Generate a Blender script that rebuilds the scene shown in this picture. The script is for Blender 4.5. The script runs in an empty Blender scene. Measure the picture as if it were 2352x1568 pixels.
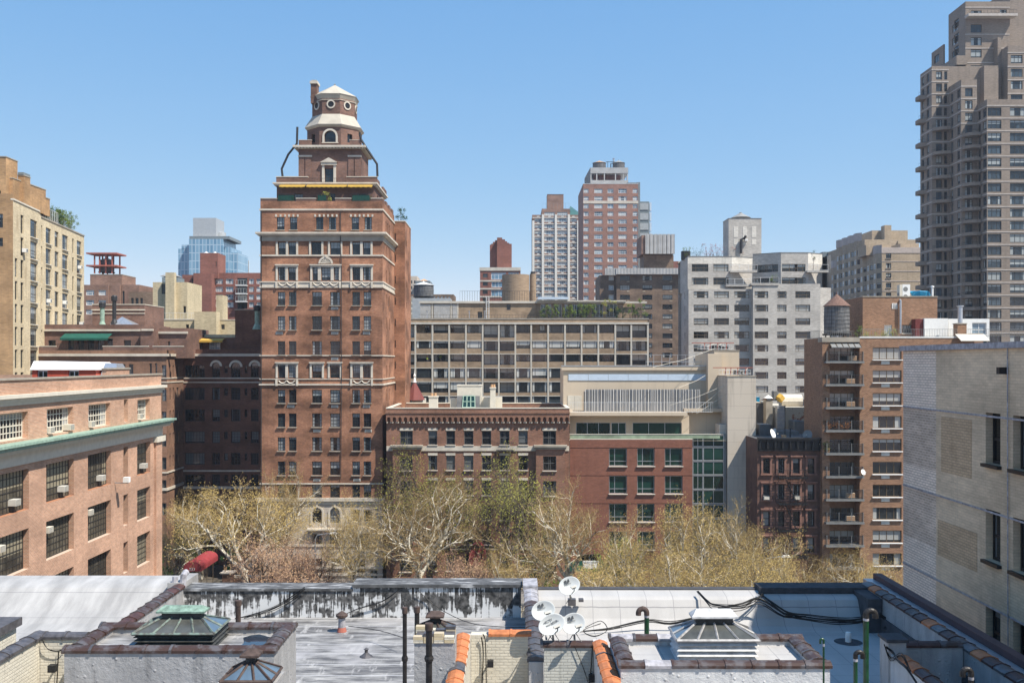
import bpy, math, random
from mathutils import Vector, Matrix
random.seed(7)
C = bpy.context.scene.collection
F = 2286.7; CX = 1176.0; HY = 830.0; CZ = 29.0      # focal length in 2352-wide pixels, principal column, horizon row, eye height
def X(px, Y): return (px - CX) / F * Y
def Z(py, Y): return CZ - (py - HY) / F * Y
def YX(px, x): return x * F / (px - CX)
R = math.radians
# ------------------------------------------------------------------ node helpers
class NT:
    def __init__(s, name):
        s.m = bpy.data.materials.new(name); s.m.use_nodes = True
        s.t = s.m.node_tree; s.t.nodes.clear()
        s.out = s.n('ShaderNodeOutputMaterial'); s.b = s.n('ShaderNodeBsdfPrincipled')
        s.l(s.b.outputs[0], s.out.inputs[0])
    def n(s, k, **kw):
        o = s.t.nodes.new(k)
        for a, v in kw.items(): setattr(o, a, v)
        return o
    def l(s, a, b): s.t.links.new(a, b)
    def set(s, node, i, v):
        if hasattr(v, 'is_output') or isinstance(v, bpy.types.NodeSocket): s.l(v, node.inputs[i])
        else: node.inputs[i].default_value = v
    def math(s, op, a, b=0.0, c=0.0, clamp=False):
        o = s.n('ShaderNodeMath', operation=op, use_clamp=clamp); s.set(o, 0, a); s.set(o, 1, b); s.set(o, 2, c); return o.outputs[0]
    def mix(s, f, a, b, mode='MIX'):
        o = s.n('ShaderNodeMix', data_type='RGBA', blend_type=mode); s.set(o, 0, f)
        s.set(o, 6, c4(a)); s.set(o, 7, c4(b)); return o.outputs[2]
    def noise(s, vec, scale, detail=3, rough=.55):
        o = s.n('ShaderNodeTexNoise'); s.l(vec, o.inputs['Vector']); o.inputs['Scale'].default_value = scale
        o.inputs['Detail'].default_value = detail; o.inputs['Roughness'].default_value = rough; return o.outputs[0]
    def ramp(s, f, lo, hi):
        o = s.n('ShaderNodeMapRange'); s.set(o, 0, f); o.inputs[1].default_value = lo; o.inputs[2].default_value = hi; return o.outputs[0]
    def pos(s): return s.n('ShaderNodeNewGeometry').outputs['Position']
    def scale(s, v, k):
        o = s.n('ShaderNodeVectorMath', operation='MULTIPLY'); s.l(v, o.inputs[0]); o.inputs[1].default_value = k; return o.outputs[0]
    def walluv(s):
        g = s.n('ShaderNodeNewGeometry'); cr = s.n('ShaderNodeVectorMath', operation='CROSS_PRODUCT')
        cr.inputs[0].default_value = (0, 0, 1); s.l(g.outputs['Normal'], cr.inputs[1])
        d = s.n('ShaderNodeVectorMath', operation='DOT_PRODUCT'); s.l(g.outputs['Position'], d.inputs[0]); s.l(cr.outputs[0], d.inputs[1])
        sp = s.n('ShaderNodeSeparateXYZ'); s.l(g.outputs['Position'], sp.inputs[0])
        cb = s.n('ShaderNodeCombineXYZ'); s.l(d.outputs['Value'], cb.inputs[0]); s.l(sp.outputs[2], cb.inputs[1]); return cb.outputs[0]
    def bump(s, h, st=.4, dist=.02):
        o = s.n('ShaderNodeBump'); o.inputs['Strength'].default_value = st; o.inputs['Distance'].default_value = dist
        s.l(h, o.inputs['Height']); s.l(o.outputs[0], s.b.inputs['Normal'])
    def fin(s, col=None, rough=.8, metal=0, spec=.3):
        if col is not None: s.set(s.b, 'Base Color', c4(col))
        s.set(s.b, 'Roughness', rough); s.set(s.b, 'Metallic', metal); s.b.inputs['Specular IOR Level'].default_value = spec
        return s.m
def c4(c):
    return (c[0], c[1], c[2], 1.0) if isinstance(c, (tuple, list)) and len(c) == 3 else c
def plain(name, c, rough=.75, metal=0, var=.12, sc=1.5, spec=.3, bump=0):
    t = NT(name); n = t.noise(t.pos(), sc, 4)
    col = t.mix(t.ramp(n, .3, .7), [v * (1 - var) for v in c], [v * (1 + var) for v in c])
    if bump: t.bump(t.noise(t.pos(), sc * 6, 4), bump, .03)
    return t.fin(col, rough, metal, spec)
def brick(name, c1, c2, mort, bw=.21, bh=.075, ms=.012, var=.25, streak=.25, bias=0.0, rough=.85, stain=None):
    t = NT(name); uv = t.walluv()
    b = t.n('ShaderNodeTexBrick'); t.l(uv, b.inputs['Vector']); b.inputs['Scale'].default_value = 1
    b.inputs['Brick Width'].default_value = bw; b.inputs['Row Height'].default_value = bh
    b.inputs['Mortar Size'].default_value = ms; b.inputs['Mortar Smooth'].default_value = .3; b.inputs['Bias'].default_value = bias
    b.inputs['Color1'].default_value = c4(c1); b.inputs['Color2'].default_value = c4(c2); b.inputs['Mortar'].default_value = c4(mort)
    n = t.noise(t.scale(uv, (.18, .32, 1)), 1, 5, .6)
    col = t.mix(1, b.outputs[0], t.mix(t.ramp(n, .38, .64), (1 - var,) * 3, (1 + var * .6,) * 3), 'MULTIPLY')
    n2 = t.noise(t.scale(uv, (1.3, .09, 1)), 1, 4, .6)
    col = t.mix(t.ramp(n2, .52, .8), col, t.mix(1, col, (1 - streak,) * 3, 'MULTIPLY'))
    n3 = t.noise(t.scale(uv, (1.4, 4.0, 1)), 1, 3, .6)
    col = t.mix(1, col, t.mix(t.ramp(n3, .3, .7), (.86,) * 3, (1.14,) * 3), 'MULTIPLY')
    if stain:
        n4 = t.noise(t.scale(uv, (.5, .12, 1)), 1.3, 4, .6); col = t.mix(t.ramp(n4, .58, .75), col, stain)
    return t.fin(col, rough, 0, .2)
def panel(name, c, pw, ph, joint, var=.1, stain=.35, off=0.0, ms=.02):
    t = NT(name); uv = t.walluv()
    b = t.n('ShaderNodeTexBrick'); t.l(uv, b.inputs['Vector']); b.inputs['Scale'].default_value = 1; b.offset = off
    b.inputs['Brick Width'].default_value = pw; b.inputs['Row Height'].default_value = ph; b.inputs['Mortar Size'].default_value = ms
    b.inputs['Color1'].default_value = c4([v * (1 - var * .5) for v in c]); b.inputs['Color2'].default_value = c4([v * (1 + var * .5) for v in c]); b.inputs['Mortar'].default_value = c4(joint)
    n = t.noise(t.scale(uv, (.9, .11, 1)), 1, 5, .6)
    col = t.mix(t.ramp(n, .5, .8), b.outputs[0], t.mix(1, b.outputs[0], (1 - stain,) * 3, 'MULTIPLY'))
    return t.fin(col, .8, 0, .2)
def glass(name, dark, pale=(.42, .44, .43), pb=.4, refl_tint=(.1, .14, .17), rough=.04, spec=.6, pc=.3, refl=.35):
    t = NT(name); uv = t.n('ShaderNodeUVMap'); sp = t.n('ShaderNodeSeparateXYZ'); t.l(uv.outputs[0], sp.inputs[0])
    fx = t.math('FRACT', sp.outputs[0]); k = t.math('FLOOR', sp.outputs[0]); v = sp.outputs[1]
    oi = t.n('ShaderNodeObjectInfo'); w = t.n('ShaderNodeTexWhiteNoise', noise_dimensions='1D')
    t.l(t.math('ADD', t.math('MULTIPLY', k, 13.71), t.math('MULTIPLY', oi.outputs['Random'], 97.3)), w.inputs['W'])
    s3 = t.n('ShaderNodeSeparateColor'); t.l(w.outputs['Color'], s3.inputs[0]); r1, r2, r3 = s3.outputs[0], s3.outputs[1], s3.outputs[2]
    base = t.mix(t.math('MULTIPLY', r2, r2), dark, refl_tint)  # per-pane tone puts stronger reflection into the glass colour
    wob = t.noise(t.scale(t.pos(), (1, 1, .6)), 1.1, 3)          # noise patches of painted reflection in the pane colour
    base = t.mix(t.math('MULTIPLY', t.ramp(wob, .5, .72), refl), base, [min(1, q * 2.2 + .03) for q in refl_tint])
    blind = t.math('MULTIPLY', t.math('LESS_THAN', r1, pb), t.math('GREATER_THAN', v, t.math('SUBTRACT', .85, t.math('MULTIPLY', r3, .95))))
    fold = t.math('MULTIPLY', t.math('SINE', t.math('MULTIPLY', fx, 60)), .06)
    pc_ = t.mix(t.math('ADD', t.math('MULTIPLY', r3, .5), fold, clamp=True), pale, [q * .55 for q in pale])
    col = t.mix(blind, base, pc_)
    side = t.math('GREATER_THAN', t.math('ABSOLUTE', t.math('SUBTRACT', fx, .5)), t.math('ADD', .18, t.math('MULTIPLY', r2, .25)))
    cur = t.math('MULTIPLY', t.math('GREATER_THAN', r1, 1 - pc), side)
    col = t.mix(cur, col, pc_)
    return t.fin(col, rough, 0, spec)
# ------------------------------------------------------------------ mesh builder
class MB:
    def __init__(s): s.v = []; s.f = []; s.m = []; s.uv = {}; s.smooth = False
    def face(s, pts, mat, uv=None):
        i = len(s.v); s.v += [tuple(p) for p in pts]; s.f.append(tuple(range(i, i + len(pts)))); s.m.append(mat)
        if uv: s.uv[len(s.f) - 1] = uv
    def mesh(s, pts, faces, mat):
        i = len(s.v); s.v += [tuple(p) for p in pts]
        for q in faces: s.f.append(tuple(i + a for a in q)); s.m.append(mat)
    def box(s, x0, x1, y0, y1, z0, z1, mat):
        if x0 > x1: x0, x1 = x1, x0
        if y0 > y1: y0, y1 = y1, y0
        if z0 > z1: z0, z1 = z1, z0
        s.mesh([(x0, y0, z0), (x1, y0, z0), (x1, y1, z0), (x0, y1, z0), (x0, y0, z1), (x1, y0, z1), (x1, y1, z1), (x0, y1, z1)],
               [(3, 2, 1, 0), (4, 5, 6, 7), (0, 1, 5, 4), (1, 2, 6, 5), (2, 3, 7, 6), (3, 0, 4, 7)], mat)
    def obox(s, p, u, n, u0, u1, n0, n1, z0, z1, mat):       # box along a wall: u = along, n = outward
        if n0 > n1: n0, n1 = n1, n0
        P = lambda a, b, z: (p[0] + u[0] * a + n[0] * b, p[1] + u[1] * a + n[1] * b, z)
        s.mesh([P(u0, n1, z0), P(u1, n1, z0), P(u1, n0, z0), P(u0, n0, z0), P(u0, n1, z1), P(u1, n1, z1), P(u1, n0, z1), P(u0, n0, z1)],
               [(3, 2, 1, 0), (4, 5, 6, 7), (0, 1, 5, 4), (1, 2, 6, 5), (2, 3, 7, 6), (3, 0, 4, 7)], mat)
    def tube(s, pts, rad, mat, n=6, cap=True):
        if not hasattr(rad, '__len__'): rad = [rad] * len(pts)
        base = len(s.v); pts = [Vector(p) for p in pts]; ref = None
        for i, p in enumerate(pts):
            d = (pts[min(i + 1, len(pts) - 1)] - pts[max(i - 1, 0)])
            if d.length < 1e-9: d = Vector((0, 0, 1))
            d.normalize()
            if ref is None: ref = Vector((1, 0, 0)) if abs(d.x) < .9 else Vector((0, 1, 0))
            a = d.cross(ref)
            if a.length < 1e-4: a = d.cross(Vector((0.3, 1, 0.2)))
            a.normalize(); ref = a.cross(d)
            for k in range(n):
                t = 2 * math.pi * k / n; q = p + (a * math.cos(t) + ref * math.sin(t)) * rad[i]; s.v.append((q.x, q.y, q.z))
        for i in range(len(pts) - 1):
            for k in range(n):
                a0 = base + i * n + k; b0 = base + i * n + (k + 1) % n
                s.f.append((a0, b0, b0 + n, a0 + n)); s.m.append(mat)
        if cap and n > 2:
            s.f.append(tuple(base + k for k in range(n))[::-1]); s.m.append(mat)
            s.f.append(tuple(base + (len(pts) - 1) * n + k for k in range(n))); s.m.append(mat)
    def lathe(s, cx, cy, prof, mat, n=24, a0=0.0, a1=2 * math.pi):       # prof: [(r, z)]
        full = abs(a1 - a0 - 2 * math.pi) < 1e-6; m = n if full else n + 1; base = len(s.v)
        for r, z in prof:
            for k in range(m):
                t = a0 + (a1 - a0) * k / n; s.v.append((cx + r * math.cos(t), cy + r * math.sin(t), z))
        for i in range(len(prof) - 1):
            for k in range(n):
                b = (k + 1) % m; s.f.append((base + i * m + k, base + i * m + b, base + (i + 1) * m + b, base + (i + 1) * m + k)); s.m.append(mat)
    def frustum(s, cx, cy, w0, d0, z0, w1, d1, z1, mat):
        P = [(-1, -1), (1, -1), (1, 1), (-1, 1)]
        s.mesh([(cx + a * w0 / 2, cy + b * d0 / 2, z0) for a, b in P] + [(cx + a * w1 / 2, cy + b * d1 / 2, z1) for a, b in P],
               [(3, 2, 1, 0), (4, 5, 6, 7), (0, 1, 5, 4), (1, 2, 6, 5), (2, 3, 7, 6), (3, 0, 4, 7)], mat)
    def prism(s, poly, z0, z1, mat, cap=None):              # poly counter-clockwise [(x, y)]
        n = len(poly)
        for i in range(n):
            a, b = poly[i], poly[(i + 1) % n]
            s.face([(a[0], a[1], z0), (b[0], b[1], z0), (b[0], b[1], z1), (a[0], a[1], z1)], mat)
        s.face([(p[0], p[1], z1) for p in poly], cap or mat)
    def build(s, name, parent=None, loc=(0, 0, 0), smooth=False):
        me = bpy.data.meshes.new(name); L = Vector(loc)
        me.from_pydata([(a - L.x, b - L.y, c - L.z) for a, b, c in s.v], [], s.f)
        mats = []; idx = []
        for m in s.m:
            if m not in mats: mats.append(m)
            idx.append(mats.index(m))
        for m in mats: me.materials.append(m)
        me.polygons.foreach_set('material_index', idx)
        if smooth: me.polygons.foreach_set('use_smooth', [True] * len(me.polygons))
        if s.uv:
            lay = me.uv_layers.new(name='UVMap')
            for fi, uv in s.uv.items():
                p = me.polygons[fi]
                for j, li in enumerate(p.loop_indices): lay.data[li].uv = uv[j]
        me.update()
        o = bpy.data.objects.new(name, me); C.objects.link(o)
        if parent is not None: o.parent = parent
        else: o.location = L
        return o
def tag(o, label=None, cat=None, group=None, kind=None):
    if label: o['label'] = label
    if cat: o['category'] = cat
    if group: o['group'] = group
    if kind: o['kind'] = kind
    return o
def empty(name, loc, label, cat, group=None, rz=0):
    o = bpy.data.objects.new(name, None); o.location = loc; o.rotation_euler = (0, 0, rz); o.empty_display_size = .5
    C.objects.link(o); return tag(o, label, cat, group)
def single(name, mb, label, cat, group=None, loc=(0, 0, 0), smooth=False):
    return tag(mb.build(name, None, loc, smooth), label, cat, group)
def copy_tree(o, parent=None):
    c = o.copy(); C.objects.link(c)
    if parent is not None: c.parent = parent
    for ch in [q for q in bpy.data.objects if q.parent == o]: copy_tree(ch, c)
    return c
def text_mb(txt, size, mat):                                 # lettering as a thin mesh in the XZ plane, centred
    cu = bpy.data.curves.new('lettering', 'FONT'); cu.body = txt; cu.size = size; cu.align_x = 'CENTER'; cu.align_y = 'CENTER'; cu.extrude = .002
    cu.resolution_u = 3
    o = bpy.data.objects.new('lettering', cu); C.objects.link(o); bpy.context.view_layer.update()
    me = bpy.data.meshes.new_from_object(o.evaluated_get(bpy.context.evaluated_depsgraph_get()))
    bpy.data.objects.remove(o); bpy.data.curves.remove(cu)
    mb = MB(); mb.mesh([(v.co.x, -v.co.z, v.co.y) for v in me.vertices], [tuple(p.vertices) for p in me.polygons], mat)
    bpy.data.meshes.remove(me); return mb
# ------------------------------------------------------------------ materials
M = {}
M['redbrick'] = brick('red_brick', (.42, .19, .1), (.29, .12, .065), (.22, .15, .11), var=.5, streak=.35)
M['redbrick_top'] = brick('worn_red_brick', (.23, .11, .075), (.14, .075, .06), (.2, .15, .12), var=.35)
M['schoolbrick'] = brick('salmon_brick', (.52, .255, .145), (.39, .18, .1), (.52, .4, .31), .24, .1, .02, var=.18, streak=.15)
M['wingbrick'] = brick('wing_brick', (.29, .14, .085), (.2, .1, .06), (.25, .18, .13), var=.3)
M['shadewing'] = brick('shaded_wing_brick', (.2, .085, .05), (.13, .055, .035), (.15, .09, .07), var=.3)  # darker copy of the wing brick, courtyard shade put into its colour
M['midbrick'] = brick('maroon_brick', (.29, .125, .075), (.19, .08, .05), (.27, .19, .14), var=.25)
M['modbrick'] = brick('smooth_red_brick', (.28, .12, .075), (.22, .092, .058), (.18, .08, .06), var=.12, streak=.1)
M['balbrick'] = brick('orange_brown_brick', (.31, .155, .085), (.2, .095, .05), (.36, .26, .18), .32, .13, .018, var=.12, streak=.15)
M['brownbrick'] = brick('grey_brown_brick', (.23, .155, .105), (.155, .1, .07), (.2, .15, .11), .4, .12, .02, var=.3)
M['gridbrick'] = brick('tan_roman_brick', (.36, .26, .17), (.28, .2, .13), (.3, .22, .15), .6, .1, .01, var=.25)
M['greybrick'] = brick('pale_grey_brick', (.52, .49, .44), (.42, .39, .345), (.36, .33, .3), .6, .12, .012, var=.14, streak=.12)
M['whitebrick'] = brick('white_brick_patch', (.72, .68, .6), (.6, .56, .49), (.5, .46, .4), .6, .12, .012, var=.1)
M['orangetower'] = brick('rosy_brick', (.34, .17, .125), (.26, .125, .09), (.3, .2, .16), .4, .12, .02, var=.15)
M['farred'] = brick('far_red_brick', (.27, .1, .075), (.2, .075, .055), (.24, .14, .11), .4, .14, .02, var=.15)
M['farbrown'] = brick('far_brown_brick', (.3, .17, .12), (.22, .12, .085), (.25, .18, .14), .4, .14, .02, var=.25)
M['cream'] = brick('cream_brick', (.7, .58, .38), (.6, .49, .32), (.5, .42, .3), .4, .13, .012, var=.14, streak=.2, stain=(.42, .32, .2))
M['orangecream'] = brick('orange_cream_brick', (.5, .3, .14), (.42, .25, .12), (.42, .3, .2), .4, .13, .012, var=.3)
M['yellowbrick'] = brick('yellow_brick', (.6, .5, .32), (.52, .43, .27), (.5, .42, .3), .4, .13, .012, var=.1)
M['tan'] = brick('tan_brick', (.45, .36, .255), (.39, .31, .22), (.34, .27, .2), .6, .2, .01, var=.12)
M['tanband'] = plain('tan_band', (.46, .4, .36))
M['skyscraper'] = brick('taupe_brick', (.265, .215, .172), (.235, .19, .152), (.255, .21, .17), .5, .15, .01, var=.1)
M['skyband'] = plain('pale_band', (.44, .39, .34))
M['limestone'] = panel('limestone', (.52, .45, .37), 1.6, .55, (.33, .28, .23), .06, .3, .5, .015)
M['stonetrim'] = plain('stone_trim', (.56, .5, .41), var=.15, sc=.9)
M['darkstone'] = plain('weathered_stone', (.34, .3, .24), var=.2, sc=.9)
M['concrete'] = panel('concrete_panel', (.56, .49, .4), 3.1, 1.55, (.4, .34, .28), .05, .5)
M['gridconc'] = plain('grid_concrete', (.5, .46, .39), var=.12, sc=.8)
M['beige'] = panel('beige_stucco', (.56, .46, .34), 5.2, 3.3, (.42, .34, .25), .04, .12, 0, .015)
M['brownstone'] = plain('brownstone', (.14, .074, .054), var=.3, sc=1.2)
M['brownstonelight'] = plain('brownstone_trim', (.22, .115, .085), var=.2, sc=1.5)
M['white'] = plain('white_paint', (.78, .77, .73), var=.06, sc=2)
M['offwhite'] = plain('cream_paint', (.62, .57, .47), var=.08, sc=2)
M['blueband'] = plain('pale_blue_panel', (.5, .58, .66), rough=.35, var=.05)
M['black'] = plain('black_paint', (.012, .012, .013), rough=.45, var=.3, sc=4, spec=.4)
M['iron'] = plain('dark_iron', (.03, .03, .032), rough=.5, var=.2)
M['bronze'] = plain('bronze_frame', (.14, .1, .06), rough=.45, var=.15, metal=.2)
M['steel'] = plain('galvanised_steel', (.5, .52, .54), rough=.35, metal=.7, var=.12, sc=3)
M['rail'] = plain('pale_railing', (.66, .66, .64), rough=.5)
M['frame_dark'] = plain('dark_frame', (.035, .033, .03), rough=.5)
M['frame_grey'] = plain('grey_frame', (.2, .2, .19), rough=.5)
M['frame_light'] = plain('light_frame', (.6, .58, .52), rough=.5)
M['frame_muntin'] = plain('weathered_frame', (.1, .1, .095), rough=.5)
M['copper'] = plain('green_copper', (.25, .35, .28), rough=.7, var=.25, sc=3)
M['green'] = plain('green_awning', (.012, .085, .06), var=.15)
M['yellow'] = plain('yellow_canvas', (.55, .34, .06), var=.1)
M['redpaint'] = plain('red_paint', (.45, .07, .035), var=.15)
M['rust'] = plain('rust_red_steel', (.36, .12, .085), var=.15)
M['canopyred'] = plain('red_canvas', (.27, .04, .045), var=.15)
M['roof'] = plain('roof_felt', (.3, .28, .25), var=.25, sc=.6)
M['roofdark'] = plain('dark_roof_felt', (.1, .1, .1), var=.3, sc=.8)
M['rooftan'] = plain('pale_roof', (.5, .45, .36), var=.15, sc=.6)
M['tank'] = None
t = NT('tank_wood'); p = t.pos(); n = t.noise(t.scale(p, (9, 9, .4)), 1, 4); t.fin(t.mix(t.ramp(n, .3, .7), (.055, .055, .058), (.2, .2, .2)), .85); M['tank'] = t.m
t = NT('shingle'); uv = t.pos(); n = t.noise(t.scale(uv, (2.4, 2.4, 4)), 2, 4); t.fin(t.mix(t.ramp(n, .3, .7), (.1, .06, .045), (.22, .13, .1)), .9); M['shingle'] = t.m
M['conetan'] = plain('tan_cone', (.5, .3, .16)); M['conegrey'] = plain('grey_cone', (.25, .25, .24), var=.2, sc=3)
t = NT('corrugated_metal'); uv = t.walluv(); sp = t.n('ShaderNodeSeparateXYZ'); t.l(uv, sp.inputs[0])
w = t.math('SINE', t.math('MULTIPLY', sp.outputs[0], 15)); t.bump(w, .6, .1); t.fin(t.mix(t.ramp(t.noise(t.pos(), .5), .3, .7), (.4, .39, .37), (.5, .49, .47)), .55, .1); M['corr'] = t.m
M['g_old'] = glass('old_sash_glass', (.007, .008, .01), (.32, .34, .34), .45, (.03, .045, .055), refl=.25)
M['g_dark'] = glass('dark_sash_glass', (.008, .009, .01), (.16, .17, .17), .2, (.025, .03, .035), pc=.1, refl=.15)
M['g_office'] = glass('clear_glass', (.015, .02, .026), (.4, .42, .4), .3, (.06, .085, .105), refl=.3)
M['g_pale'] = glass('pale_glass', (.08, .11, .14), (.6, .62, .6), .55, (.22, .3, .36), refl=.4)
M['g_blue'] = glass('blue_glass', (.1, .19, .27), (.5, .58, .64), .25, (.2, .32, .42), refl=.5)
M['g_green'] = glass('green_glass', (.005, .018, .014), (.015, .055, .042), .5, (.006, .03, .023), pc=.1, refl=.3)
M['g_grid'] = glass('loggia_glass', (.01, .011, .011), (.56, .56, .52), .5, (.04, .05, .055), refl=.25, pc=.4)
M['g_screen'] = glass('screened_glass', (.03, .026, .02), (.3, .26, .18), .5, (.1, .085, .06), rough=.5, spec=.2, refl=.5)
M['g_room'] = glass('balcony_glass', (.008, .009, .009), (.4, .4, .37), .36, (.035, .042, .048), refl=.2)
# ------------------------------------------------------------------ windows
STY = {  # style: vertical bars, horizontal bars, frame width, frame material, glass, bar width, sill material
 'tower': ((.33, .67), (.25, .5, .75), .07, 'frame_dark', 'g_old', .03, 'darkstone'),
 'towerns': ((.33, .67), (.25, .5, .75), .07, 'frame_dark', 'g_old', .03, None),
 'sash': ((), (.5,), .07, 'frame_dark', 'g_old', .05, None),
 'narrow': ((), (.5,), .06, 'frame_dark', 'g_dark', .04, None),
 'dark': ((.33, .67), (.25, .5, .75), .08, 'frame_dark', 'g_dark', .035, None),
 'dark3': ((.14, .28, .42, .58, .72, .86), (.33, .66), .08, 'frame_dark', 'g_dark', .03, None),
 'cream2': ((.33, .67), (.5,), .09, 'frame_muntin', 'g_old', .06, None),
 'cream3': ((.25, .5, .75), (.33, .5), .09, 'frame_muntin', 'g_old', .05, 'offwhite'),
 'school': ((.1, .22, .33, .45, .56, .67, .78, .89), (.16, .33, .5, .66, .83), .06, 'frame_dark', 'g_screen', .05, 'offwhite'),
 'schooln': ((.5,), (.16, .33, .5, .66, .83), .06, 'frame_dark', 'g_screen', .05, 'offwhite'),
 'schooltop': ((.11, .22, .33, .44, .56, .67, .78, .89), (.25, .5, .75), .12, 'offwhite', 'g_old', .07, 'offwhite'),
 'schooltopn': ((.5,), (.25, .5, .75), .1, 'offwhite', 'g_old', .07, 'offwhite'),
 'grey3': ((.25, .75), (.5,), .09, 'bronze', 'g_room', .07, None),
 'grey2': ((.5,), (.4,), .09, 'bronze', 'g_room', .07, None),
 'white3': ((.22, .78), (.5,), .1, 'white', 'g_pale', .08, None),
 'white2': ((.5,), (.4,), .1, 'white', 'g_pale', .08, None),
 'band': ((.2, .4, .6, .8), (), .08, 'white', 'g_pale', .07, None),
 'red2': ((.33, .67), (.3,), .1, 'rail', 'g_pale', .08, None),
 'brown3': ((.25, .75), (.55,), .1, 'frame_dark', 'g_room', .08, None),
 'tan': ((.5,), (), .1, 'frame_dark', 'g_office', .12, 'tanband'),
 'sky3': ((.33, .67), (.72,), .12, 'frame_dark', 'g_office', .1, None),
 'sky2': ((.5,), (.72,), .12, 'frame_dark', 'g_office', .1, None),
 'modern': ((.32,), (.27,), .09, 'steel', 'g_green', .09, 'steel'),
 'curtain': ((.33, .66), (), .07, 'steel', 'g_green', .07, None),
 'door': ((.5,), (), .09, 'steel', 'g_green', .08, None),
 'room4': ((.25, .5, .75), (), .08, 'bronze', 'g_room', .07, 'white'),
 'grid': ((.2, .8), (.1,), .07, 'frame_dark', 'g_grid', .06, None),
 'grid2': ((.5,), (.1,), .07, 'frame_dark', 'g_grid', .06, None),
 'mid': ((), (.5,), .09, 'frame_muntin', 'g_dark', .06, 'stonetrim'),
 'mid2': ((.44, .56), (.5,), .09, 'frame_muntin', 'g_dark', .07, 'stonetrim'),
 'bs': ((), (.5,), .09, 'frame_dark', 'g_old', .06, None),
 'slide': ((.33, .67), (), .07, 'frame_dark', 'g_room', .06, None),
 'near': ((), (.48,), .1, 'black', 'g_dark', .09, 'black'),
 'blue': ((.25, .5, .75), (), .12, 'rail', 'g_blue', .1, None),
 'fr': ((.25, .5, .75), (.2, .4, .6, .8), .09, 'frame_dark', 'g_old', .04, None),
}
_cache = {}
def pane_mb(mb, w, h, st, P, arch=False):
    vb, hb, t, fm, gm, bw, sill = STY[st]; k = random.randint(0, 9)
    if not arch:
        mb.face([P(-w / 2, 0, 0), P(w / 2, 0, 0), P(w / 2, 0, h), P(-w / 2, 0, h)], M[gm], [(k + .001, 0), (k + .999, 0), (k + .999, 1), (k + .001, 1)])
    else:
        r = w / 2; pts = [(-r, 0), (r, 0)] + [(r * math.cos(a * math.pi / 10), h - r + r * math.sin(a * math.pi / 10)) for a in range(0, 11)]
        mb.face([P(a, 0, b) for a, b in pts], M[gm], [(k + .5 + a / w * .99, b / h) for a, b in pts])
def bars_mb(mb, w, h, st, B, arch=False):
    vb, hb, t, fm, gm, bw, sill = STY[st]; m = M[fm]; hh = h - w / 2 if arch else h
    B(-w / 2, -w / 2 + t, -.04, .02, 0, hh, m); B(w / 2 - t, w / 2, -.04, .02, 0, hh, m); B(-w / 2 + t, w / 2 - t, -.04, .02, 0, t, m)
    if not arch: B(-w / 2 + t, w / 2 - t, -.04, .02, h - t, h, m)
    for v in vb: B(-w / 2 + v * w - bw / 2, -w / 2 + v * w + bw / 2, -.03, .015, t, hh - (0 if arch else t), m)
    for v in hb: B(-w / 2 + t, w / 2 - t, -.034 if v != .5 else -.04, .012, v * hh - bw / 2 * (1.6 if v == .5 else 1), v * hh + bw / 2, m)
def window(b, x, y, z, ang, w, h, st, split=True, arch=False):
    key = (round(w, 2), round(h, 2), st, split, arch)
    if key not in _cache:
        I = lambda a, c, d: (a, c, d)
        g = MB(); pane_mb(g, w, h, st, I, arch); f = MB() if split else g; bars_mb(f, w, h, st, lambda a, c, d, e, g0, g1, m: f.box(a, c, d, e, g0, g1, m), arch)
        s = None
        sill = STY[st][6]
        if sill:
            s = MB() if split else g; s.box(-w / 2 - .08, w / 2 + .08, -.42, -.012, -.11, -.004, M[sill])
        out = []
        for q, nm in ((g, 'window'), (f if split else None, 'frame'), (s if split else None, 'sill')):
            if q is None: out.append(None); continue
            o = q.build(nm); out.append(o.data); bpy.data.objects.remove(o)
        _cache[key] = out
    a = _cache[key]
    o = bpy.data.objects.new('window', a[0]); C.objects.link(o); o.parent = b.e; o.location = (x - b.loc[0], y - b.loc[1], z); o.rotation_euler = (0, 0, ang)
    for q, nm in ((a[1], 'frame'), (a[2], 'sill')):
        if q:
            c = bpy.data.objects.new(nm, q); C.objects.link(c); c.parent = o
    return o
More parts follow.
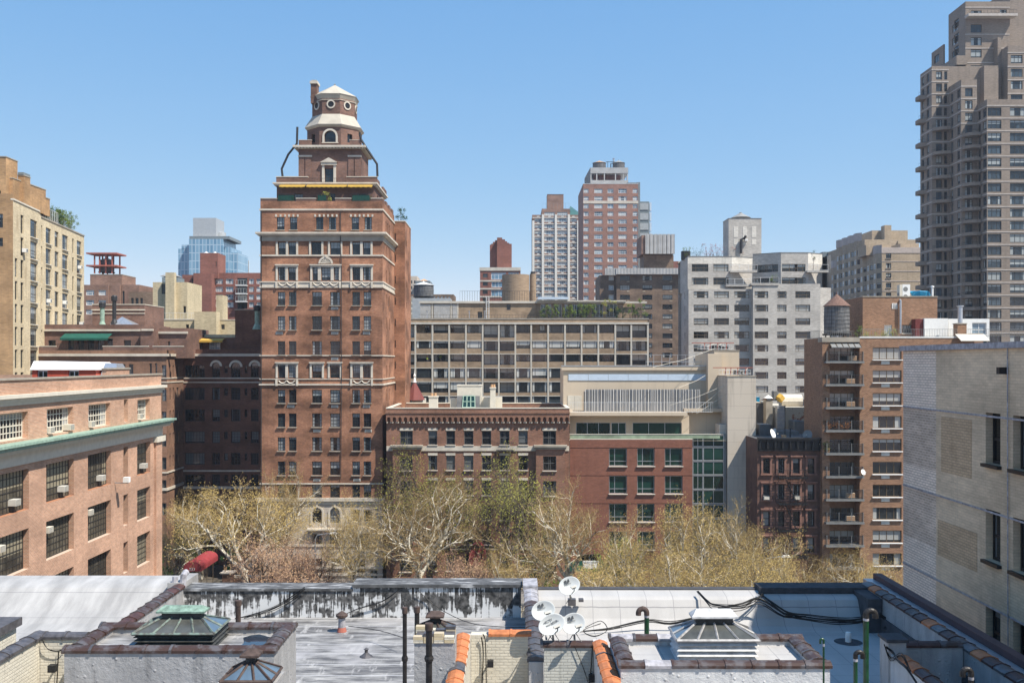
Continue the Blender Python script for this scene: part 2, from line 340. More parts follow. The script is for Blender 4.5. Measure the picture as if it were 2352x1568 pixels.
# ------------------------------------------------------------------ buildings
class Bld:
    def __init__(s, name, label, cat, x, y, group=None, split=True):
        s.e = empty(name, (x, y, 0), label, cat, group); s.loc = (x, y, 0); s.w = MB(); s.r = MB(); s.wins = []; s.split = split
    def part(s, name, mb, label=None, parent=None, smooth=False):
        o = mb.build(name, parent or s.e, s.loc, smooth)
        if label: o['label'] = label
        return o
    def fac(s, p0, p1, z0, z1, ops, mat, dep=.22, holes=()):
        L = math.hypot(p1[0] - p0[0], p1[1] - p0[1]); u = ((p1[0] - p0[0]) / L, (p1[1] - p0[1]) / L); n = (u[1], -u[0])
        P = lambda a, c, z: (p0[0] + u[0] * a - n[0] * c, p0[1] + u[1] * a - n[1] * c, z)
        ops = [o for o in ops if o[0] > .01 and o[1] < L - .01 and o[2] > z0 - .01 and o[3] < z1 - .01]
        allo = [o[:4] for o in ops] + [tuple(h) for h in holes]
        us = sorted({0, L} | {round(o[0], 4) for o in allo} | {round(o[1], 4) for o in allo}); vs = sorted({z0, z1} | {round(o[2], 4) for o in allo} | {round(o[3], 4) for o in allo})
        for j in range(len(vs) - 1):
            vm = (vs[j] + vs[j + 1]) / 2; row = [o for o in allo if o[2] < vm < o[3]]; st = None
            for i in range(len(us)):
                hole = True
                if i < len(us) - 1:
                    um = (us[i] + us[i + 1]) / 2; hole = any(o[0] < um < o[1] for o in row)
                if not hole and st is None: st = us[i]
                if hole and st is not None:
                    s.w.face([P(st, 0, vs[j]), P(us[i], 0, vs[j]), P(us[i], 0, vs[j + 1]), P(st, 0, vs[j + 1])], mat); st = None
        ang = math.atan2(u[1], u[0])
        for o in ops:
            a, b, c, d = o[:4]; st = o[4]; arch = len(o) > 5 and o[5] == 'arch'; dp = dep
            for q in ([(a, 0, c), (a, dp, c), (a, dp, d), (a, 0, d)], [(b, dp, c), (b, 0, c), (b, 0, d), (b, dp, d)],
                      [(a, 0, c), (b, 0, c), (b, dp, c), (a, dp, c)], [(a, dp, d), (b, dp, d), (b, 0, d), (a, 0, d)]):
                s.w.face([P(*t) for t in q], mat)
            if arch:
                r = (b - a) / 2; cz = d - r; cu = (a + b) / 2
                for k in range(10):
                    t0, t1 = k * math.pi / 10, (k + 1) * math.pi / 10
                    q0 = (cu + r * math.cos(t0), cz + r * math.sin(t0)); q1 = (cu + r * math.cos(t1), cz + r * math.sin(t1))
                    s.w.face([P(q0[0], 0, q0[1]), P(q0[0], 0, d), P(q1[0], 0, d), P(q1[0], 0, q1[1])][::-1], mat)
                    s.w.face([P(q0[0], 0, q0[1]), P(q1[0], 0, q1[1]), P(q1[0], dp, q1[1]), P(q0[0], dp, q0[1])], mat)
            if st:
                x, y, _ = P((a + b) / 2, dp - .005, 0); s.wins.append((x, y, c, ang, b - a, d - c, st, arch))
        return u, n
    def box(s, x0, x1, y0, y1, z0, z1, mat, front=(), left=(), right=(), roof=None, dep=.22, cop=None, capz=None):
        s.fac((x0, y0), (x1, y0), z0, z1, front, mat, dep)
        s.fac((x0, y1), (x0, y0), z0, z1, left, mat, dep)
        s.fac((x1, y0), (x1, y1), z0, z1, right, mat, dep)
        s.fac((x1, y1), (x0, y1), z0, z1, (), mat)
        if cop:        # parapet: the roof lies lower than the coping
            zr = capz if capz is not None else z1 - .7; t = .35
            s.r.face([(x0 + t, y0 + t, zr), (x1 - t, y0 + t, zr), (x1 - t, y1 - t, zr), (x0 + t, y1 - t, zr)], roof or M['roof'])
            for a, b in (((x0 + t, y0 + t), (x1 - t, y0 + t)), ((x1 - t, y0 + t), (x1 - t, y1 - t)), ((x1 - t, y1 - t), (x0 + t, y1 - t)), ((x0 + t, y1 - t), (x0 + t, y0 + t))):
                s.w.face([(a[0], a[1], zr), (a[0], a[1], z1), (b[0], b[1], z1), (b[0], b[1], zr)], mat)
            e = .06; k = MB()
            for bx in ((x0 - e, x1 + e, y0 - e, y0 + t + e), (x0 - e, x1 + e, y1 - t - e, y1 + e), (x0 - e, x0 + t + e, y0 + t + e, y1 - t - e), (x1 - t - e, x1 + e, y0 + t + e, y1 - t - e)):
                k.box(bx[0], bx[1], bx[2], bx[3], z1, z1 + .12, cop)
            s.part('coping', k)
        else:
            s.r.face([(x0, y0, z1), (x1, y0, z1), (x1, y1, z1), (x0, y1, z1)], roof or M['roof'])
    def done(s, lim=100):
        if s.w.f: s.part('wall', s.w)
        if s.r.f: s.part('roof', s.r)
        s.wins.sort(key=lambda w: -(w[4] * w[5]) / (w[1] ** 2))
        vis = s.wins[:lim]; rest = s.wins[lim:]
        for w in vis: window(s, w[0], w[1], w[2], w[3], w[4], w[5], w[6], s.split, w[7])
        if rest:
            mb = MB()
            for x, y, z, a, w, h, st, arch in rest:
                ca, sa = math.cos(a), math.sin(a)
                P = lambda p, q, r: (x + ca * p - sa * q, y + sa * p + ca * q, z + r)
                pane_mb(mb, w, h, st, P, arch)
                bars_mb(mb, w, h, st, lambda a0, a1, b0, b1, c0, c1, m: mb.mesh([P(a0, b0, c0), P(a1, b0, c0), P(a1, b1, c0), P(a0, b1, c0), P(a0, b0, c1), P(a1, b0, c1), P(a1, b1, c1), P(a0, b1, c1)],
                        [(4, 5, 6, 7), (0, 1, 5, 4), (1, 2, 6, 5), (3, 0, 4, 7)], m), arch)
            o = s.part('window', mb); o['kind'] = 'stuff'
def FW(Y, x0, cols, rows, st):           # windows of a frontal facade from picture columns and rows
    return [(X(a, Y) - x0, X(b, Y) - x0, Z(d, Y), Z(c, Y), st) for a, b in cols for c, d in rows]
def band(b, name, Y, pa, pb, ya, yb, proud, mat, back=0.0, ret=None):
    mb = MB(); x0, x1 = X(pa, Y), X(pb, Y); mb.box(x0, x1, Y - proud, Y + back + .003 if back else Y - .003, Z(yb, Y), Z(ya, Y), mat)
    return b.part(name, mb)
def railing(x0, y0, x1, y1, z, h, mat, step=.14, mb=None, t=.02):
    mb = mb or MB(); L = math.hypot(x1 - x0, y1 - y0); u = ((x1 - x0) / L, (y1 - y0) / L); n = (u[1], -u[0]); p = (x0, y0)
    mb.obox(p, u, n, 0, L, -t, t, z + h - .04, z + h, mat); mb.obox(p, u, n, 0, L, -t, t, z + .06, z + .1, mat)
    k = max(1, int(L / step))
    for i in range(k + 1):
        a = L * i / k; w = t * .6; mb.obox(p, u, n, max(0, a - w), min(L, a + w), -w, w, z, z + h - .04, mat)
    return mb
def water_tank(label, x, y, z, r, h, cone, ch, legs=1.2, group=None):
    e = empty('water_tank', (x, y, z), label, 'water tank', group); L = (x, y, z)
    def pt(n, mb, par=e, sm=False):
        return mb.build(n, par, L, sm)
    mb = MB(); mb.lathe(x, y, [(r * .97, z + legs), (r, z + legs + h * .5), (r * .96, z + legs + h)], M['tank'], 28); mb.lathe(x, y, [(0, z + legs), (r * .97, z + legs)], M['tank'], 28); pt('barrel', mb)
    mb = MB()
    for i in range(7):
        zz = z + legs + h * (.06 + i * .14); rr = r + .015; mb.lathe(x, y, [(rr, zz), (rr + .02, zz + .02), (rr, zz + .05)], M['iron'], 28)
    pt('hoop', mb)
    mb = MB(); mb.lathe(x, y, [(r * 1.06, z + legs + h - .02), (r * 1.06, z + legs + h + .03), (0.06, z + legs + h + ch), (0, z + legs + h + ch + .02)], cone, 20); pt('cone_roof', mb)
    mb = MB(); mb.lathe(x, y, [(.06, z + legs + h + ch - .02), (.1, z + legs + h + ch + .12), (0, z + legs + h + ch + .35)], cone, 8); pt('finial', mb)
    mb = MB()
    for a in (-1, 1):
        mb.box(x - r * .95, x + r * .95, y + a * r * .6 - .1, y + a * r * .6 + .1, z + legs - .25, z + legs - .01, M['iron'])
    pt('beam', mb)
    for a in (-1, 1):
        for c in (-1, 1):
            mb = MB(); mb.box(x + a * r * .7 - .08, x + a * r * .7 + .08, y + c * r * .6 - .08, y + c * r * .6 + .08, z, z + legs - .25, M['iron']); pt('leg', mb)
    return e
def leafmat(name, c, v=.4):
    t = NT(name); n = t.noise(t.pos(), 2.2, 2); col = t.mix(t.ramp(n, .3, .7), [q * (1 - v) for q in c], [q * (1 + v) for q in c]); return t.fin(col, .8, 0, .05)
M['leaf_green'] = leafmat('green_leaves', (.11, .15, .035)); M['leaf_dark'] = leafmat('dark_evergreen', (.02, .05, .015)); M['leaf_yellow'] = leafmat('yellow_green_leaves', (.24, .24, .05)); M['leaf_dry'] = leafmat('dry_leaves', (.2, .085, .03)); M['leaf_pink'] = leafmat('reddish_leaves', (.25, .07, .06)); M['leaf_white'] = leafmat('white_blossom', (.6, .58, .48), .2)
M['tarp'] = plain('blue_tarpaulin', (.02, .25, .42), .4, var=.2)
def shrub(x, y, z, w, d, h, label, group, mat, n=None, ncl=None, name='potted_shrub', cat='shrub'):
    e = empty(name, (x, y, z), label, cat, group); k = MB(); rnd = random.Random(int(x * 100 + z * 7)); n = n or int(160 * max(1, w))
    cl = [(rnd.uniform(-w / 2, w / 2), rnd.uniform(-d / 2, d / 2), rnd.uniform(.25, 1) * h) for _ in range(ncl or int(4 + 5 * w))]
    for i in range(n):
        c = cl[rnd.randrange(len(cl))]; s = .035 + .05 * rnd.random()
        px, py, pz = x + c[0] + rnd.gauss(0, .14), y + c[1] + rnd.gauss(0, .1), z + max(.05, c[2] + rnd.gauss(-.05, .16))
        a = Vector((rnd.gauss(0, 1), rnd.gauss(0, 1), rnd.gauss(0, 1))).normalized(); c2 = a.orthogonal().normalized()
        k.face([(px - a.x * s, py - a.y * s, pz - a.z * s), (px + c2.x * s, py + c2.y * s, pz + c2.z * s), (px + a.x * s, py + a.y * s, pz + a.z * s), (px - c2.x * s * .6, py - c2.y * s * .6, pz - c2.z * s * .6)], mat)
    k.build('foliage', e, (x, y, z)); k = MB()
    for c in cl: k.tube([(x + c[0] * .4, y + c[1] * .4, z), (x + c[0], y + c[1], z + c[2])], [.02, .008], M['bark_dark'], 4)
    k.build('stems', e, (x, y, z)); return e
M['bark_dark'] = plain('dark_bark', (.09, .07, .055), var=.3, sc=4)
M['tinroof'] = plain('pale_tin_roof', (.42, .38, .31), var=.1, sc=1); M['balglass'] = plain('pale_green_balustrade', (.26, .32, .22), .2, var=.3, sc=.8)
# ================================================================== THE TALL BRICK TOWER
TY = 129.0
def tower():
    b = Bld('apartment_tower', 'tall red brick apartment tower with stepped top and eight sided lantern above a limestone base', 'building', X(739, TY), TY + 6)
    x0, x1 = X(598, TY), X(878.5, TY); yb = YX(905.5, x1); m = M['redbrick']
    ztop = Z(462, TY)
    c6 = [(637.8, 655), (663.4, 680.8), (716.7, 739.3), (758.2, 780.5), (809, 826.7), (835, 852.5)]
    rows = [(670.1, 701.2), (726, 757.3), (783.4, 814.4), (894.7, 925.2), (949, 980.3), (1004, 1035), (1059.3, 1090.8), (1112.6, 1142)]
    fr = FW(TY, x0, c6, rows, 'tower')
    fr += FW(TY, x0, [(638.6, 655.4), (662.2, 679.6), (716.7, 739.3), (758.2, 780.5), (810, 827.2), (834, 851.5)], [(837.5, 867.8)], 'towerns')
    fr += FW(TY, x0, [(638.6, 655.4), (662.2, 679.6), (718, 730), (738, 759.4), (767, 778.5), (810, 827.2), (834, 851.5)], [(613.6, 644)], 'towerns')
    fr += FW(TY, x0, [(638.8, 656.5), (662.5, 680), (715, 738), (758.5, 781.5), (809.5, 827), (833.5, 851)], [(555.7, 585)], 'towerns')
    fr += FW(TY, x0, [(635.5, 653.5), (665.5, 682.5), (725.5, 742.5), (755, 772), (807.5, 824.5), (837, 854)], [(498.5, 527.8)], 'tower')
    zl = Z(1158, TY)
    rt = []
    for v in (563, 620, 676, 732, 788, 845, 901, 957, 1010, 1064, 1117):
        z = Z(v + 22, TY)
        for u, w in ((4.0, .7), (7.2, .7)): rt.append((u, u + w, z, z + 1.55, 'narrow'))
    for u in (3.2, 5.0, 7.2): rt.append((u, u + .9, Z(528, TY), Z(500, TY), 'narrow'))
    b.fac((x0, TY), (x1, TY), zl, ztop, fr, m); b.fac((x0, yb), (x0, TY), 0, ztop, [], m); b.fac((x1, TY), (x1, yb), zl, ztop, rt, m); b.fac((x1, yb), (x0, yb), 0, ztop, [], m)
    # limestone base
    lw = [(X(717, TY) - x0, X(739.5, TY) - x0, Z(1200, TY), Z(1165.7, TY), 'towerns', 'arch'), (X(758, TY) - x0, X(780.5, TY) - x0, Z(1200, TY), Z(1165.7, TY), 'towerns', 'arch')]
    lw += FW(TY, x0, [(638, 655), (665, 682), (809, 827), (835.5, 853.5)], [(1170.5, 1198)], 'towerns')
    lw += FW(TY, x0, [(640, 664), (716, 739), (758, 778), (818, 846)], [(1226, 1252)], 'towerns')
    lw += FW(TY, x0, [(640, 664), (716, 739.5), (762, 784), (812, 838.5)], [(1282, 1314)], 'towerns')
    lw += [(X(849, TY) - x0, X(868, TY) - x0, 0.2, Z(1308, TY), 'door')]
    L = M['limestone']
    b.fac((x0, TY), (x1, TY), 0, zl, lw, L); b.fac((x1, TY), (x1, yb), 0, zl, [], L)
    k = MB()
    for z in (Z(1302, TY), Z(1318, TY), Z(1251, TY)): k.box(x0 - .1, x1 + .1, TY - .14, TY - .003, z - .18, z + .1, M['stonetrim'])
    b.part('string_course', k)
    for cx in (728.2, 769.2):            # arch surrounds
        k = MB(); r0, r1 = .64, .86; xc = X(cx, TY); zc = Z(1176.5, TY)
        for i in range(12):
            t0, t1 = math.pi * i / 12, math.pi * (i + 1) / 12
            q = [(xc + r * math.cos(t), zc + r * math.sin(t)) for r, t in ((r0, t0), (r1, t0), (r1, t1), (r0, t1))]
            k.face([(p[0], TY - .1, p[1]) for p in q][::-1], M['stonetrim']); k.face([(q[1][0], TY - .1, q[1][1]), (q[1][0], TY, q[1][1]), (q[2][0], TY, q[2][1]), (q[2][0], TY - .1, q[2][1])], M['stonetrim'])
        k.box(xc - .13, xc + .13, TY - .2, TY - .002, zc + .7, zc + 1.0, M['stonetrim'])
        for a in (-1, 1): k.box(xc + a * r0, xc + a * r1, TY - .1, TY - .002, Z(1205, TY), zc, M['stonetrim'])
        b.part('arch_surround', k)
    k = MB()                                # pediments over the second floor
    for a, c in ((636, 668), (814, 850)):
        xa, xb, zb, zt = X(a, TY), X(c, TY), Z(1219, TY), Z(1207, TY)
        k.box(xa, xb, TY - .4, TY - .003, zb - .2, zb, M['stonetrim']); k.mesh([(xa, TY - .38, zb + .002), (xb, TY - .38, zb + .002), ((xa + xb) / 2, TY - .38, zt), (xa, TY, zb + .002), (xb, TY, zb + .002), ((xa + xb) / 2, TY, zt)], [(0, 1, 2), (1, 4, 5, 2), (3, 0, 2, 5)], M['stonetrim']); b.part('pediment', k); k = MB()
    b.part('balcony_slab', (lambda q: (q.box(X(706, TY), X(790, TY), TY - .7, TY - .003, Z(1216, TY), Z(1212.5, TY), M['stonetrim']), q)[1])(MB()))
    # bands round front and right side
    def wrap(ya, yb_, pr, mat=M['stonetrim'], name='band', xx1=x1, xx0=x0, y0=TY, y1=yb):
        k = MB(); z1, z0 = Z(ya, TY), Z(yb_, TY); k.box(xx0 - pr, xx1 + pr, y0 - pr, y0 - .003, z0, z1, mat); k.box(xx1 + .003, xx1 + pr, y0, y1, z0, z1, mat); k.box(xx0 - pr, xx0 - .003, y0, y1, z0, z1, mat)
        return b.part(name, k)
    wrap(1142.6, 1150, .3, name='cornice'); wrap(1150.2, 1158, .12); wrap(1108.8, 1111.8, .1)
    wrap(881, 884.5, .16); wrap(869.5, 871.4, .1); wrap(815, 817.6, .12); wrap(646.2, 649, .14); wrap(657.5, 660.8, .12)
    wrap(649.2, 657.4, .05); wrap(585, 588.5, .1); wrap(533.8, 538, .55, name='cornice'); wrap(538.2, 541.5, .3, name='cornice'); wrap(541.7, 553.8, .08, M['darkstone'], 'frieze'); wrap(479.7, 483.6, .12)
    # window surrounds and swags
    def surround(pa, pb, ya, yb_, muls, head=True, foot=None):
        k = MB(); xa, xb, zt, zb = X(pa, TY), X(pb, TY), Z(ya, TY), Z(yb_, TY); S = M['stonetrim']
        k.box(xa - .28, xa - .02, TY - .1, TY - .003, zb, zt, S); k.box(xb + .02, xb + .28, TY - .1, TY - .003, zb, zt, S)
        for u in muls: k.box(X(u[0], TY) + .02, X(u[1], TY) - .02, TY - .1, TY - .003, zb, zt, S)
        if head: k.box(xa - .28, xb + .28, TY - .13, TY - .003, zt, zt + .2, S); k.box(xa - .36, xb + .36, TY - .26, TY - .003, zt + .21, zt + .36, S)
        if foot:
            k.box(xa - .3, xa - .05, TY - .24, TY - .003, zb - 1.0, zb - .22, S); k.box(xb + .05, xb + .3, TY - .24, TY - .003, zb - 1.0, zb - .22, S)
            n = 10; sw = (xb - xa - .2) / foot
            for j in range(foot):
                k.tube([(xa + .1 + sw * (j + i / n), TY - .12, zb - .35 - .35 * math.sin(math.pi * i / n)) for i in range(n + 1)], .09, S, 5)
                k.box(xa + .1 + sw * (j + .5) - .14, xa + .1 + sw * (j + .5) + .14, TY - .16, TY - .05, zb - .8, zb - .55, S)
        b.part('window_surround', k)
    surround(638.6, 679.6, 613.6, 644, [(655.4, 662.2)], True, 2); surround(718, 778.5, 613.6, 644, [(730, 738), (759.4, 767)], True, 3); surround(810, 851.5, 613.6, 644, [(827.2, 834)], True, 2)
    surround(638.6, 679.6, 837.5, 867.8, [(655.4, 662.2)], True, 2); surround(716.7, 739.3, 837.5, 867.8, [], True); surround(758.2, 780.5, 837.5, 867.8, [], True); surround(810, 851.5, 837.5, 867.8, [(827.2, 834)], True, 2)
    surround(638.8, 680, 555.7, 585, [(656.5, 662.5)], False); surround(715, 738, 555.7, 585, [], False); surround(758.5, 781.5, 555.7, 585, [], False); surround(809.5, 851, 555.7, 585, [(827, 833.5)], False)
    k = MB(); xc, zc = X(748.5, TY), Z(605.5, TY)           # shell lunette
    for i in range(14):
        t0, t1 = math.pi * i / 14, math.pi * (i + 1) / 14
        for r0, r1, y in ((0.7, .95, TY - .14), (0.0, .7, TY - .05)):
            q = [(xc + r * math.cos(t), zc + r * math.sin(t)) for r, t in ((r0, t0), (r1, t0), (r1, t1), (r0, t1))]
            k.face([(p[0], y, p[1]) for p in q][::-1], M['stonetrim'])
        t = (t0 + t1) / 2
        if i % 2: k.tube([(xc, TY - .06, zc + .05), (xc + .6 * math.cos(t), TY - .1, zc + .6 * math.sin(t))], [.02, .07], M['stonetrim'], 5)
    k.box(xc - .12, xc + .12, TY - .2, TY - .01, zc + .85, zc + 1.1, M['stonetrim']); b.part('shell_lunette', k)
    for py in (498.5,):                       # voussoir keystones over the top row
        k = MB()
        for a, c in [(635.5, 653.5), (665.5, 682.5), (725.5, 742.5), (755, 772), (807.5, 824.5), (837, 854)]:
            for u in (a - 1.5, (a + c) / 2, c + 1.5): k.box(X(u - 2, TY), X(u + 2, TY), TY - .05, TY - .003, Z(py - .4, TY), Z(py - 6, TY), M['stonetrim'])
        b.part('keystones', k)
    for px, py in [(769, 705), (641.5, 762), (769, 762), (842, 762), (668, 930), (769, 930), (842, 930), (728, 986), (846, 986), (728, 1099), (820, 1099), (769, 820.5)]:
        k = MB(); k.box(X(px - 8, TY), X(px + 8, TY), TY - .04, TY - .003, Z(py + 6, TY), Z(py, TY), M['frame_light'])
        for i in range(5): k.box(X(px - 6.5, TY), X(px + 6.5, TY), TY - .06, TY - .045, Z(py + 5.3 - i, TY), Z(py + 4.9 - i, TY), M['frame_grey'])
        b.part('vent_grille', k)
    k = MB(); k.tube([(X(783, TY), TY - .12, Z(484, TY)), (X(782, TY), TY - .12, Z(560, TY)), (X(784.5, TY), TY - .12, Z(600, TY)), (X(785, TY), TY - .12, Z(880, TY)), (X(783, TY), TY - .12, Z(1100, TY))], .045, M['iron'], 5); b.part('drainpipe', k)
    k = MB(); k.tube([(x0 + .15, TY - .08, Z(484, TY)), (x0 + .15, TY - .08, Z(1140, TY))], .06, M['iron'], 5); b.part('drainpipe', k)
    # roof terrace and parapet
    b.r.face([(x0, TY, ztop - 1.0), (x1, TY, ztop - 1.0), (x1, yb, ztop - 1.0), (x0, yb, ztop - 1.0)], M['roof'])
    k = MB(); T = M['redbrick_top']
    for a, c in ((598, 635), (680, 725), (770, 806), (852, 879)): k.box(X(a, TY), X(c, TY), TY + .02, TY + .35, ztop - .05, Z(461, TY) + .25, T); k.box(X(a, TY) - .04, X(c, TY) + .04, TY - .03, TY + .4, Z(461, TY) + .26, Z(461, TY) + .36, M['stonetrim'])
    for j in range(4): k.box(x1 - .3, x1 - .02, TY + .4 + j * 3.3, TY + 2.2 + j * 3.3, ztop - .05, ztop + .6, T)
    b.part('parapet', k)
    k = MB()
    for a, c in ((635, 680), (725, 770), (806, 852)): railing(X(a, TY) + .05, TY + .2, X(c, TY) - .05, TY + .2, ztop + .02, 1.0, M['iron'], .18, k)
    b.part('railing', k)
    k = MB()
    for a, c in ((636, 676), (727, 750), (807, 850)): k.box(X(a, TY) + .1, X(c, TY) - .1, TY + .26, TY + .28, ztop + .03, ztop + .85, M['green'])
    b.part('green_windscreen', k)
    # first setback
    YA = 130.9; xa0, xa1 = X(635.6, YA), X(859.3, YA); ya1 = YX(884, xa1) - .4; zA = Z(421.5, YA)
    fa = FW(YA, xa0, [(675, 696), (820, 840)], [(445, 478)], 'dark') + FW(YA, xa0, [(755, 770)], [(445, 478)], 'dark')
    b.fac((xa0, YA), (xa1, YA), ztop - 1.0, zA, fa, T); b.fac((xa0, ya1), (xa0, YA), ztop - 1.0, zA, [], T); b.fac((xa1, YA), (xa1, ya1), ztop - 1.0, zA, [(3, 4.2, ztop - .6, ztop + 1.6, 'dark')], T); b.fac((xa1, ya1), (xa0, ya1), ztop - 1, zA, [], T)
    b.r.face([(xa0, YA, zA + .002), (xa1, YA, zA + .002), (xa1, ya1, zA + .002), (xa0, ya1, zA + .002)], M['roof'])
    k = MB(); S = M['stonetrim']; z1, z0 = Z(420, YA), Z(423.4, YA); k.box(xa0 - .45, xa1 + .45, YA - .45, ya1 + .45, z0, z1, S); k.box(xa0 - .25, xa1 + .25, YA - .25, ya1 + .25, z0 - .22, z0 - .002, S); b.part('cornice', k)
    k = MB(); zp = Z(407.5, YA); zz = Z(420, YA) + .002
    for a, c in ((635, 708), (797, 868)): k.box(X(a, YA), X(c, YA) - .1 * (a > 700), YA - .15, YA + .15, zz, zp, T); k.box(X(a, YA) - .05, X(c, YA), YA - .2, YA + .2, zp + .002, zp + .1, S)
    k.box(xa1 + .05, xa1 + .3, YA + .2, YA + 3.4, zz, zp, T); k.box(xa1 + .05, xa1 + .3, YA + 7, ya1, zz, zp, T); b.part('parapet', k)
    b.part('railing', railing(X(708, YA), YA, X(797, YA), YA, zz, zp - zz - .1, M['iron'], .2))
    for a, c in ((645, 703.5), (707, 798.5), (801, 857)):
        k = MB(); xa, xb = X(a, YA), X(c, YA); za = Z(430, YA); k.mesh([(xa, YA - .02, za + .35), (xb, YA - .02, za + .35), (xb, YA - 1.0, za), (xa, YA - 1.0, za), (xa, YA - .02, za + .3), (xb, YA - .02, za + .3), (xb, YA - 1.0, za - .05), (xa, YA - 1.0, za - .05)], [(0, 3, 2, 1), (4, 5, 6, 7), (0, 4, 7, 3), (1, 2, 6, 5)], M['yellow'])
        n = int((xb - xa) / .3)
        for i in range(n): k.box(xa + (xb - xa) * i / n, xa + (xb - xa) * (i + 1) / n, YA - 1.02, YA - 1.0, za - .16 - .05 * (i % 2), za, M['yellow'])
        b.part('awning', k)
    # second setback
    YB = 131.9; xb0, xb1 = X(686, YB), X(829.3, YB); yb1 = YB + 6.6; zB = Z(336.5, YB); zb0 = zA + .01
    fb = FW(YB, xb0, [(746, 766)], [(387, 420)], 'fr')
    b.box(xb0, xb1, YB, yb1, zb0, zB, T, fb)
    k = MB(); k.box(xb0 - .65, xb1 + .65, YB - .65, yb1 + .65, Z(340, YB), zB + .05, S); k.box(xb0 - .4, xb1 + .4, YB - .4, yb1 + .4, Z(343, YB), Z(340, YB) - .002, M['darkstone'])
    for i in range(22): xq = xb0 - .3 + (xb1 - xb0 + .6) * i / 21; k.box(xq - .1, xq + .1, YB - .6, YB - .42, Z(342.5, YB), Z(340, YB) - .004, S)
    b.part('cornice', k)
    k = MB()
    for a, c in ((686, 716), (800, 829.3)):
        k.box(X(a, YB) - .06, X(c, YB) + .06, YB - .16, YB - .003, Z(361, YB), Z(357, YB), S)
        for q in (a, (a + c) / 2 + .5): k.box(X(q, YB), X(q + (c - a) / 2 - 2, YB), YB - .1, YB - .003, Z(418, YB), Z(361.2, YB), T)
    k.box(xb0, xb1, YB - .05, YB - .003, Z(354, YB), Z(350.5, YB), T); b.part('pilasters', k)
    k = MB(); xa, xc = X(741, YB), X(771.5, YB)
    k.box(X(740, YB), X(746, YB) - .02, YB - .18, YB - .003, Z(420, YB), Z(380, YB), S); k.box(X(766, YB) + .02, X(772, YB), YB - .18, YB - .003, Z(420, YB), Z(380, YB), S); k.box(X(738, YB), X(774, YB), YB - .3, YB - .003, Z(380, YB) + .002, Z(374, YB), S)
    zz = Z(374, YB) + .003; k.mesh([(X(736, YB), YB - .4, zz), (X(776, YB), YB - .4, zz), (X(756, YB), YB - .4, Z(363, YB)), (X(736, YB), YB, zz), (X(776, YB), YB, zz), (X(756, YB), YB, Z(363, YB))], [(0, 1, 2), (1, 4, 5, 2), (3, 0, 2, 5)], S); b.part('pediment', k)
    k = MB()
    for a, c in ((686, 715), (803, 829.3)):
        k.box(X(a, YB), X(c, YB), YB + .02, YB + .3, zB + .055, Z(322, YB), T); k.box(X(a, YB) - .04, X(c, YB) + .04, YB, YB + .33, Z(322, YB) + .002, Z(321, YB), S)
    b.part('parapet', k)
    # octagon
    Yc = YB + 3.5; R1 = (X(828, Yc) - X(711, Yc)) / 2 / math.cos(math.pi / 8); xc = X(769, Yc); R2 = R1 * .82
    def octo(R, z0, z1, holes, mat):
        V = [(xc + R * math.cos(math.pi / 8 + i * math.pi / 4), Yc + R * math.sin(math.pi / 8 + i * math.pi / 4)) for i in range(8)]
        for i in range(8):
            a, c = V[i], V[(i + 1) % 8]; L = math.hypot(c[0] - a[0], c[1] - a[1]); b.fac(a, c, z0, z1, holes(i, L), mat, .3)
        return V
    s_arch = lambda i, L: [(L / 2 - .75, L / 2 + .75, Z(318 + 9, YB), Z(300, YB), 'dark', 'arch')] if i % 2 == 1 else [(L / 2 - .4, L / 2 + .4, Z(324, YB), Z(304, YB), 'narrow')]
    z2 = Z(291, YB)
    V = octo(R1, zB + .06, z2, s_arch, T)
    k = MB(); yf = Yc - R1 * math.cos(math.pi / 8); zc = Z(300, YB) - .75
    for a in (-1, 1): k.box(xc + a * .76, xc + a * 1.02, yf - .1, yf - .003, Z(327, YB), zc, S)
    for i in range(10):
        t0, t1 = math.pi * i / 10, math.pi * (i + 1) / 10; k.face([(xc + r * math.cos(t), yf - .1, zc + r * math.sin(t)) for r, t in ((.76, t0), (.76, t1), (1.02, t1), (1.02, t0))], S)
    k.box(xc - 1.1, xc + 1.1, yf - .14, yf - .003, Z(329, YB), Z(327, YB) - .004, S); b.part('arch_surround', k)
    k = MB(); P8 = lambda R, z: [(xc + R * math.cos(math.pi / 8 + i * math.pi / 4), Yc + R * math.sin(math.pi / 8 + i * math.pi / 4), z) for i in range(8)]
    def skirt(rings, mat):
        for (ra, za), (rb, zb_) in zip(rings, rings[1:]):
            A, B_ = P8(ra, za), P8(rb, zb_)
            for i in range(8): k.face([A[i], A[(i + 1) % 8], B_[(i + 1) % 8], B_[i]], mat)
    W = M['tinroof']
    skirt([(R1, z2 - .02), (R1 * 1.06, z2 + .12), (R1 * 1.09, z2 + .3), (R2 * .99, Z(273, Yc))], W); b.part('skirt_roof', k)
    z3 = Z(240, Yc)
    octo(R2, Z(276, Yc), z3 + .3, lambda i, L: [], T)
    k = MB(); skirt([(R2, Z(243, Yc)), (R2 * 1.04, Z(242, Yc)), (R2 * 1.04, Z(241, Yc)), (R2, Z(240.6, Yc))], S); b.part('band', k)
    k = MB(); skirt([(R2, z3 + .1), (R2 * 1.06, z3 + .5), (R2 * 1.1, z3 + .68), (.05, Z(196, Yc)), (0, Z(196, Yc))], W); b.part('lantern_roof', k)
    k = MB(); k.lathe(xc, Yc, [(.1, Z(197, Yc)), (.06, Z(196, Yc) + .1), (.16, Z(194.5, Yc)), (0, Z(193, Yc))], W, 10); b.part('finial', k)
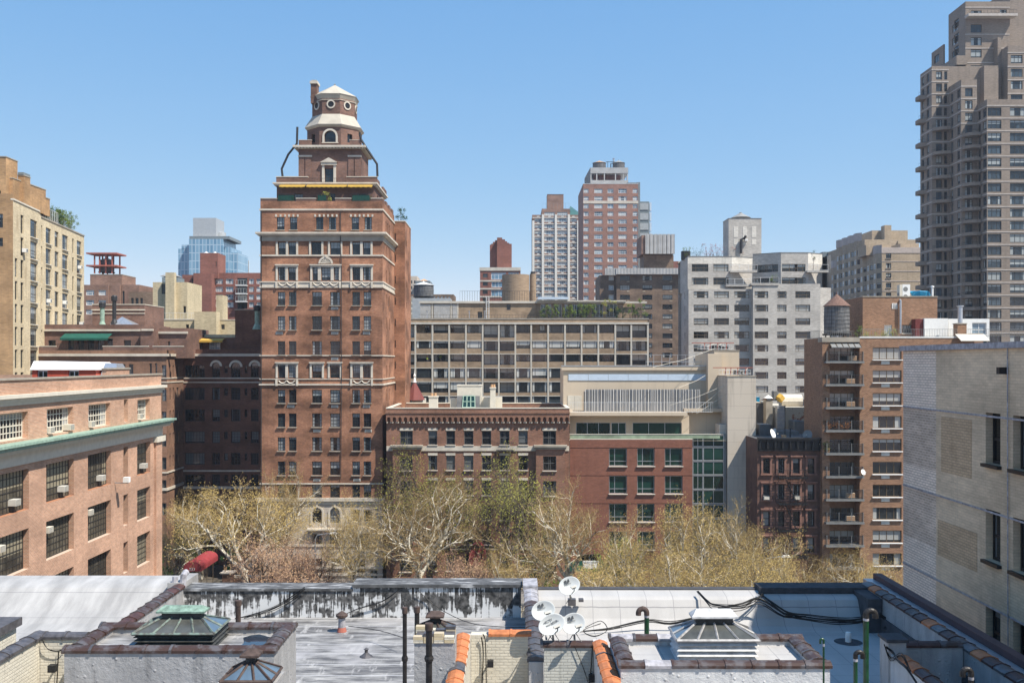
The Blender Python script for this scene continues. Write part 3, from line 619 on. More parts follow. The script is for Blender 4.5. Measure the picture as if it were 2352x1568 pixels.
    for i in range(8):
        am = (i + .5) * math.pi / 4 + math.pi / 8; ap = R2 * math.cos(math.pi / 8)
        k = MB(); cx_, cy_ = xc + ap * math.cos(am), Yc + ap * math.sin(am); zc = Z(252, Yc); nx, ny = math.cos(am), math.sin(am); tx, ty = -ny, nx
        for j in range(16):
            t0, t1 = j * math.pi / 8, (j + 1) * math.pi / 8
            Q = lambda r, t, o: (cx_ + tx * r * math.cos(t) + nx * o, cy_ + ty * r * math.cos(t) + ny * o, zc + r * math.sin(t))
            k.face([Q(.4, t0, .1), Q(.4, t1, .1), Q(.58, t1, .1), Q(.58, t0, .1)][::-1], S); k.face([Q(.58, t0, .1), Q(.58, t1, .1), Q(.58, t1, 0), Q(.58, t0, 0)], S)
            k.face([Q(0, 0, .02), Q(.4, t0, .02), Q(.4, t1, .02)], M['black'])
        b.part('round_window', k)
    k = MB(); yk = Yc - 1.4; k.box(X(716, yk), X(730, yk), yk - .7, yk + .7, Z(240, yk), Z(196, yk), T); k.box(X(714.5, yk), X(732, yk), yk - .85, yk + .85, Z(196, yk) + .002, Z(190, yk), S); k.box(X(717, yk), X(729, yk), yk - .5, yk + .5, Z(190, yk) + .002, Z(186.5, yk), M['darkstone']); b.part('chimney', k)
    for pts in ([(649, 405), (647, 388), (662, 355), (682, 330), (683, 292)], [(867, 405), (866, 377), (840, 338), (829, 320), (826, 305)]):
        k = MB(); k.tube([(X(a, YA + 1), YA + 1, Z(c, YA + 1)) for a, c in pts], .15, M['iron'], 8); b.part('flue_pipe', k)
    # rear wing of the tower
    yw = yb + .02; xr = X(930, yw); xw0 = x1 - 1.0; zt = Z(509, yw); yw1 = YX(943.5, xr)
    b.box(xw0, xr, yw, yw1, 0, zt, m, [(X(906.5, yw) - xw0, X(909, yw) - xw0, Z(v + 17, yw), Z(v, yw), 'narrow') for v in range(536, 920, 49)], [], [(2.0, 2.8, Z(v + 14, yw), Z(v, yw), 'narrow') for v in range(548, 900, 48)], cop=M['stonetrim'])
    b.done()
    shrub(X(750, TY + .8), TY + .8, ztop - 1, 1.7, .8, 2.2, 'bright yellow green potted shrub on the tower terrace', 'tower terrace plants', M['leaf_yellow'], 500); shrub(X(922, yw + 2), yw + 2, zt, 1.5, 1.2, 2.2, 'dark conifer on the roof of the rear tower wing', 'tower terrace plants', M['leaf_dark'], 500)
    for q, w_ in ((641, .8), (668, .9), (735, .7), (812, 1.0), (846, .9)): shrub(X(q, TY + .5), TY + .5, ztop - 1, w_, .5, 1.5, 'small potted shrub behind the tower terrace railing', 'small pots behind the tower railing', M['leaf_dark'], 120)
    return b
tower_b = tower()
# ================================================================== SCHOOL BUILDING ON THE LEFT
def school():
    xs = -34.6; b = Bld('brick_school', 'salmon brick building at left with white cornice, green copper ledge and large gridded windows', 'building', xs - 12, 80)
    y0, y1 = 56.0, 98.2; zt = 27.7; m = M['schoolbrick']
    U = lambda zx: 79119 / (CX - zx * .348) - y0
    ops = []
    def Zt(zx, zy): Y = 79119 / (CX - zx * .348); return Z(804 + zy * .348, Y)
    rows = [(21.35, 18.45), (17.1, 14.2), (12.85, 9.95), (8.6, 5.7)]
    big = [(-110, -250), (0 - 4, 190), (305, 487), (580, 732), (905, 993)]
    for a, c in [(-330, -160), (-8, 190), (305, 487), (580, 732), (905, 992)]:
        ua, uc = U(a), U(c)
        for zt_, zb_ in rows: ops.append((ua, uc, zb_, zt_, 'school'))
        ops.append((ua + .1, uc - .1, 23.55, 25.45, 'schooltop'))
    for zt_, zb_ in rows: ops.append((U(815), U(845), zb_ + .15, zt_, 'schooln'))
    ops.append((U(818), U(847) - .1, 23.6, 25.6, 'schooltopn'))
    b.fac((xs, y0), (xs, y1), 0, zt, ops, m, .45)
    # far end wall seen edge-on, roof, back
    b.fac((xs, y1), (-60, y1), 0, zt, [], m); b.fac((-60, y1), (-60, y0), 0, zt, [], m); b.fac((-60, y0), (xs, y0), 0, zt, [], m)
    b.r.face([(-60, y0, zt - .9), (xs - .35, y0, zt - .9), (xs - .35, y1 - .3, zt - .9), (-60, y1 - .3, zt - .9)], M['roofdark'])
    b.w.face([(xs - .35, y0, zt - .9), (xs - .35, y0, zt), (xs - .35, y1, zt), (xs - .35, y1, zt - .9)], m)
    k = MB(); k.box(xs - .42, xs + .1, y0, y1 + .1, zt, zt + .14, M['darkstone']); b.part('coping', k)
    k = MB(); ya, yb = U(705) + y0, U(855) + y0; k.box(xs - .4, xs - .02, ya, yb, zt + .145, zt + .62, M['schoolbrick']); k.box(xs - .45, xs + .06, ya - .1, yb + .1, zt + .622, zt + .75, M['darkstone']); b.part('raised_parapet', k)
    k = MB(); k.box(xs + .003, xs + .45, y0, y1 + .45, 26.45, 26.7, M['offwhite']); k.box(xs + .003, xs + .25, y0, y1 + .25, 26.2, 26.448, M['offwhite']); k.box(xs + .003, xs + .1, y0, y1 + .1, 25.95, 26.198, M['offwhite']); b.part('cornice', k)
    k = MB(); k.box(xs + .003, xs + 1.15, y0, y1 + 1.1, 23.2, 23.38, M['copper']); k.box(xs + .003, xs + .95, y0, y1 + .9, 22.95, 23.198, M['copper']); b.part('copper_ledge', k)
    k = MB(); k.box(xs + .003, xs + .7, y0, y1 + .65, 22.7, 22.948, M['offwhite']); k.box(xs + .003, xs + .12, y0, y1 + .1, 21.75, 22.698, M['offwhite']); b.part('frieze', k)
    yp = 79119 / (CX - 370.6)
    k = MB(); k.box(xs + .003, xs + .22, yp - 2.0, yp - .4, 0, 21.2, m); b.part('pilaster', k)
    k = MB(); k.box(xs + .003, xs + .4, yp - 2.2, yp + .1, 21.2, 21.74, M['offwhite']); b.part('capital', k)
    k = MB(); k.box(xs + .003, xs + 1.3, 90.3, 96.5, 0, 7.6, m); k.box(xs + .003, xs + 1.4, 90.2, 96.6, 7.603, 7.85, M['offwhite']); b.part('entrance_block', k)
    b.done()
    # roof dormer of the school
    d = Bld('rooftop_dormer', 'white mansard roof pavilion with red painted front on the school roof', 'building', -43, 90)
    Y = 91.0; xa, xb = X(74, Y), X(220, Y); zb = zt - .88; zm = Z(849, Y); zt2 = Z(829, Y)
    d.fac((xa, Y), (xb, Y), zb, zm, [(X(85, Y) - xa, X(109, Y) - xa, zb, Z(850.5, Y), 'door'), (X(157, Y) - xa, X(181, Y) - xa, zb, Z(850.5, Y), 'door')], M['redpaint'])
    d.fac((xb, Y), (xb, Y + 5), zb, zm, [], M['redpaint']); d.fac((xa, Y + 5), (xa, Y), zb, zm, [], M['redpaint'])
    k = MB(); k.mesh([(xa - .15, Y - .15, zm), (xb + .2, Y - .15, zm), (xb + .2, Y + 5.2, zm), (xa - .15, Y + 5.2, zm), (xa - .1, Y + .5, zt2), (xb - .3, Y + .5, zt2 - .15), (xb - .6, Y + 4.6, zt2 - .1), (xa - .1, Y + 4.6, zt2)], [(3, 2, 1, 0), (4, 5, 6, 7), (0, 1, 5, 4), (1, 2, 6, 5), (2, 3, 7, 6), (3, 0, 4, 7)], M['white']); d.part('mansard_roof', k)
    d.done()
    d = Bld('roof_skylight', 'low grey sloping skylight beside the white roof pavilion', 'skylight', -41, 93)
    xa, xb = X(222, Y), X(273, Y)
    k = MB(); k.mesh([(xa, Y, zb), (xb, Y, zb), (xb, Y + 4, zb), (xa, Y + 4, zb), (xa + .2, Y + 1.4, zt2 - .2), (xb - .8, Y + 1.4, zt2 - .25), (xb - .8, Y + 3, zt2 - .25), (xa + .2, Y + 3, zt2 - .2)], [(4, 5, 6, 7), (0, 1, 5, 4), (1, 2, 6, 5), (2, 3, 7, 6), (3, 0, 4, 7)], M['steel']); d.part('frame', k)
    # air conditioners hanging in the school windows
    proto = None
    def ac(zx, z, label, white=True):
        e = empty('air_conditioner', (xs - (.12 if z > 22 else .22), 79119 / (CX - zx * .348), z + (.1 if z > 22 else .45 if z > 17 else .1)), label, 'air conditioner', 'air conditioners in the salmon brick building', 0)
        k = MB(); k.box(-.3, .32, -.36, .36, 0, .44, M['offwhite' if white else 'frame_light']); k.build('casing', e)
        k = MB(); k.box(.322, .33, -.31, .31, .04, .4, M['frame_grey'])
        for i in range(6): k.box(.33, .34, -.3, .3, .06 + i * .055, .08 + i * .055, M['offwhite'])
        k.build('grille', e)
    ac(330, 23.55, 'white air conditioner at the left of the top row window with two units'); ac(462, 23.55, 'white air conditioner at the right of the top row window with two units')
    ac(600, 23.55, 'white air conditioner in the top row window third from the corner, nearest the green ledge'); ac(920, 23.6, 'white air conditioner in the top row corner window')
    ac(430, 18.5, 'grey air conditioner behind the screen of the tall window left of the floodlight', False); ac(680, 18.5, 'grey air conditioner in the tall window right above the floodlight bracket', False)
    ac(960, 18.5, 'air conditioner low in the upper tall corner window', False); ac(330, 16.1, 'white air conditioner at upper left of the second row window in the second column'); ac(600, 16.3, 'white air conditioner at upper left of the second row window in the third column')
    ac(112, 18.5, 'grey air conditioner in the leftmost tall window', False); ac(10, 16.0, 'white air conditioner at the left picture edge')
    k = MB(); yq = 79119 / (CX - 757 * .348); k.box(xs + .003, xs + 1.2, yq - .04, yq + .04, 18.4, 18.5, M['steel']); k.box(xs + .8, xs + 1.3, yq - .22, yq + .22, 18.5, 18.95, M['white'])
    single('floodlight', k, 'white floodlight on a bracket on the salmon brick wall', 'floodlight', loc=(xs, yq, 18.4))
school()
# ================================================================== COURTYARD WINGS BEHIND THE SCHOOL
def wings():
    Y1 = 135.0; x1 = X(383, Y1); Y2 = YX(421, x1); m = M['wingbrick']
    b = Bld('courtyard_apartment_house', 'brick apartment house behind the school with green awning terrace and shaded courtyard wing', 'building', -60, 139)
    x0 = X(28, Y1); zt = Z(804, Y1)
    fr = FW(Y1, x0, [(60, 73), (282, 288), (296, 306)], [(836, 860)], 'cream2') + FW(Y1, x0, [(371.5, 382)], [(v, v + 28) for v in (838, 893, 945, 997, 1050, 1102, 1155)], 'cream2') + FW(Y1, x0, [(343, 349), (356, 361)], [(834, 859)], 'narrow')
    rt = []
    for v in range(7):
        zq = Z(866 + v * 52.4, Y1)
        for u in (1.1, 2.4, 4.0): rt.append((u, u + .55 + .3 * (u == 4.0), zq, zq + 1.6, 'narrow'))
    b.fac((x0, Y1), (x1, Y1), 0, zt, fr, m); b.fac((x1, Y1), (x1, Y2), 0, zt, rt, m); b.fac((x0, 150), (x0, Y1), 0, zt, [], m)
    xe = X(598, Y2) + 3; D = M['shadewing']; zt2 = Z(808, Y2)
    fr = []; xr0 = x1
    rows = [(838.5, 866.5), (890, 918), (939.5, 967), (990, 1017), (1039.5, 1066.5), (1089, 1116), (1138, 1164), (1188, 1213), (1238, 1262)]
    for i, r in enumerate(rows):
        fr += FW(Y2, xr0, [(425, 470)], [r], 'dark3') + FW(Y2, xr0, [(515, 523), (562, 568)], [(r[0] + 1, r[0] + 18)], 'narrow')
        cc = [(487.5, 505), (531, 552), (576.5, 594)]
        if i == 0: fr += [(X(a, Y2) - xr0, X(c, Y2) - xr0, Z(r[1], Y2), Z(r[0] - 7, Y2), 'dark', 'arch') for a, c in cc]
        else: fr += FW(Y2, xr0, cc, [r], 'dark')
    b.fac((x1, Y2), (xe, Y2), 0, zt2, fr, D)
    k = MB()
    for a, c in [(487.5, 505), (531, 552), (576.5, 594)]:
        r0 = (X(c, Y2) - X(a, Y2)) / 2 + .02; xc = X((a + c) / 2, Y2); zc = Z(831.5, Y2) - r0; r1 = r0 + .3
        for i in range(12):
            t0, t1 = math.pi * i / 12, math.pi * (i + 1) / 12
            q = [(xc + r * math.cos(t), zc + r * math.sin(t)) for r, t in ((r0, t0), (r1, t0), (r1, t1), (r0, t1))]
            k.face([(p[0], Y2 - .08, p[1]) for p in q][::-1], M['stonetrim']); k.face([(q[1][0], Y2 - .08, q[1][1]), (q[1][0], Y2, q[1][1]), (q[2][0], Y2, q[2][1]), (q[2][0], Y2 - .08, q[2][1])], M['stonetrim'])
    b.part('arch_surround', k)
    for ya, yb_, pr, nm in ((812, 818, .25, 'cornice'), (867, 869.5, .08, 'band'), (876.5, 879, .08, 'band'), (1083, 1086.5, .12, 'band'), (1120, 1126, .15, 'band')):
        k = MB(); k.box(x0 - pr, x1 + pr, Y1 - pr, Y1 - .003, Z(yb_, Y1), Z(ya, Y1), M['stonetrim']); k.box(x1 + .003, x1 + pr, Y1, Y2 - pr, Z(yb_, Y1), Z(ya, Y1), M['stonetrim']); k.box(x1, xe, Y2 - pr, Y2 - .003, Z(yb_ - 4 * (ya > 1000), Y2), Z(ya - 4 * (ya > 1000), Y2), M['stonetrim']); b.part(nm, k)
    b.r.face([(x0, Y1, zt - .9), (x1, Y1, zt - .9), (x1, 150, zt - .9), (x0, 150, zt - .9)], M['roof']); b.r.face([(x1, Y2, zt2 - .9), (xe, Y2, zt2 - .9), (xe, 156, zt2 - .9), (x1, 156, zt2 - .9)], M['roof'])
    # penthouse with green awning
    YP = 137.5; xa, xb = X(56, YP), X(332, YP); zp = Z(745, YP); T = M['redbrick_top']
    f2 = FW(YP, xa, [(111, 128), (284.5, 301)], [(781, 803)], 'dark') + FW(YP, xa, [(157, 170), (179.5, 193), (202, 216), (224.5, 238), (247, 259)], [(778, 812)], 'dark')
    b.box(xa, xb, YP, 148, zt - .9, zp, T, f2)
    xa2, xb2 = X(362, YP), X(426, YP); b.box(xa2, xb2, YP + .5, 148, zt2 - .9, Z(753, YP), T, FW(YP + .5, xa2, [(386, 391)], [(784, 804)], 'narrow'))
    b.box(xb + .002, xa2 - .002, YP - 1.5, 147, zt - .9, Z(752, YP), T)
    k = MB(); k.box(xa - .2, xb + .2, YP - .25, YP - .003, Z(760.5, YP), Z(756, YP), M['stonetrim']); k.box(xb + .2, xa2, YP - 1.75, YP - 1.503, Z(760.5, YP), Z(756, YP), M['stonetrim']); k.box(xa2, xb2 + .2, YP + .25, YP + .497, Z(766, YP), Z(761, YP), M['stonetrim']); b.part('cornice', k)
    k = MB()
    for a, c, yy in ((28, 127, 803), (235, 340, 803), (350, 420, 806)): k.box(X(a, Y1) + .05, X(c, Y1), Y1 + .03, Y1 + .35, zt + .002, Z(796, Y1), T); k.box(X(a, Y1), X(c, Y1) + .02, Y1, Y1 + .4, Z(796, Y1) + .002, Z(796, Y1) + .12, M['stonetrim'])
    b.part('parapet', k)
    b.part('railing', railing(X(127, Y1), Y1 + .2, X(235, Y1), Y1 + .2, zt, .85, M['iron'], .2))
    k = MB(); xa_, xb_ = X(151, YP), X(260, YP); za = Z(766, YP); k.mesh([(xa_, YP - .26, za), (xb_, YP - .26, za), (xb_, YP - 1.8, za - .65), (xa_, YP - 1.8, za - .65), (xa_, YP - 1.8, za - .95), (xb_, YP - 1.8, za - .95)], [(0, 3, 2, 1), (3, 4, 5, 2)], M['green']); k.box(xa_, xb_, YP - 1.78, YP - .26, za - .72, za - .68, M['green']); b.part('awning', k)
    # upper blocks
    YU = 144; xa, xb = X(212, YU), X(332, YU); b.box(xa, xb, YU, 152, zp, Z(700, YU), T, cop=M['stonetrim'])
    k = MB(); k.box(xa - .1, xb + .1, YU - .12, YU - .003, Z(713, YU), Z(710, YU), M['stonetrim']); k.box(xa - .08, xb + .08, YU - .1, YU - .003, Z(720.5, YU), Z(718.5, YU), M['stonetrim']); b.part('band', k)
    YC = 146; xa, xb = X(424, YC), X(545, YC)
    b.box(xa, xb, YC, 156, zt2 - .9, Z(768, YC), M['yellowbrick'], FW(YC, xa, [(444, 452), (486, 500)], [(780, 803)], 'dark'))
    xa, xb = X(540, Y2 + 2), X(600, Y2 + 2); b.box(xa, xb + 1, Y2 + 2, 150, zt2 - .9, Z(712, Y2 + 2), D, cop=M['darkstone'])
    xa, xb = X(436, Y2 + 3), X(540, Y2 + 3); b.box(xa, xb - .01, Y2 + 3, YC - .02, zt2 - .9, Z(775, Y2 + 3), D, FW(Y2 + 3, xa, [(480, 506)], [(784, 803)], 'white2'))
    k = MB(); ya_ = Y2 + 3; xa_, xb_ = X(441, ya_), X(517, ya_); za = Z(777, ya_); k.mesh([(xa_, ya_ - .01, za), (xb_, ya_ - .01, za), (xb_, ya_ - 1.3, za - .3), (xa_, ya_ - 1.3, za - .3), (xa_, ya_ - 1.3, za - .6), (xb_, ya_ - 1.3, za - .6)], [(0, 3, 2, 1), (3, 4, 5, 2)], M['yellow']); b.part('yellow_awning', k)
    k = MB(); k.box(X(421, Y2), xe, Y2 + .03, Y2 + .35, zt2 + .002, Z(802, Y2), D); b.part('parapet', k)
    b.done()
    for px, ya, yb_, r, mat, lab in ((235, 698, 752, .3, 'copper', 'green copper flue pipe on the penthouse roof behind the school'), (262.5, 683, 746, .27, 'iron', 'tall black flue pipe on the penthouse roof behind the school'), (591, 706, 756, .35, 'copper', 'green copper flue beside the shaded brick penthouse')):
        k = MB(); yy = YP + 2; k.tube([(X(px, yy), yy, Z(yb_, yy)), (X(px, yy), yy, Z(ya, yy))], r, M[mat], 10); k.lathe(X(px, yy), yy, [(r * 1.5, Z(ya, yy) - .5), (r * 1.6, Z(ya, yy) + .1), (r, Z(ya, yy) + .3), (0, Z(ya, yy) + .3)], M['iron'], 10); k.lathe(X(px, yy), yy, [(r * 2, Z(yb_, yy) - .02), (r * 1.7, Z(yb_, yy) + .3), (r, Z(yb_, yy) + .8)], M[mat], 10)
        single('flue_pipe', k, lab, 'flue pipe', 'flue pipes on the penthouse roofs', (X(px, yy), yy, Z(yb_, yy)))
    k = MB(); yy = YP + 1.5; xc = X(279, yy); k.mesh([(xc - 1.7, yy, zp), (xc + 1.7, yy, zp), (xc + 1.7, yy + 3, zp), (xc - 1.7, yy + 3, zp), (xc - .5, yy + 1.5, Z(726, yy))], [(0, 1, 4), (1, 2, 4), (2, 3, 4), (3, 0, 4)], M['steel'])
    single('roof_skylight', k, 'small pyramid glass skylight beside the tall black flue', 'skylight', None, (xc, yy, zp))
wings()
# ================================================================== MIDDLE BRICK HOUSE WITH ARCHED CORBEL TABLE
MY = 128.0
def middle():
    Y = MY; m = M['midbrick']; b = Bld('brick_apartment_house', 'maroon brick apartment house with arched corbel table between the tower and the modern building', 'building', X(1100, Y), Y + 6)
    x0, x1 = X(887.5, Y) , X(1308, Y); zt = Z(938, Y); xl = x0
    cols = [(919, 948), (984, 1004), (1025, 1045), (1066, 1087), (1107, 1128), (1148, 1170), (1191, 1212), (1247, 1277)]
    ops = []
    for i, (a, c) in enumerate(cols):
        st = 'mid2' if i in (0, 7, 5) else 'mid'
        for t, bt in ((989, 1021), (1046, 1079), (1103, 1137), (1160, 1194), (1217, 1250), (1273, 1310)): ops += FW(Y, x0, [(a, c)], [(t, bt)], st)
    b.box(x0, x1, Y, Y + 16, 0, zt, m, ops, [], [], cop=M['offwhite'], roof=M['rooftan'])
    k = MB()
    n = 33
    for i in range(n):                       # corbel arches
        xc = x0 + (i + .5) * (x1 - x0) / n; w = (x1 - x0) / n; zc = Z(961, Y); r = w * .3
        for j in range(8):
            t0, t1 = math.pi * j / 8, math.pi * (j + 1) / 8; q0 = (xc + r * math.cos(t0), zc + r * math.sin(t0)); q1 = (xc + r * math.cos(t1), zc + r * math.sin(t1)); ztop = Z(953, Y)
            k.face([(q0[0], Y - .42, q0[1]), (q0[0], Y - .42, ztop), (q1[0], Y - .42, ztop), (q1[0], Y - .42, q1[1])][::-1], m); k.face([(q0[0], Y - .42, q0[1]), (q1[0], Y - .42, q1[1]), (q1[0], Y, q1[1]), (q0[0], Y, q0[1])], m)
        for a in (-1, 1): k.box(xc + a * r, xc + a * w / 2, Y - .42, Y - .003, Z(968, Y), ztop, m)
        k.box(xc - w * .5 + .02, xc - w * .2, Y - .3, Y - .003, Z(971, Y), Z(968, Y) - .002, M['stonetrim']); k.box(xc + w * .2, xc + w * .5 - .02, Y - .3, Y - .003, Z(971, Y), Z(968, Y) - .002, M['stonetrim'])
    k.box(x0, x1, Y - .42, Y - .003, ztop + .002, Z(949, Y), m); b.part('corbel_table', k)
    k = MB(); k.box(x0 - .05, x1 + .05, Y - .5, Y - .003, Z(949, Y) + .002, Z(946, Y), M['midbrick']); k.box(x0, x1, Y - .25, Y - .003, Z(945, Y) - .05, Z(943.5, Y), m); b.part('cornice', k)
    k = MB(); S = M['darkstone']
    for t in (989, 1046, 1103): 
        for a, c in cols: k.box(X(a - 1, Y), X(c + 1, Y), Y - .05, Y - .003, Z(t - .5, Y), Z(t - 6, Y), M['stonetrim'])
    b.part('lintels', k)
    for a, c, pr in ((888, 1307, .12), ): band(b, 'stone_band', Y, a, c, 1024, 1035, pr, M['stonetrim'])
    band(b, 'stone_band', Y, 888, 1307, 1253, 1262, .15, S)
    for a, c in ((898, 972), (1226, 1302)):
        k = MB(); k.box(X(a, Y), X(c, Y), Y - 1.0, Y - .003, Z(1025, Y), Z(1021, Y), S); k.box(X(a + 2, Y), X(c - 2, Y), Y - .8, Y - .003, Z(1030, Y), Z(1025, Y) - .002, S); b.part('bay_cornice', k)
        k = MB(); xa, xb = X(a + 5, Y), X(c - 5, Y); b.fac((xa, Y - .6), (xb, Y - .6), 0, Z(1030, Y) - .01, [(o[0] + x0 - xa, o[1] + x0 - xa, o[2], o[3], o[4]) for o in ops if o[0] + x0 > xa and o[1] + x0 < xb and o[3] < Z(1030, Y)], m); b.w.box(xa, xa + .01, Y - .595, Y, 0, Z(1030, Y) - .01, m); b.w.box(xb - .01, xb, Y - .595, Y, 0, Z(1030, Y) - .01, m)
    ops2 = []
    for t, h in ((1033, 0), ):
        k = MB(); xa, xb = X(1140, Y), X(1180, Y); k.box(xa, xb, Y - .9, Y - .003, Z(1035, Y), Z(1033, Y), M['iron']); railing(xa, Y - .88, xb, Y - .88, Z(1033, Y), 1.0, M['iron'], .14, k); b.part('balcony', k)
    b.done()
    # roof things
    W = M['offwhite']; zr = zt - .68
    def chim(pa, pb, pt, yy, dd, label, cap=True):
        k = MB(); k.box(X(pa, yy), X(pb, yy), yy, yy + dd, zr, Z(pt, yy), W); k.box(X(pa, yy) - .08, X(pb, yy) + .08, yy - .08, yy + dd + .08, Z(pt, yy) + .002, Z(pt, yy) + .16, W)
        if cap:
            for a in (.3, .7): k.lathe(X(pa, yy) + a * (X(pb, yy) - X(pa, yy)), yy + dd / 2, [(.2, Z(pt, yy) + .16), (.17, Z(pt, yy) + .55), (.1, Z(pt, yy) + .55)], M['conetan'], 10)
        single('rooftop_chimney', k, label, 'chimney', 'cream chimneys on the maroon brick house', (X(pa, yy), yy, zr))
    chim(985, 1005, 912, 132, 1, 'short cream chimney at the left of the rooftop group'); chim(1126, 1138, 892, 133, 1, 'tall narrow cream chimney right of the green skylight')
    s = Bld('stair_bulkhead', 'cream stucco roof bulkhead with a green framed skylight on its black slope', 'bulkhead', X(1080, 134), 134)
    s.box(X(1050, 134), X(1106, 134), 134, 137, zr, Z(886, 134), W, cop=W); s.box(X(1106, 134) + .01, X(1153, 134), 134.5, 137, zr, Z(912, 134), W); s.box(X(1033, 134), X(1050, 134) - .01, 134.6, 137, zr, Z(914, 134), W)
    k = MB(); ya, yb_ = 132.2, 133.98; k.mesh([(X(1048, ya), ya, zr), (X(1101, ya), ya, zr), (X(1102, yb_), yb_, Z(909, yb_)), (X(1050, yb_), yb_, Z(909, yb_)), (X(1048, ya), yb_, zr), (X(1101, ya), yb_, zr)], [(0, 1, 2, 3), (0, 3, 4), (1, 5, 2)], M['roofdark']); s.part('slope', k)
    k = MB(); P = lambda a, t: (X(a, ya + (yb_ - ya) * t), ya - .12 + (yb_ - ya) * t, zr + .1 + (Z(909, yb_) - zr) * t)
    k.face([P(1062, .25), P(1091, .25), P(1090, .95), P(1064, .95)], M['g_green'], [(0, 0), (1, 0), (1, 1), (0, 1)])
    for a, c in (((1062, .25), (1091, .25)), ((1091, .25), (1090, .95)), ((1090, .95), (1064, .95)), ((1064, .95), (1062, .25)), ((1072, .25), (1072.5, .95)), ((1081, .25), (1081, .95)), ((1062.5, .6), (1090, .6))): k.tube([P(*a), P(*c)], .07, M['copper'], 4)
    s.part('skylight', k); s.done()
middle()
# ================================================================== MODERN RED BRICK AND CONCRETE BUILDING
def modern():
    Y = 129.0; b = Bld('modern_building', 'modern building with smooth red brick front, green glass strip, concrete tower and beige upper terraces', 'building', X(1500, Y), Y + 8)
    x0, x1 = X(1308.7, Y) + .02, X(1590.3, Y); zt = Z(1009, Y)
    cols = [(1399, 1440), (1463.5, 1503.5), (1527, 1568)]; rows = [(1029, 1070), (1092.5, 1133.5), (1156.5, 1198), (1220, 1262)]
    b.fac((x0, Y), (x1, Y), 0, zt, FW(Y, x0, cols, rows, 'modern') + FW(Y, x0, [(1328, 1380), (1400, 1460)], [(1272, 1292)], 'door'), M['modbrick'], .3)
    for r in rows:
        k = MB(); 
        for c in cols: k.box(X(c[0] - 1, Y), X(c[1] + 1, Y), Y - .22, Y - .003, Z(r[1] + 1.5, Y), Z(r[1], Y), M['offwhite'])
        b.part('sills', k)
    for v in (1027.5, 1091, 1155): band(b, 'shadow_course', Y, 1309, 1590, v - 1, v, .04, M['modbrick'])
    # green curtain wall
    xg = X(1663.5, Y); ops = []
    gx = [(1591.5, 1613.5), (1614.5, 1632), (1633, 1662.5)]
    vs = [998, 1026.5, 1058.5, 1091, 1124, 1157, 1190, 1223, 1256]
    ops = FW(Y + .3, x1, [(1591.2, 1614.7), (1615.3, 1663)], [(vs[i] + 1, vs[i + 1] - 1) for i in range(8)], 'door')
    b.fac((x1, Y + .3), (xg + .3, Y + .3), 0, Z(996, Y), ops, M['frame_grey'], .08)
    b.w.face([(x1, Y, 0), (x1, Y + .3, 0), (x1, Y + .3, zt), (x1, Y, zt)], M['modbrick'])
    # concrete tower
    xt0, xt1 = X(1671, Y), X(1736.5, Y); yl = YX(1627, xt0); zc = Z(865, Y); Cc = M['concrete']
    b.box(xt0, xt1, Y, yl, 0, zc, Cc, cop=M['darkstone'])
    b.part('shadow_joint', (lambda q: (q.box(X(1654, Y), xt0 - .01, Y + .6, Y + 3, 0, Z(975, Y), Cc), q)[1])(MB()))
    # terrace level
    zT = zt; YT = 131.6; zs = Z(955, Y)
    cb = M['beige']
    f = FW(YT, X(1309, YT), [(1325.5, 1374.5), (1457, 1498.5)], [(972, 997)], 'curtain') + FW(YT, X(1309, YT), [(1375.5, 1394), ], [(972, 1000)], 'door') + FW(YT, X(1309, YT), [(1394.3, 1410), (1499.2, 1568)], [(972, 997)], 'curtain') + FW(YT, X(1309, YT), [(1411, 1438)], [(974, 1003)], 'door')
    f = FW(YT, X(1309, YT), [(1323, 1402), (1453, 1566)], [(970, 999)], 'blue')
    f = [(a, c, d, e, 'curtain') for a, c, d, e, s_ in f] + FW(YT, X(1309, YT), [(1404, 1438)], [(970, 1004)], 'door')
    b.fac((X(1309, YT), YT), (X(1583, YT), YT), zT - .4, zs, f, cb)
    b.fac((X(1583, YT), YT + 1.6), (xt0, YT + 1.6), zT - .4, zs + .6, FW(YT + 1.6, X(1583, YT), [(1586, 1660)], [(964, 1003)], 'curtain'), cb)
    b.w.face([(X(1583, YT), YT, zT), (X(1583, YT), YT + 1.6, zT), (X(1583, YT), YT + 1.6, zs), (X(1583, YT), YT, zs)], cb)
    b.r.face([(x0, Y, zT - .15), (xt0, Y, zT - .15), (xt0, YT + 2, zT - .15), (x0, YT + 2, zT - .15)], M['rooftan'])
    k = MB(); k.box(x0, X(1581, Y), Y + .6, YT + 10, zs, Z(948, Y), cb); k.box(X(1581, Y) + .01, xt0 - .02, YT + .5, YT + 10, zs + .35, zs + .8, cb); b.part('terrace_slab', k)
    k = MB(); k.box(x0 + .02, x1 + 3.6, Y + .12, Y + .15, zt + .12, zt + .62, M['balglass']); k.box(x0, x1 + 3.7, Y + .08, Y + .19, zt + .63, zt + .72, M['offwhite']); k.box(x0, x1 + .02, Y + .01, Y + .3, zt + .002, zt + .1, M['offwhite']); b.part('glass_balustrade', k)
    zd = Z(948, Y) + .01
    b.part('white_railing', railing(x0 + .1, Y + .8, X(1640, Y), Y + .8, zd, 1.35, M['rail'], .3))
    # louvred screen
    YL = 133.0; k = MB(); xa, xb = X(1344, YL), X(1609, YL); z1 = Z(894, YL); n = 66
    for i in range(n): xq = xa + (xb - xa) * i / n; k.box(xq, xq + (xb - xa) / n * .55, YL, YL + .18, zd, z1, M['corr'])
    k.box(xa, xb, YL + .181, YL + .22, zd, z1 - .01, M['frame_grey']); k.box(xa - .05, xb + .05, YL + .222, YL + 2.2, zd, z1 - .3, M['frame_grey']); b.part('louvre_screen', k)
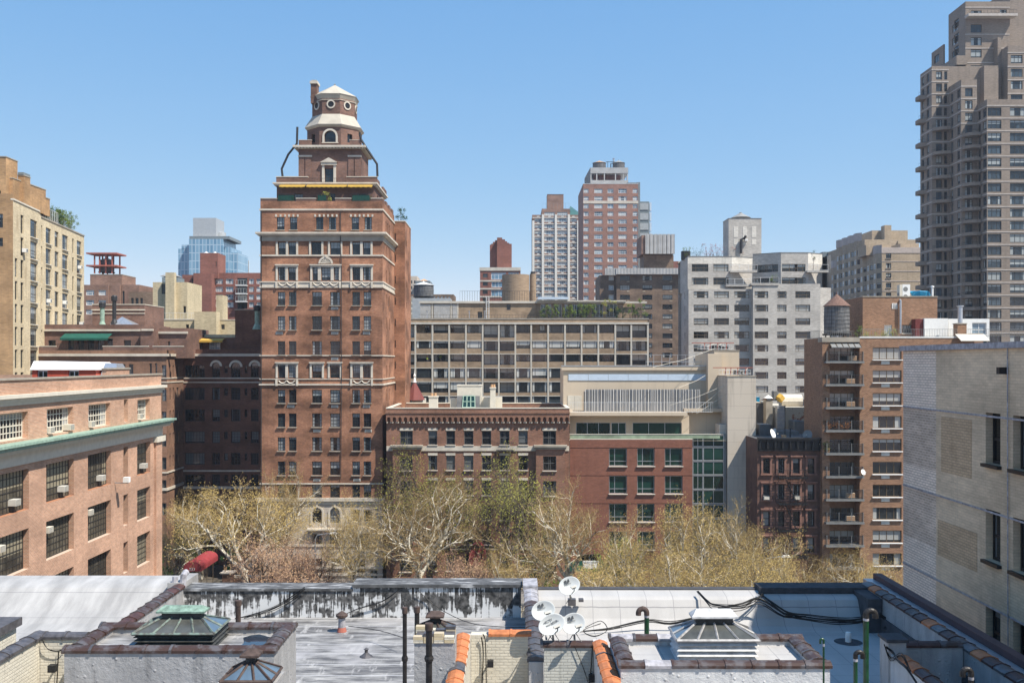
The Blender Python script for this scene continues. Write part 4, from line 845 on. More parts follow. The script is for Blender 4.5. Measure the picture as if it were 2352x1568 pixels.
    # upper beige wall with pale blue band
    YW = 136.5; xa, xb = X(1294, YW), X(1626, YW)
    b.box(xa, xb, YW, YW + 9, zs, Z(846, YW), cb, roof=M['rooftan'])
    k = MB(); k.box(xa - .25, xb, YW - .25, YW - .003, Z(860, YW) + .6, Z(841, YW), cb); k.box(xa - .3, xb, YW - .3, YW + .1, Z(841, YW) + .002, Z(839, YW), M['steel']); b.part('parapet_band', k)
    k = MB(); n = 7
    for i in range(n): k.box(xa + .7 + (xb - xa - .7) * i / n, xa + .66 + (xb - xa - .7) * (i + 1) / n, YW - .08, YW - .003, Z(873.4, YW), Z(854, YW) - .3, M['blueband'])
    b.part('blue_panels', k)
    k = MB(); k.box(X(1304, YW), X(1336, YW), YW - .06, YW - .003, zd, Z(908, YW), M['offwhite']); k.box(X(1319.5, YW), X(1320.2, YW), YW - .07, YW - .061, zd, Z(909, YW), M['darkstone']); b.part('double_door', k)
    xe0 = X(1626, YW - 1.5); b.box(xe0, xt0 + .5, YW - 1.5, YW + 8, zs, Z(812, YW), cb); YE = 138.5; b.box(X(1632.5, YE), X(1689, YE), YE - 2.4, YE + 6, Z(870, YE), Z(806, YE), cb, cop=M['darkstone'])
    k = MB(); railing(X(1490, YW), YW + 3, X(1640, YW), YW + 3, Z(846, YW), 1.9, M['steel'], 1.1, k, .04); k.box(X(1490, YW), X(1640, YW), YW + 2.97, YW + 3.03, Z(846, YW) + .9, Z(846, YW) + .97, M['steel']); b.part('roof_railing', k)
    b.done()
    for (pa, pb, ya, yb_, yy, lab) in ((1605, 1687, 789, 805, 138.6, 'red and grey window washing rig on top of the beige stair tower'), (1655, 1730, 846, 863, 130.4, 'window washing rig with blue posts and railing on top of the concrete tower')):
        e = empty('window_washing_rig', (X(pa, yy), yy, Z(yb_, yy) + .13), lab, 'rooftop rig', 'window washing rigs'); L = (X(pa, yy), yy, Z(yb_, yy) + .13)
        z0, z1 = Z(yb_, yy) + .14, Z(ya, yy); xa, xb = X(pa, yy), X(pb, yy)
        k = MB(); k.box(xa - .9, xb, yy + .3, yy + .5, z1 + .05, z1 + .16, M['rust'])
        for q in (.18, .34, .55, .8): 
            xq = xa + (xb - xa) * q; k.tube([(xq, yy + .4, z1 + .1), (xq - .15, yy + .2, z0)], .06, M['rust'], 5); k.tube([(xq, yy + .4, z1 + .1), (xq + .2, yy + 1.6, z0)], .06, M['rust'], 5)
        k.build('red_beams', e, L)
        k = MB(); railing(xa + .3, yy + .15, xb - .3, yy + .15, z0, (z1 - z0) * .75, M['rail'], .45, k, .035); railing(xa + .3, yy + 2.4, xb - .3, yy + 2.4, z0, (z1 - z0) * .75, M['rail'], .45, k, .035); k.build('guard_rail', e, L)
        k = MB()
        for i in range(6): k.tube([(xa + random.random() * (xb - xa), yy + .3, z0 + .2), (xa + random.random() * (xb - xa), yy + 1.5, z1)], .03, M['offwhite'], 4)
        k.box(xa + 2.0, xa + 3.2, yy + .9, yy + 1.8, z0, z0 + .6, M['black']); k.build('ropes_and_motor', e, L)
    k = MB()
    for a, c, d, e_ in ((1640, 800, 1500, 843), (1660, 868, 1590, 948), (1690, 866, 1600, 950), (1650, 880, 1540, 930), (1640, 850, 1560, 890)):
        A = (X(a, 137), 131 if c > 850 else 137, Z(c, 134)); B_ = (X(d, 130), 130.2, Z(e_, 130)); k.tube([A, ((A[0] + B_[0]) / 2, (A[1] + B_[1]) / 2, (A[2] + B_[2]) / 2 - .25), B_], .025, M['offwhite'], 4)
    single('rigging_ropes', k, 'pale ropes slanting down from the washing rigs to the white railing', 'ropes', None, (X(1640, 137), 134, Z(866, 134)))
modern()
M['maroonwall'] = plain('maroon_wall', (.14, .03, .028))
# ================================================================== BROWN BALCONY BUILDING
def balcony_building():
    Y = 122.0; b = Bld('balcony_apartment_house', 'orange brown brick apartment house with dark railed balconies and a roof water tank', 'building', X(1990, Y), Y + 6)
    x0 = X(1888.8, Y); x1 = X(2238, Y); yl = YX(1847, x0); zt = Z(776, Y); m = M['balbrick']
    xa, xb = X(1889.8, Y), X(1974.5, Y); D = 1.6
    rows = [(v, v + 28) for v in (797.5, 850, 902.5, 955, 1007.5, 1060, 1112.5, 1165, 1217.5, 1270)]
    cols = [(2004.5, 2071)]
    # side wall, balcony recess, front
    b.fac((x0, yl), (x0, Y), 0, zt, [], m)
    b.fac((x0, Y), (x0 + .9, Y), 0, zt, [], m); xr0 = x0 + .9
    rec = []
    for v in rows: rec += [(.3, X(1974, Y) - xr0 - .1, Z(v[1] + 2, Y + D), Z(v[0], Y + D), 'room4')]
    b.fac((xr0, Y + D), (xb, Y + D), 0, zt, rec, m, .1)
    b.w.face([(xr0, Y, 0), (xr0, Y + D, 0), (xr0, Y + D, zt), (xr0, Y, zt)], m); b.w.face([(xb, Y + D, 0), (xb, Y, 0), (xb, Y, zt), (xb, Y + D, zt)], m)
    b.fac((xb, Y), (x1, Y), 0, zt, FW(Y, xb, cols, rows, 'room4') + FW(Y, xb, [(2132, 2199)], rows[:3], 'room4'), m)
    b.fac((x1, Y), (x1, yl), 0, zt, [], m); b.fac((x1, yl), (x0, yl), 0, zt, [], m)
    b.r.face([(x0, Y, zt - .25), (x1, Y, zt - .25), (x1, yl, zt - .25), (x0, yl, zt - .25)], M['rooftan'])
    k = MB(); k.box(xb, x1 + .05, Y - .05, Y + .3, zt + .002, zt + .15, M['white']); k.box(x0 - .05, xb - .02, Y - .1, Y + D, zt - .5, zt + .1, M['darkstone']); b.part('coping', k)
    for i, v in enumerate(rows):
        e = MB(); z = Z(v[1] + 8, Y); e.box(x0 + .25, xb + .35, Y - .7, Y + D - .02, z - .02, z + .22, M['frame_grey']); s = b.part('balcony', e)
        k = MB(); za = z + .22; railing(x0 + .35, Y - .62, xb + .25, Y - .62, za, 1.15, M['iron'], .13, k); railing(xb + .25, Y - .6, xb + .25, Y - .05, za, 1.15, M['iron'], .13, k); railing(x0 + .35, Y - .05, x0 + .35, Y - .6, za, 1.15, M['iron'], .13, k)
        for q in (.0, .33, .68, 1.0): xq = x0 + .37 + (xb - x0 - .15) * q; k.box(xq - .03, xq + .03, Y - .66, Y - .58, za, za + 1.2, M['frame_grey'])
        b.part('railing', k, parent=s)
        k = MB(); k.box(X(2024, Y), X(2043, Y), Y - .05, Y - .003, Z(v[1] + 10.5, Y), Z(v[1] + 3, Y), M['frame_light']); b.part('vent_grille', k)
    # glazed top balcony canopy
    k = MB(); za, zb = Z(786, Y), Z(797, Y); k.mesh([(xr0, Y + .3, za), (xb, Y + .3, za), (xb, Y - .7, zb), (xr0, Y - .7, zb), (xr0, Y + .3, za - .1), (xb, Y + .3, za - .1), (xb, Y - .7, zb - .1), (xr0, Y - .7, zb - .1)], [(0, 3, 2, 1), (4, 5, 6, 7), (3, 7, 6, 2), (0, 4, 7, 3), (1, 2, 6, 5)], M['frame_grey'])
    k.box(xr0, xb - .05, Y + .3, Y + .4, za, zt - .6, M['darkstone'])
    for i in range(6): xq = xr0 + (xb - xr0) * i / 5; k.tube([(xq, Y + .28, za + .03), (xq, Y - .7, zb + .03)], .05, M['bronze'], 4)
    b.part('glass_canopy', k)
    # penthouse
    YP = 126.0; pa, pb = X(1981.7, YP), X(2153, YP); zp = Z(682, YP)
    b.box(pa, pb, YP, YP + 8, zt - .25, zp, m, FW(YP, pa, [(2072, 2094)], [(746, 765)], 'cream3') + FW(YP, pa, [(2031, 2049)], [(746, 773)], 'band'), cop=M['darkstone'])
    k = MB(); k.box(X(2048.5, YP), X(2060.5, YP), YP - .06, YP - .003, Z(709, YP), Z(696.5, YP), M['white'])
    for i in range(4): k.box(X(2050, YP), X(2059, YP), YP - .065, YP - .061, Z(708 - i * 2.8, YP), Z(706.6 - i * 2.8, YP), M['iron'])
    b.part('louvre', k)
    k = MB(); k.tube([(X(2066.5, YP), YP - .25, Z(766, YP)), (X(2066.5, YP), YP - .25, Z(690, YP)), (X(2066.5, YP), YP - .05, Z(689, YP))], .14, M['steel'], 8); b.part('flue_pipe', k)
    YQ = 124.5; q0, q1 = X(2105, YQ), X(2178, YQ)
    b.box(q0 + 1.0, q1, YQ, YQ + 4, zt - .25, Z(731, YQ), M['white'], FW(YQ, q0 + 1.0, [(2134, 2178)], [(741, 766)], 'slide'))
    b.box(q0, q0 + .99, YQ + .3, YQ + 4.3, zt - .25, Z(732, YQ), M['maroonwall'])
    b.box(X(2183, YQ) , X(2277, YQ), YQ + .5, YQ + 4, zt - .25, Z(731.5, YQ), M['white'], FW(YQ + .5, X(2183, YQ), [(2233, 2266)], [(741, 768)], 'white2'))
    b.box(X(2201, Y), X(2222, Y), Y + .2, Y + 1.4, zt, Z(744, Y), m, cop=M['darkstone'])
    k = MB(); xq = X(2212, Y); k.lathe(xq, Y + .8, [(.28, Z(743, Y)), (.28, Z(704, Y)), (.42, Z(703, Y)), (.42, Z(701, Y)), (.1, Z(700.5, Y))], M['steel'], 14); b.part('steel_flue', k)
    k = MB()
    for a, c in ((xb + .2, X(2200, Y)), (X(2223, Y), x1 + 6)): railing(a, Y + .15, c, Y + .15, zt + .15, .95, M['frame_grey'], .2, k)
    railing(x0 + .2, yl - .5, x0 + .2, Y + 1.7, zt, 1.0, M['frame_grey'], .25, k); railing(x0 + .2, Y + 1.7, xb - .2, Y + 1.7, zt, .9, M['frame_grey'], .25, k); b.part('roof_railing', k)
    k = MB(); ax0, ax1 = X(2202, Y - 1), X(2268, Y - 1); b.box(x1 + .01, X(2266, Y), Y + .9, Y + 8, 0, Z(765, Y), m)
    k.mesh([(ax0, Y, Z(767, Y)), (ax1, Y, Z(767, Y)), (ax1, Y - 1.6, Z(782, Y)), (ax0, Y - 1.6, Z(782, Y)), (ax1, Y - 1.6, Z(784, Y)), (ax0, Y - 1.6, Z(784, Y))], [(0, 3, 2, 1), (3, 5, 4, 2)], M['offwhite']); b.part('awning', k)
    b.done()
    # things on the roof
    T = water_tank('dark wooden water tank with brown shingled cone roof on the balcony building', X(1922, 127), 127, zt - .2, (X(1951, 127) - X(1893.5, 127)) / 2, 3.45, M['shingle'], 1.55, .9)
    YA = YP + 2; zA = zp - .6
    k = MB(); xa, xb_ = X(2073, YA), X(2090.5, YA); e = empty('air_conditioner', (xa, YA, zA), 'white two fan condenser unit standing on the brick penthouse roof', 'air conditioner'); L = (xa, YA, zA)
    k.box(xa, xb_, YA, YA + .9, zA, Z(653, YA), M['white']); k.build('casing', e, L)
    for q in (.3, .72):
        k = MB(); zc = zA + (Z(653, YA) - zA) * (q + .02); xc = (xa + xb_) / 2 - .1
        k.lathe(0, 0, [(.0, 0), (.3, 0)], M['frame_grey'], 14); k.v = [(xc + p[0], YA - .02, zc + p[1]) for p in k.v]; k.build('fan', e, L)
    k = MB(); xa = X(2066.5, YA); xb_ = X(2072.5, YA); e = empty('air_conditioner', (xa, YA, zA), 'slim pale unit seen side on beside the two fan condenser', 'air conditioner'); k.box(xa, xb_, YA, YA + .9, zA, Z(653.5, YA), M['offwhite']); k.build('casing', e, (xa, YA, zA)); k = MB(); k.box(xa - .02, xa - .003, YA + .1, YA + .8, zA + .2, zA + 1.3, M['frame_grey']); k.build('grille', e, (xa, YA, zA))
    k = MB(); xc = X(2120, YA); n = 10; rings = []
    for i, (r, z) in enumerate([(.5, 0), (.75, .25), (.95, .9), (1.05, 1.25), (1.0, 1.35), (0, 1.38)]):
        rings.append([(xc + r * 1.25 * math.cos(2 * math.pi * j / n) * (1 + .12 * ((j * 7 + i) % 3 - 1)), YA + .8 + r * .8 * math.sin(2 * math.pi * j / n), zA + .1 + z + .06 * ((j * 5) % 3)) for j in range(n)])
    k.v = [p for r_ in rings for p in r_]
    for i in range(5):
        for j in range(n): k.f.append((i * n + j, i * n + (j + 1) % n, (i + 1) * n + (j + 1) % n, (i + 1) * n + j)); k.m.append(M['tarp'])
    single('covered_unit', k, 'rooftop unit wrapped in a bright blue tarpaulin', 'tarpaulin', None, (xc, YA, zA))
    k = MB(); xc = X(2141.5, YA); k.lathe(xc, YA, [(.13, zA), (.13, Z(660, YA)), (.22, Z(660, YA)), (.22, Z(657, YA)), (0, Z(656, YA))], M['white'], 12); single('vent_pipe', k, 'white capped vent pipe right of the blue tarpaulin', 'vent pipe', None, (xc, YA, zA))
    for px, h, w, lab in ((1971, 1.6, .9, 'green potted shrub beside the water tank'), (1998, 1.1, 1.9, 'long yellow green grass planter at the brick penthouse'), (2024, 1.0, 1.5, 'yellow green grasses in the middle of the roof terrace'), (2052, 1.3, 1.4, 'bright yellow green bushy planter beside the steel flue')):
        shrub(X(px, 123.2), 123.2, zt - .2, w, .5, h, lab, 'terrace planters on the balcony building', M['leaf_yellow'] if px > 1980 else M['leaf_green'])
    # balcony furniture and plants
    Yf = Y - .1
    for r, px, lab, mat, w in ((3, 1900, 'tangled dry brown plant at the left end of the fourth balcony', 'leaf_dry', .7), (3, 1935, 'mass of dry brown leaves along the fourth balcony railing', 'leaf_dry', 2.2), (4, 1898, 'leafy green plant at the left end of the fifth balcony', 'leaf_green', .6)):
        shrub(X(px, Yf), Yf, Z(rows[r][1] + 7, Y) + .2, w, .35, 1.2 if w < 1 else .9, lab, 'balcony plants', M[mat])
    for r, px, lab in ((0, 1949, 'wooden crate on the top balcony'), (1, 1945, 'wooden crate on the second balcony'), (2, 1945, 'wooden crate on the third balcony'), (6, 1945, 'wooden crate on the seventh balcony'), (7, 1945, 'wooden crate on the eighth balcony')):
        k = MB(); xq, z = X(px, Yf), Z(rows[r][1] + 7, Y) + .21
        k.box(xq, xq + 1.0, Yf, Yf + .5, z, z + .62, M['offwhite'])
        for j in range(3): k.box(xq - .02, xq + 1.02, Yf - .03, Yf - .002, z + .08 + j * .2, z + .2 + j * .2, M['conetan'])
        single('wooden_crate', k, lab, 'crate', 'crates on the balconies', (xq, Yf, z))
    k = MB(); z = Z(rows[5][1] - 6, Y); dish_small('white satellite dish on the right railing of the sixth balcony', X(1982, Y - .9), Y - .95, z, .36)
def dish_small(label, x, y, z, r, mat='white', az=.5, group=None):
    e = empty('satellite_dish', (x, y, z), label, 'satellite dish', group)
    k = MB(); k.lathe(0, 0, [(r * q, .16 * r * q * q) for q in (0, .25, .5, .75, 1)], M[mat], 20)
    rot = Matrix.Rotation(az, 3, 'Z') @ Matrix.Rotation(math.radians(68), 3, 'X')
    k.v = [tuple(rot @ Vector((a, c, d - .0)) ) for a, c, d in k.v]; k.build('reflector', e, smooth=True)
    k = MB(); a = rot @ Vector((0, -r * .9, .1)); f = rot @ Vector((0, -r * .35, r * 1.1)); k.tube([a, f], .02, M['frame_grey'], 5); k.box(f.x - .05, f.x + .05, f.y - .05, f.y + .05, f.z - .05, f.z + .05, M['frame_light']); k.build('feed_arm', e)
    k = MB(); k.tube([(0, .06, -.02), (0, .22, -.1), (0, .22, -r * 1.5)], .03, M['frame_grey'], 6); k.build('mast', e)
    return e
balcony_building()
# ================================================================== BROWNSTONE
def brownstone():
    Y = 123.0; b = Bld('brownstone_house', 'narrow dark red brownstone house with black bracketed cornice', 'building', X(1812, Y), Y + 6)
    x0, x1 = X(1739.5, Y), X(1886.5, Y); zt = Z(1008, Y); m = M['brownstone']; A = M['brownstonelight']
    cols = [(1752.5, 1768), (1787, 1801), (1821, 1836.5), (1854.5, 1870)]; rows = [(1052, 1087), (1112, 1147), (1173.5, 1208), (1234, 1268)]
    b.box(x0, x1, Y, Y + 14, 0, zt, m, FW(Y, x0, cols, rows, 'bs'), roof=M['roofdark'], dep=.3)
    for i, c in enumerate(cols):
        for r in rows:
            k = MB(); xa, xb = X(c[0], Y), X(c[1], Y); za, zb = Z(r[0], Y), Z(r[1], Y)
            k.box(xa - .24, xa - .01, Y - .12, Y - .003, zb, za, A); k.box(xb + .01, xb + .24, Y - .12, Y - .003, zb, za, A); k.box(xa - .24, xb + .24, Y - .12, Y - .003, za + .002, za + .18, A); k.box(xa - .34, xb + .34, Y - .3, Y - .003, za + .182, za + .36, A); k.box(xa - .32, xb + .32, Y - .22, Y - .003, zb - .2, zb - .002, A)
            b.part('window_surround', k)
    k = MB(); B_ = M['black']; k.box(x0 - .02, x1 + .02, Y - .75, Y + .2, zt + .002, zt + .2, B_); k.box(x0, x1, Y - .5, Y - .003, zt - .25, zt, B_); k.box(x0, x1, Y - .2, Y - .003, Z(1034, Y), zt - .252, B_); k.box(x0, x1, Y - .35, Y - .201, Z(1035, Y), Z(1032.5, Y), B_)
    for i in range(9):
        xq = x0 + .12 + (x1 - x0 - .45) * i / 8; k.box(xq, xq + .22, Y - .6, Y - .202, Z(1030, Y), zt - .26, B_)
        if i < 8: k.box(xq + .38, xq + .8, Y - .26, Y - .202, Z(1029, Y), zt - .5, M['iron'])
    b.part('black_cornice', k)
    k = MB(); k.tube([(x1 - .25, Y - .35, Z(1020, Y)), (x1 - .25, Y - .35, Z(1018, Y))], .12, M['frame_light'], 8); b.part('lamp', k)
    b.done()
    e = empty('fire_escape', (X(1816, Y), Y - .8, Z(1270, Y)), 'black iron fire escape with slanting ladders on the brownstone front', 'fire escape'); L = tuple(e.location)
    xa, xb = X(1783, Y), X(1848, Y)
    for i, r in enumerate(rows):
        z = Z(r[1] + 7, Y); k = MB()
        for j in range(9): k.box(xa, xb, Y - 1.25 + j * .12, Y - 1.19 + j * .12, z - .05, z, B_)
        k.box(xa, xb, Y - 1.3, Y - 1.26, z - .12, z + .02, B_)
        for q in (xa + .1, xb - .15): k.tube([(q, Y - 1.2, z - .08), (q, Y - .05, z - .9)], .035, B_, 5)
        k.build('platform', e, L)
        k = MB(); railing(xa, Y - 1.28, xb, Y - 1.28, z, .95, B_, .2, k, .018); railing(xb, Y - 1.25, xb, Y - .05, z, .95, B_, .2, k, .018); railing(xa, Y - .05, xa, Y - 1.25, z, .95, B_, .2, k, .018); k.build('railing', e, L)
        k = MB(); xs, xe = X(1799, Y), X(1826, Y); zz = Z(rows[i + 1][1] + 7, Y) if i < 3 else z - 3.2
        for yy in (Y - 1.05, Y - .6): k.tube([(xs, yy, z), (xe, yy, zz)], .035, B_, 5)
        for j in range(11): q = j / 10.5 + .04; k.box(xs + (xe - xs) * q - .08, xs + (xe - xs) * q + .08, Y - 1.05, Y - .6, z + (zz - z) * q - .015, z + (zz - z) * q + .015, B_)
        k.build('ladder', e, L)
    for px, r, lab in ((1759, 1, 'white air conditioner in the left window of the second brownstone row'), (1829, 1, 'white air conditioner beside the fire escape ladder')):
        e = empty('air_conditioner', (X(px, Y), Y, Z(1147, Y)), lab, 'air conditioner', 'air conditioners on the brownstone'); k = MB(); k.box(-.38, .38, -.45, .1, .02, .5, M['frame_grey']); k.build('casing', e); k = MB(); k.box(-.3, .3, -.47, -.452, .08, .44, M['offwhite']); k.build('grille', e)
    # rear houses and clutter behind its roof
    k = rh = Bld('rear_house', 'dark rear house with pale peeling party wall behind the brownstone roof', 'building', X(1800, 140), 142)
    k.box(X(1738, 138), X(1772, 138), 138, 150, 0, Z(925, 138), M['roofdark'], cop=M['stonetrim']); k.box(X(1784, 139), X(1850, 139), 139, 152, 0, Z(935, 139), M['peel'], roof=M['rooftan']); k.box(X(1772, 140) + .01, X(1784, 139) - .01, 141, 152, 0, Z(965, 139), M['darkstone'])
    k.box(X(1825, 134), X(1850, 134), 134, 137, 0, Z(967, 134), M['frame_grey'], roof=M['roofdark']); k.box(X(1745, 128.5), X(1770, 128.5), 128.5, 131, zt - .4, Z(975, 128), M['roofdark']); k.box(X(1783, 130), X(1835, 130), 130, 134, zt - .4, Z(990, 130), M['frame_grey'], roof=M['roofdark'])
    k.box(X(1757, 137) , X(1772, 137), 136.4, 137.9, Z(975, 137), Z(917, 137), M['darkstone'], cop=M['midbrick']); k.done()
    def duct(pts, w, mat, label, name='metal_duct', cat='duct'):
        q = MB(); q.tube(pts, w, M[mat], 4); single(name, q, label, cat, None, tuple(pts[0]))
    y = 135.0
    q = MB(); q.box(X(1785, y), X(1802, y), y, y + 1.0, Z(990, y), Z(932, y), M['steel'])
    for i in range(6): q.box(X(1784.3, y), X(1802.7, y), y - .05, y - .003, Z(982 - i * 9, y), Z(981 - i * 9, y), M['frame_light'])
    single('metal_duct', q, 'tall ribbed galvanised duct standing behind the brownstone roof', 'duct', None, (X(1793, y), y, Z(990, y)))
    q = MB(); y = 143; q.tube([(X(1792, y), y, Z(921, y)), (X(1840, y), y, Z(921, y))], 1.0, M['offwhite'], 12); single('roof_duct', q, 'long cream horizontal roof duct behind the brownstone', 'duct', None, (X(1815, y), y, Z(930, y)))
    q = MB(); y = 142; q.box(X(1778, y), X(1788, y), y, y + 1.4, Z(920, y), Z(898, y), M['frame_grey']); single('vent_box', q, 'tall grey sheet metal vent box beside the orange cowl', 'vent'); q = MB(); q.tube([(X(1786, y), y - .6, Z(917, y)), (X(1794, y), y - .4, Z(910, y))], .6, M['yellow'], 6); single('roof_cowl', q, 'orange painted cowl on the rear roof', 'vent')
    q = MB(); y = 141; q.box(X(1738.5, y), X(1745, y), y, y + 1.4, Z(925, y), Z(913, y), M['tarp']); q.box(X(1738, y), X(1745.5, y), y - .05, y + 1.45, Z(913, y) + .002, Z(912, y), M['tarp']); single('blue_box', q, 'bright blue box beside the concrete tower', 'box')
    q = MB(); y = 136.8; q.frustum(X(1764.5, y), y, 1.1, 1.1, Z(914, y), .1, .1, Z(907, y), M['white']); q.box(X(1760, y), X(1769, y), y - .5, y + .5, Z(917, y), Z(914, y) - .002, M['steel']); rh.part('chimney_cap', q)
    for px, py, r, mat, lab in ((1774, 996, .62, 'white', 'white satellite dish at left on the brownstone roof'), (1855, 998, .6, 'frame_grey', 'grey satellite dish at right on the brownstone roof')):
        dish_small(lab, X(px, 123.8), 123.8, Z(py, 123.8), r, mat, .9 if px < 1800 else -.5, 'satellite dishes on the brownstone roof')
    q = MB(); y = 125; q.box(X(1798, y), X(1806, y), y, y + .8, zt, Z(1000, y), M['conetan']); q.box(X(1797.5, y), X(1806.5, y), y - .04, y + .84, Z(1000, y) + .002, Z(999, y), M['conetan']); single('brick_chimney', q, 'small orange brick chimney stub on the brownstone roof', 'chimney', None, (X(1800, y), y, zt))
    for px, pt, yy in ((1803, 930, 126), (1815, 983, 125.5), (1778, 983, 127), (1781, 984, 127)):
        q = MB(); q.tube([(X(px, yy), yy, zt), (X(px, yy), yy, Z(pt, yy))], .08 if px != 1803 else .06, M['iron' if px in (1803, 1815) else 'white'], 7); single('vent_pipe', q, {1803: 'tallest thin black pipe behind the brownstone cornice', 1815: 'short black pipe right of the small orange chimney', 1778: 'left of the two short white vent pipes behind the brownstone', 1781: 'right of the two short white vent pipes behind the brownstone'}[px], 'vent pipe', 'pipes on the brownstone roof', (X(px, yy), yy, zt))
t = NT('peeling_wall'); n = t.noise(t.walluv(), .5, 5, .7); t.fin(t.mix(t.ramp(n, .56, .6), (.52, .45, .34), (.3, .12, .07)), .9); M['peel'] = t.m
brownstone()
# ================================================================== PALE GREY BRICK SLAB
def grey_block():
    Y = 206.0; b = Bld('grey_brick_apartments', 'pale grey brick apartment block with dark windows, angled bays and a tank house on top', 'building', X(1740, Y), Y + 8, split=True)
    m = M['greybrick']; e = lambda q: 1521.7 + q * .3113; f = lambda q: 459.4 + q * .3113
    x0 = X(1581.5, Y); yl = YX(1565, x0); xr = X(e(1238), Y); zl = Z(f(655), Y); zt = Z(f(405), Y)
    xm = X(e(652), Y)
    rows = [(f(v), f(v + 50)) for v in (673, 772, 871, 970, 1068, 1168, 1268, 1370, 1470)]
    ca = [(e(230), e(338)), (e(380), e(490)), (e(530), e(640))]
    b.fac((x0, Y), (xm, Y), 0, zl, FW(Y, x0, ca, rows, 'grey3'), m)
    b.fac((x0, yl), (x0, Y), 0, zl, [(4, 4.8, Z(r[1], Y), Z(r[0], Y), 'narrow') for r in rows], m)
    # mid-right portion stands 1.6 m further forward, with a chamfer
    YR = Y - 1.6; xn = X(e(668), YR)
    b.fac((xm, Y), (xn, YR), 0, zl, [], m)
    xe = X(e(1165), YR)
    b.fac((xn, YR), (xe, YR), 0, Z(f(618), YR), FW(YR, xn, [(e(680), e(780)), (e(846), e(915)), (e(980), e(1090))], rows, 'grey3'), m)
    b.fac((xe, YR), (xr, YR + 1.2), 0, Z(f(645), YR), [(.05 + 0, 3.5, Z(r[1], Y), Z(r[0], Y), 'grey2') for r in rows], m); b.fac((xr, YR + 1.2), (xr, yl), 0, zt, [], m)
    b.fac((xr, yl + 4), (x0, yl + 4), 0, zt, [], m)
    b.r.face([(x0, Y, zl), (xm, Y, zl), (xm, yl + 4, zl), (x0, yl + 4, zl)], M['rooftan'])
    # upper two storeys, set back with terraces
    r2 = [(f(472), f(528)), (f(572), f(625))]; YU = Y + 1.0
    xa = X(e(186), YU); xb = X(e(512), YU); xl2 = X(e(140), Y + 8)
    U = [(xl2, Y + 9.5), (xa, YU), (xb, YU), (X(e(668), YU + 2), YU + 2.2), (X(e(862), YU), YU - 1.2), (X(e(1062), YU), YU - 1.2), (X(e(1192), YU), YU + 1.2)]
    cs = [(e(216), e(338)), (e(375), e(487))]
    for i in range(len(U) - 1):
        p, q = U[i], U[i + 1]; Lg = math.hypot(q[0] - p[0], q[1] - p[1]); ops = []
        if i == 1: ops = FW(YU, xa, cs, r2, 'grey3')
        if i == 2: ops = [(.4, 8.5, Z(rr[1], Y), Z(rr[0], Y), 'grey3') for rr in r2]
        if i == 3: ops = [(1.2, 4.2, Z(rr[1], Y), Z(rr[0], Y), 'grey2') for rr in r2]
        if i == 3: ops += [(Lg - 5.5, Lg - .6, Z(rr[1], Y), Z(rr[0], Y), 'grey2') for rr in r2]
        if i == 4: ops = [(.2, 3.4, Z(rr[1], Y), Z(rr[0], Y), 'grey2') for rr in r2] + FW(YU - 1.2, p[0], [(e(978), e(1055))], r2, 'grey3')
        if i == 5: ops = [(.6, 5.2, Z(rr[1], Y), Z(rr[0], Y), 'grey2') for rr in r2]
        z2 = zt - (0.3 if i < 3 else -.35); b.fac(p, q, min(zl, Z(f(645), Y)) - .4, z2 - (1.4 if i < 3 else 2.1), ops, m); b.fac(p, q, z2 - (1.4 if i < 3 else 2.1), z2, [], M['whitebrick'] if i in (1, 2, 5) else m)
    b.fac((xr, YU + 1.2), (xr, yl + 6), zl, zt, [], m)
    ru = [(p[0], p[1], zt - .5) for p in U] + [(xr, yl + 6, zt - .5), (xl2, yl + 6, zt - .5)]; b.r.face(ru, M['roof'])
    k = MB()
    for i in range(1, len(U) - 1):
        p, q = U[i], U[i + 1]; Lg = math.hypot(q[0] - p[0], q[1] - p[1]); u = ((q[0] - p[0]) / Lg, (q[1] - p[1]) / Lg); z2 = zt - (0.3 if i < 3 else -.35); k.obox(p, u, (u[1], -u[0]), 0, Lg, -.3, .05, z2 + .002, z2 + .18, M['frame_grey'])
    b.part('coping', k)
    for pa, pb, yy, v in ((500, 700, Y - .2, 520), (470, 660, Y - .2, 625), (655, 860, YR - .2, 615), (1068, 1225, YR, 520)):
        k = MB(); xa_, xb_ = X(e(pa), yy), X(e(pb), yy); z = Z(f(v), yy); k.box(xa_, xb_, yy, yy + 1.8, z - .35, z, m); railing(xa_, yy + .05, xb_, yy + .05, z + .05, 1.2, M['rail'], 1.6, k, .05); b.part('balcony', k)
    for r in range(8):
        for c in ca + [(e(680), e(780)), (e(846), e(915)), (e(980), e(1090))]:
            pass
    # tank house
    YT = Y + 4; ta, tb = X(e(488), YT), X(e(730), YT); tl = YX(e(447), ta)
    wv = []
    b.box(ta, tb, YT, tl, zt - .5, Z(f(138), YT), m, [], cop=M['frame_grey'])
    for q0, q1 in ((526, 558), (592, 624), (659, 691)):
        for v0, v1 in ((195, 275), (288, 330)): k = MB(); k.box(X(e(q0), YT), X(e(q1), YT), YT - .04, YT - .003, Z(f(v1), YT), Z(f(v0), YT), M['whitebrick']); b.part('pale_brick_panel', k)
    k = MB(); k.tube([(X(e(577), YT), YT - .4, Z(f(395), YT)), (X(e(577), YT), YT - .4, Z(f(292), YT)), (X(e(600), YT), YT - .5, Z(f(285), YT)), (X(e(608), YT), YT - .9, Z(f(268), YT))], .28, M['iron'], 8); b.part('flue_pipe', k)
    k = MB(); k.box(X(e(603), YT), X(e(626), YT), YT - .6, YT - .003, Z(f(304), YT), Z(f(289), YT), M['rail']); b.part('vent_box', k)
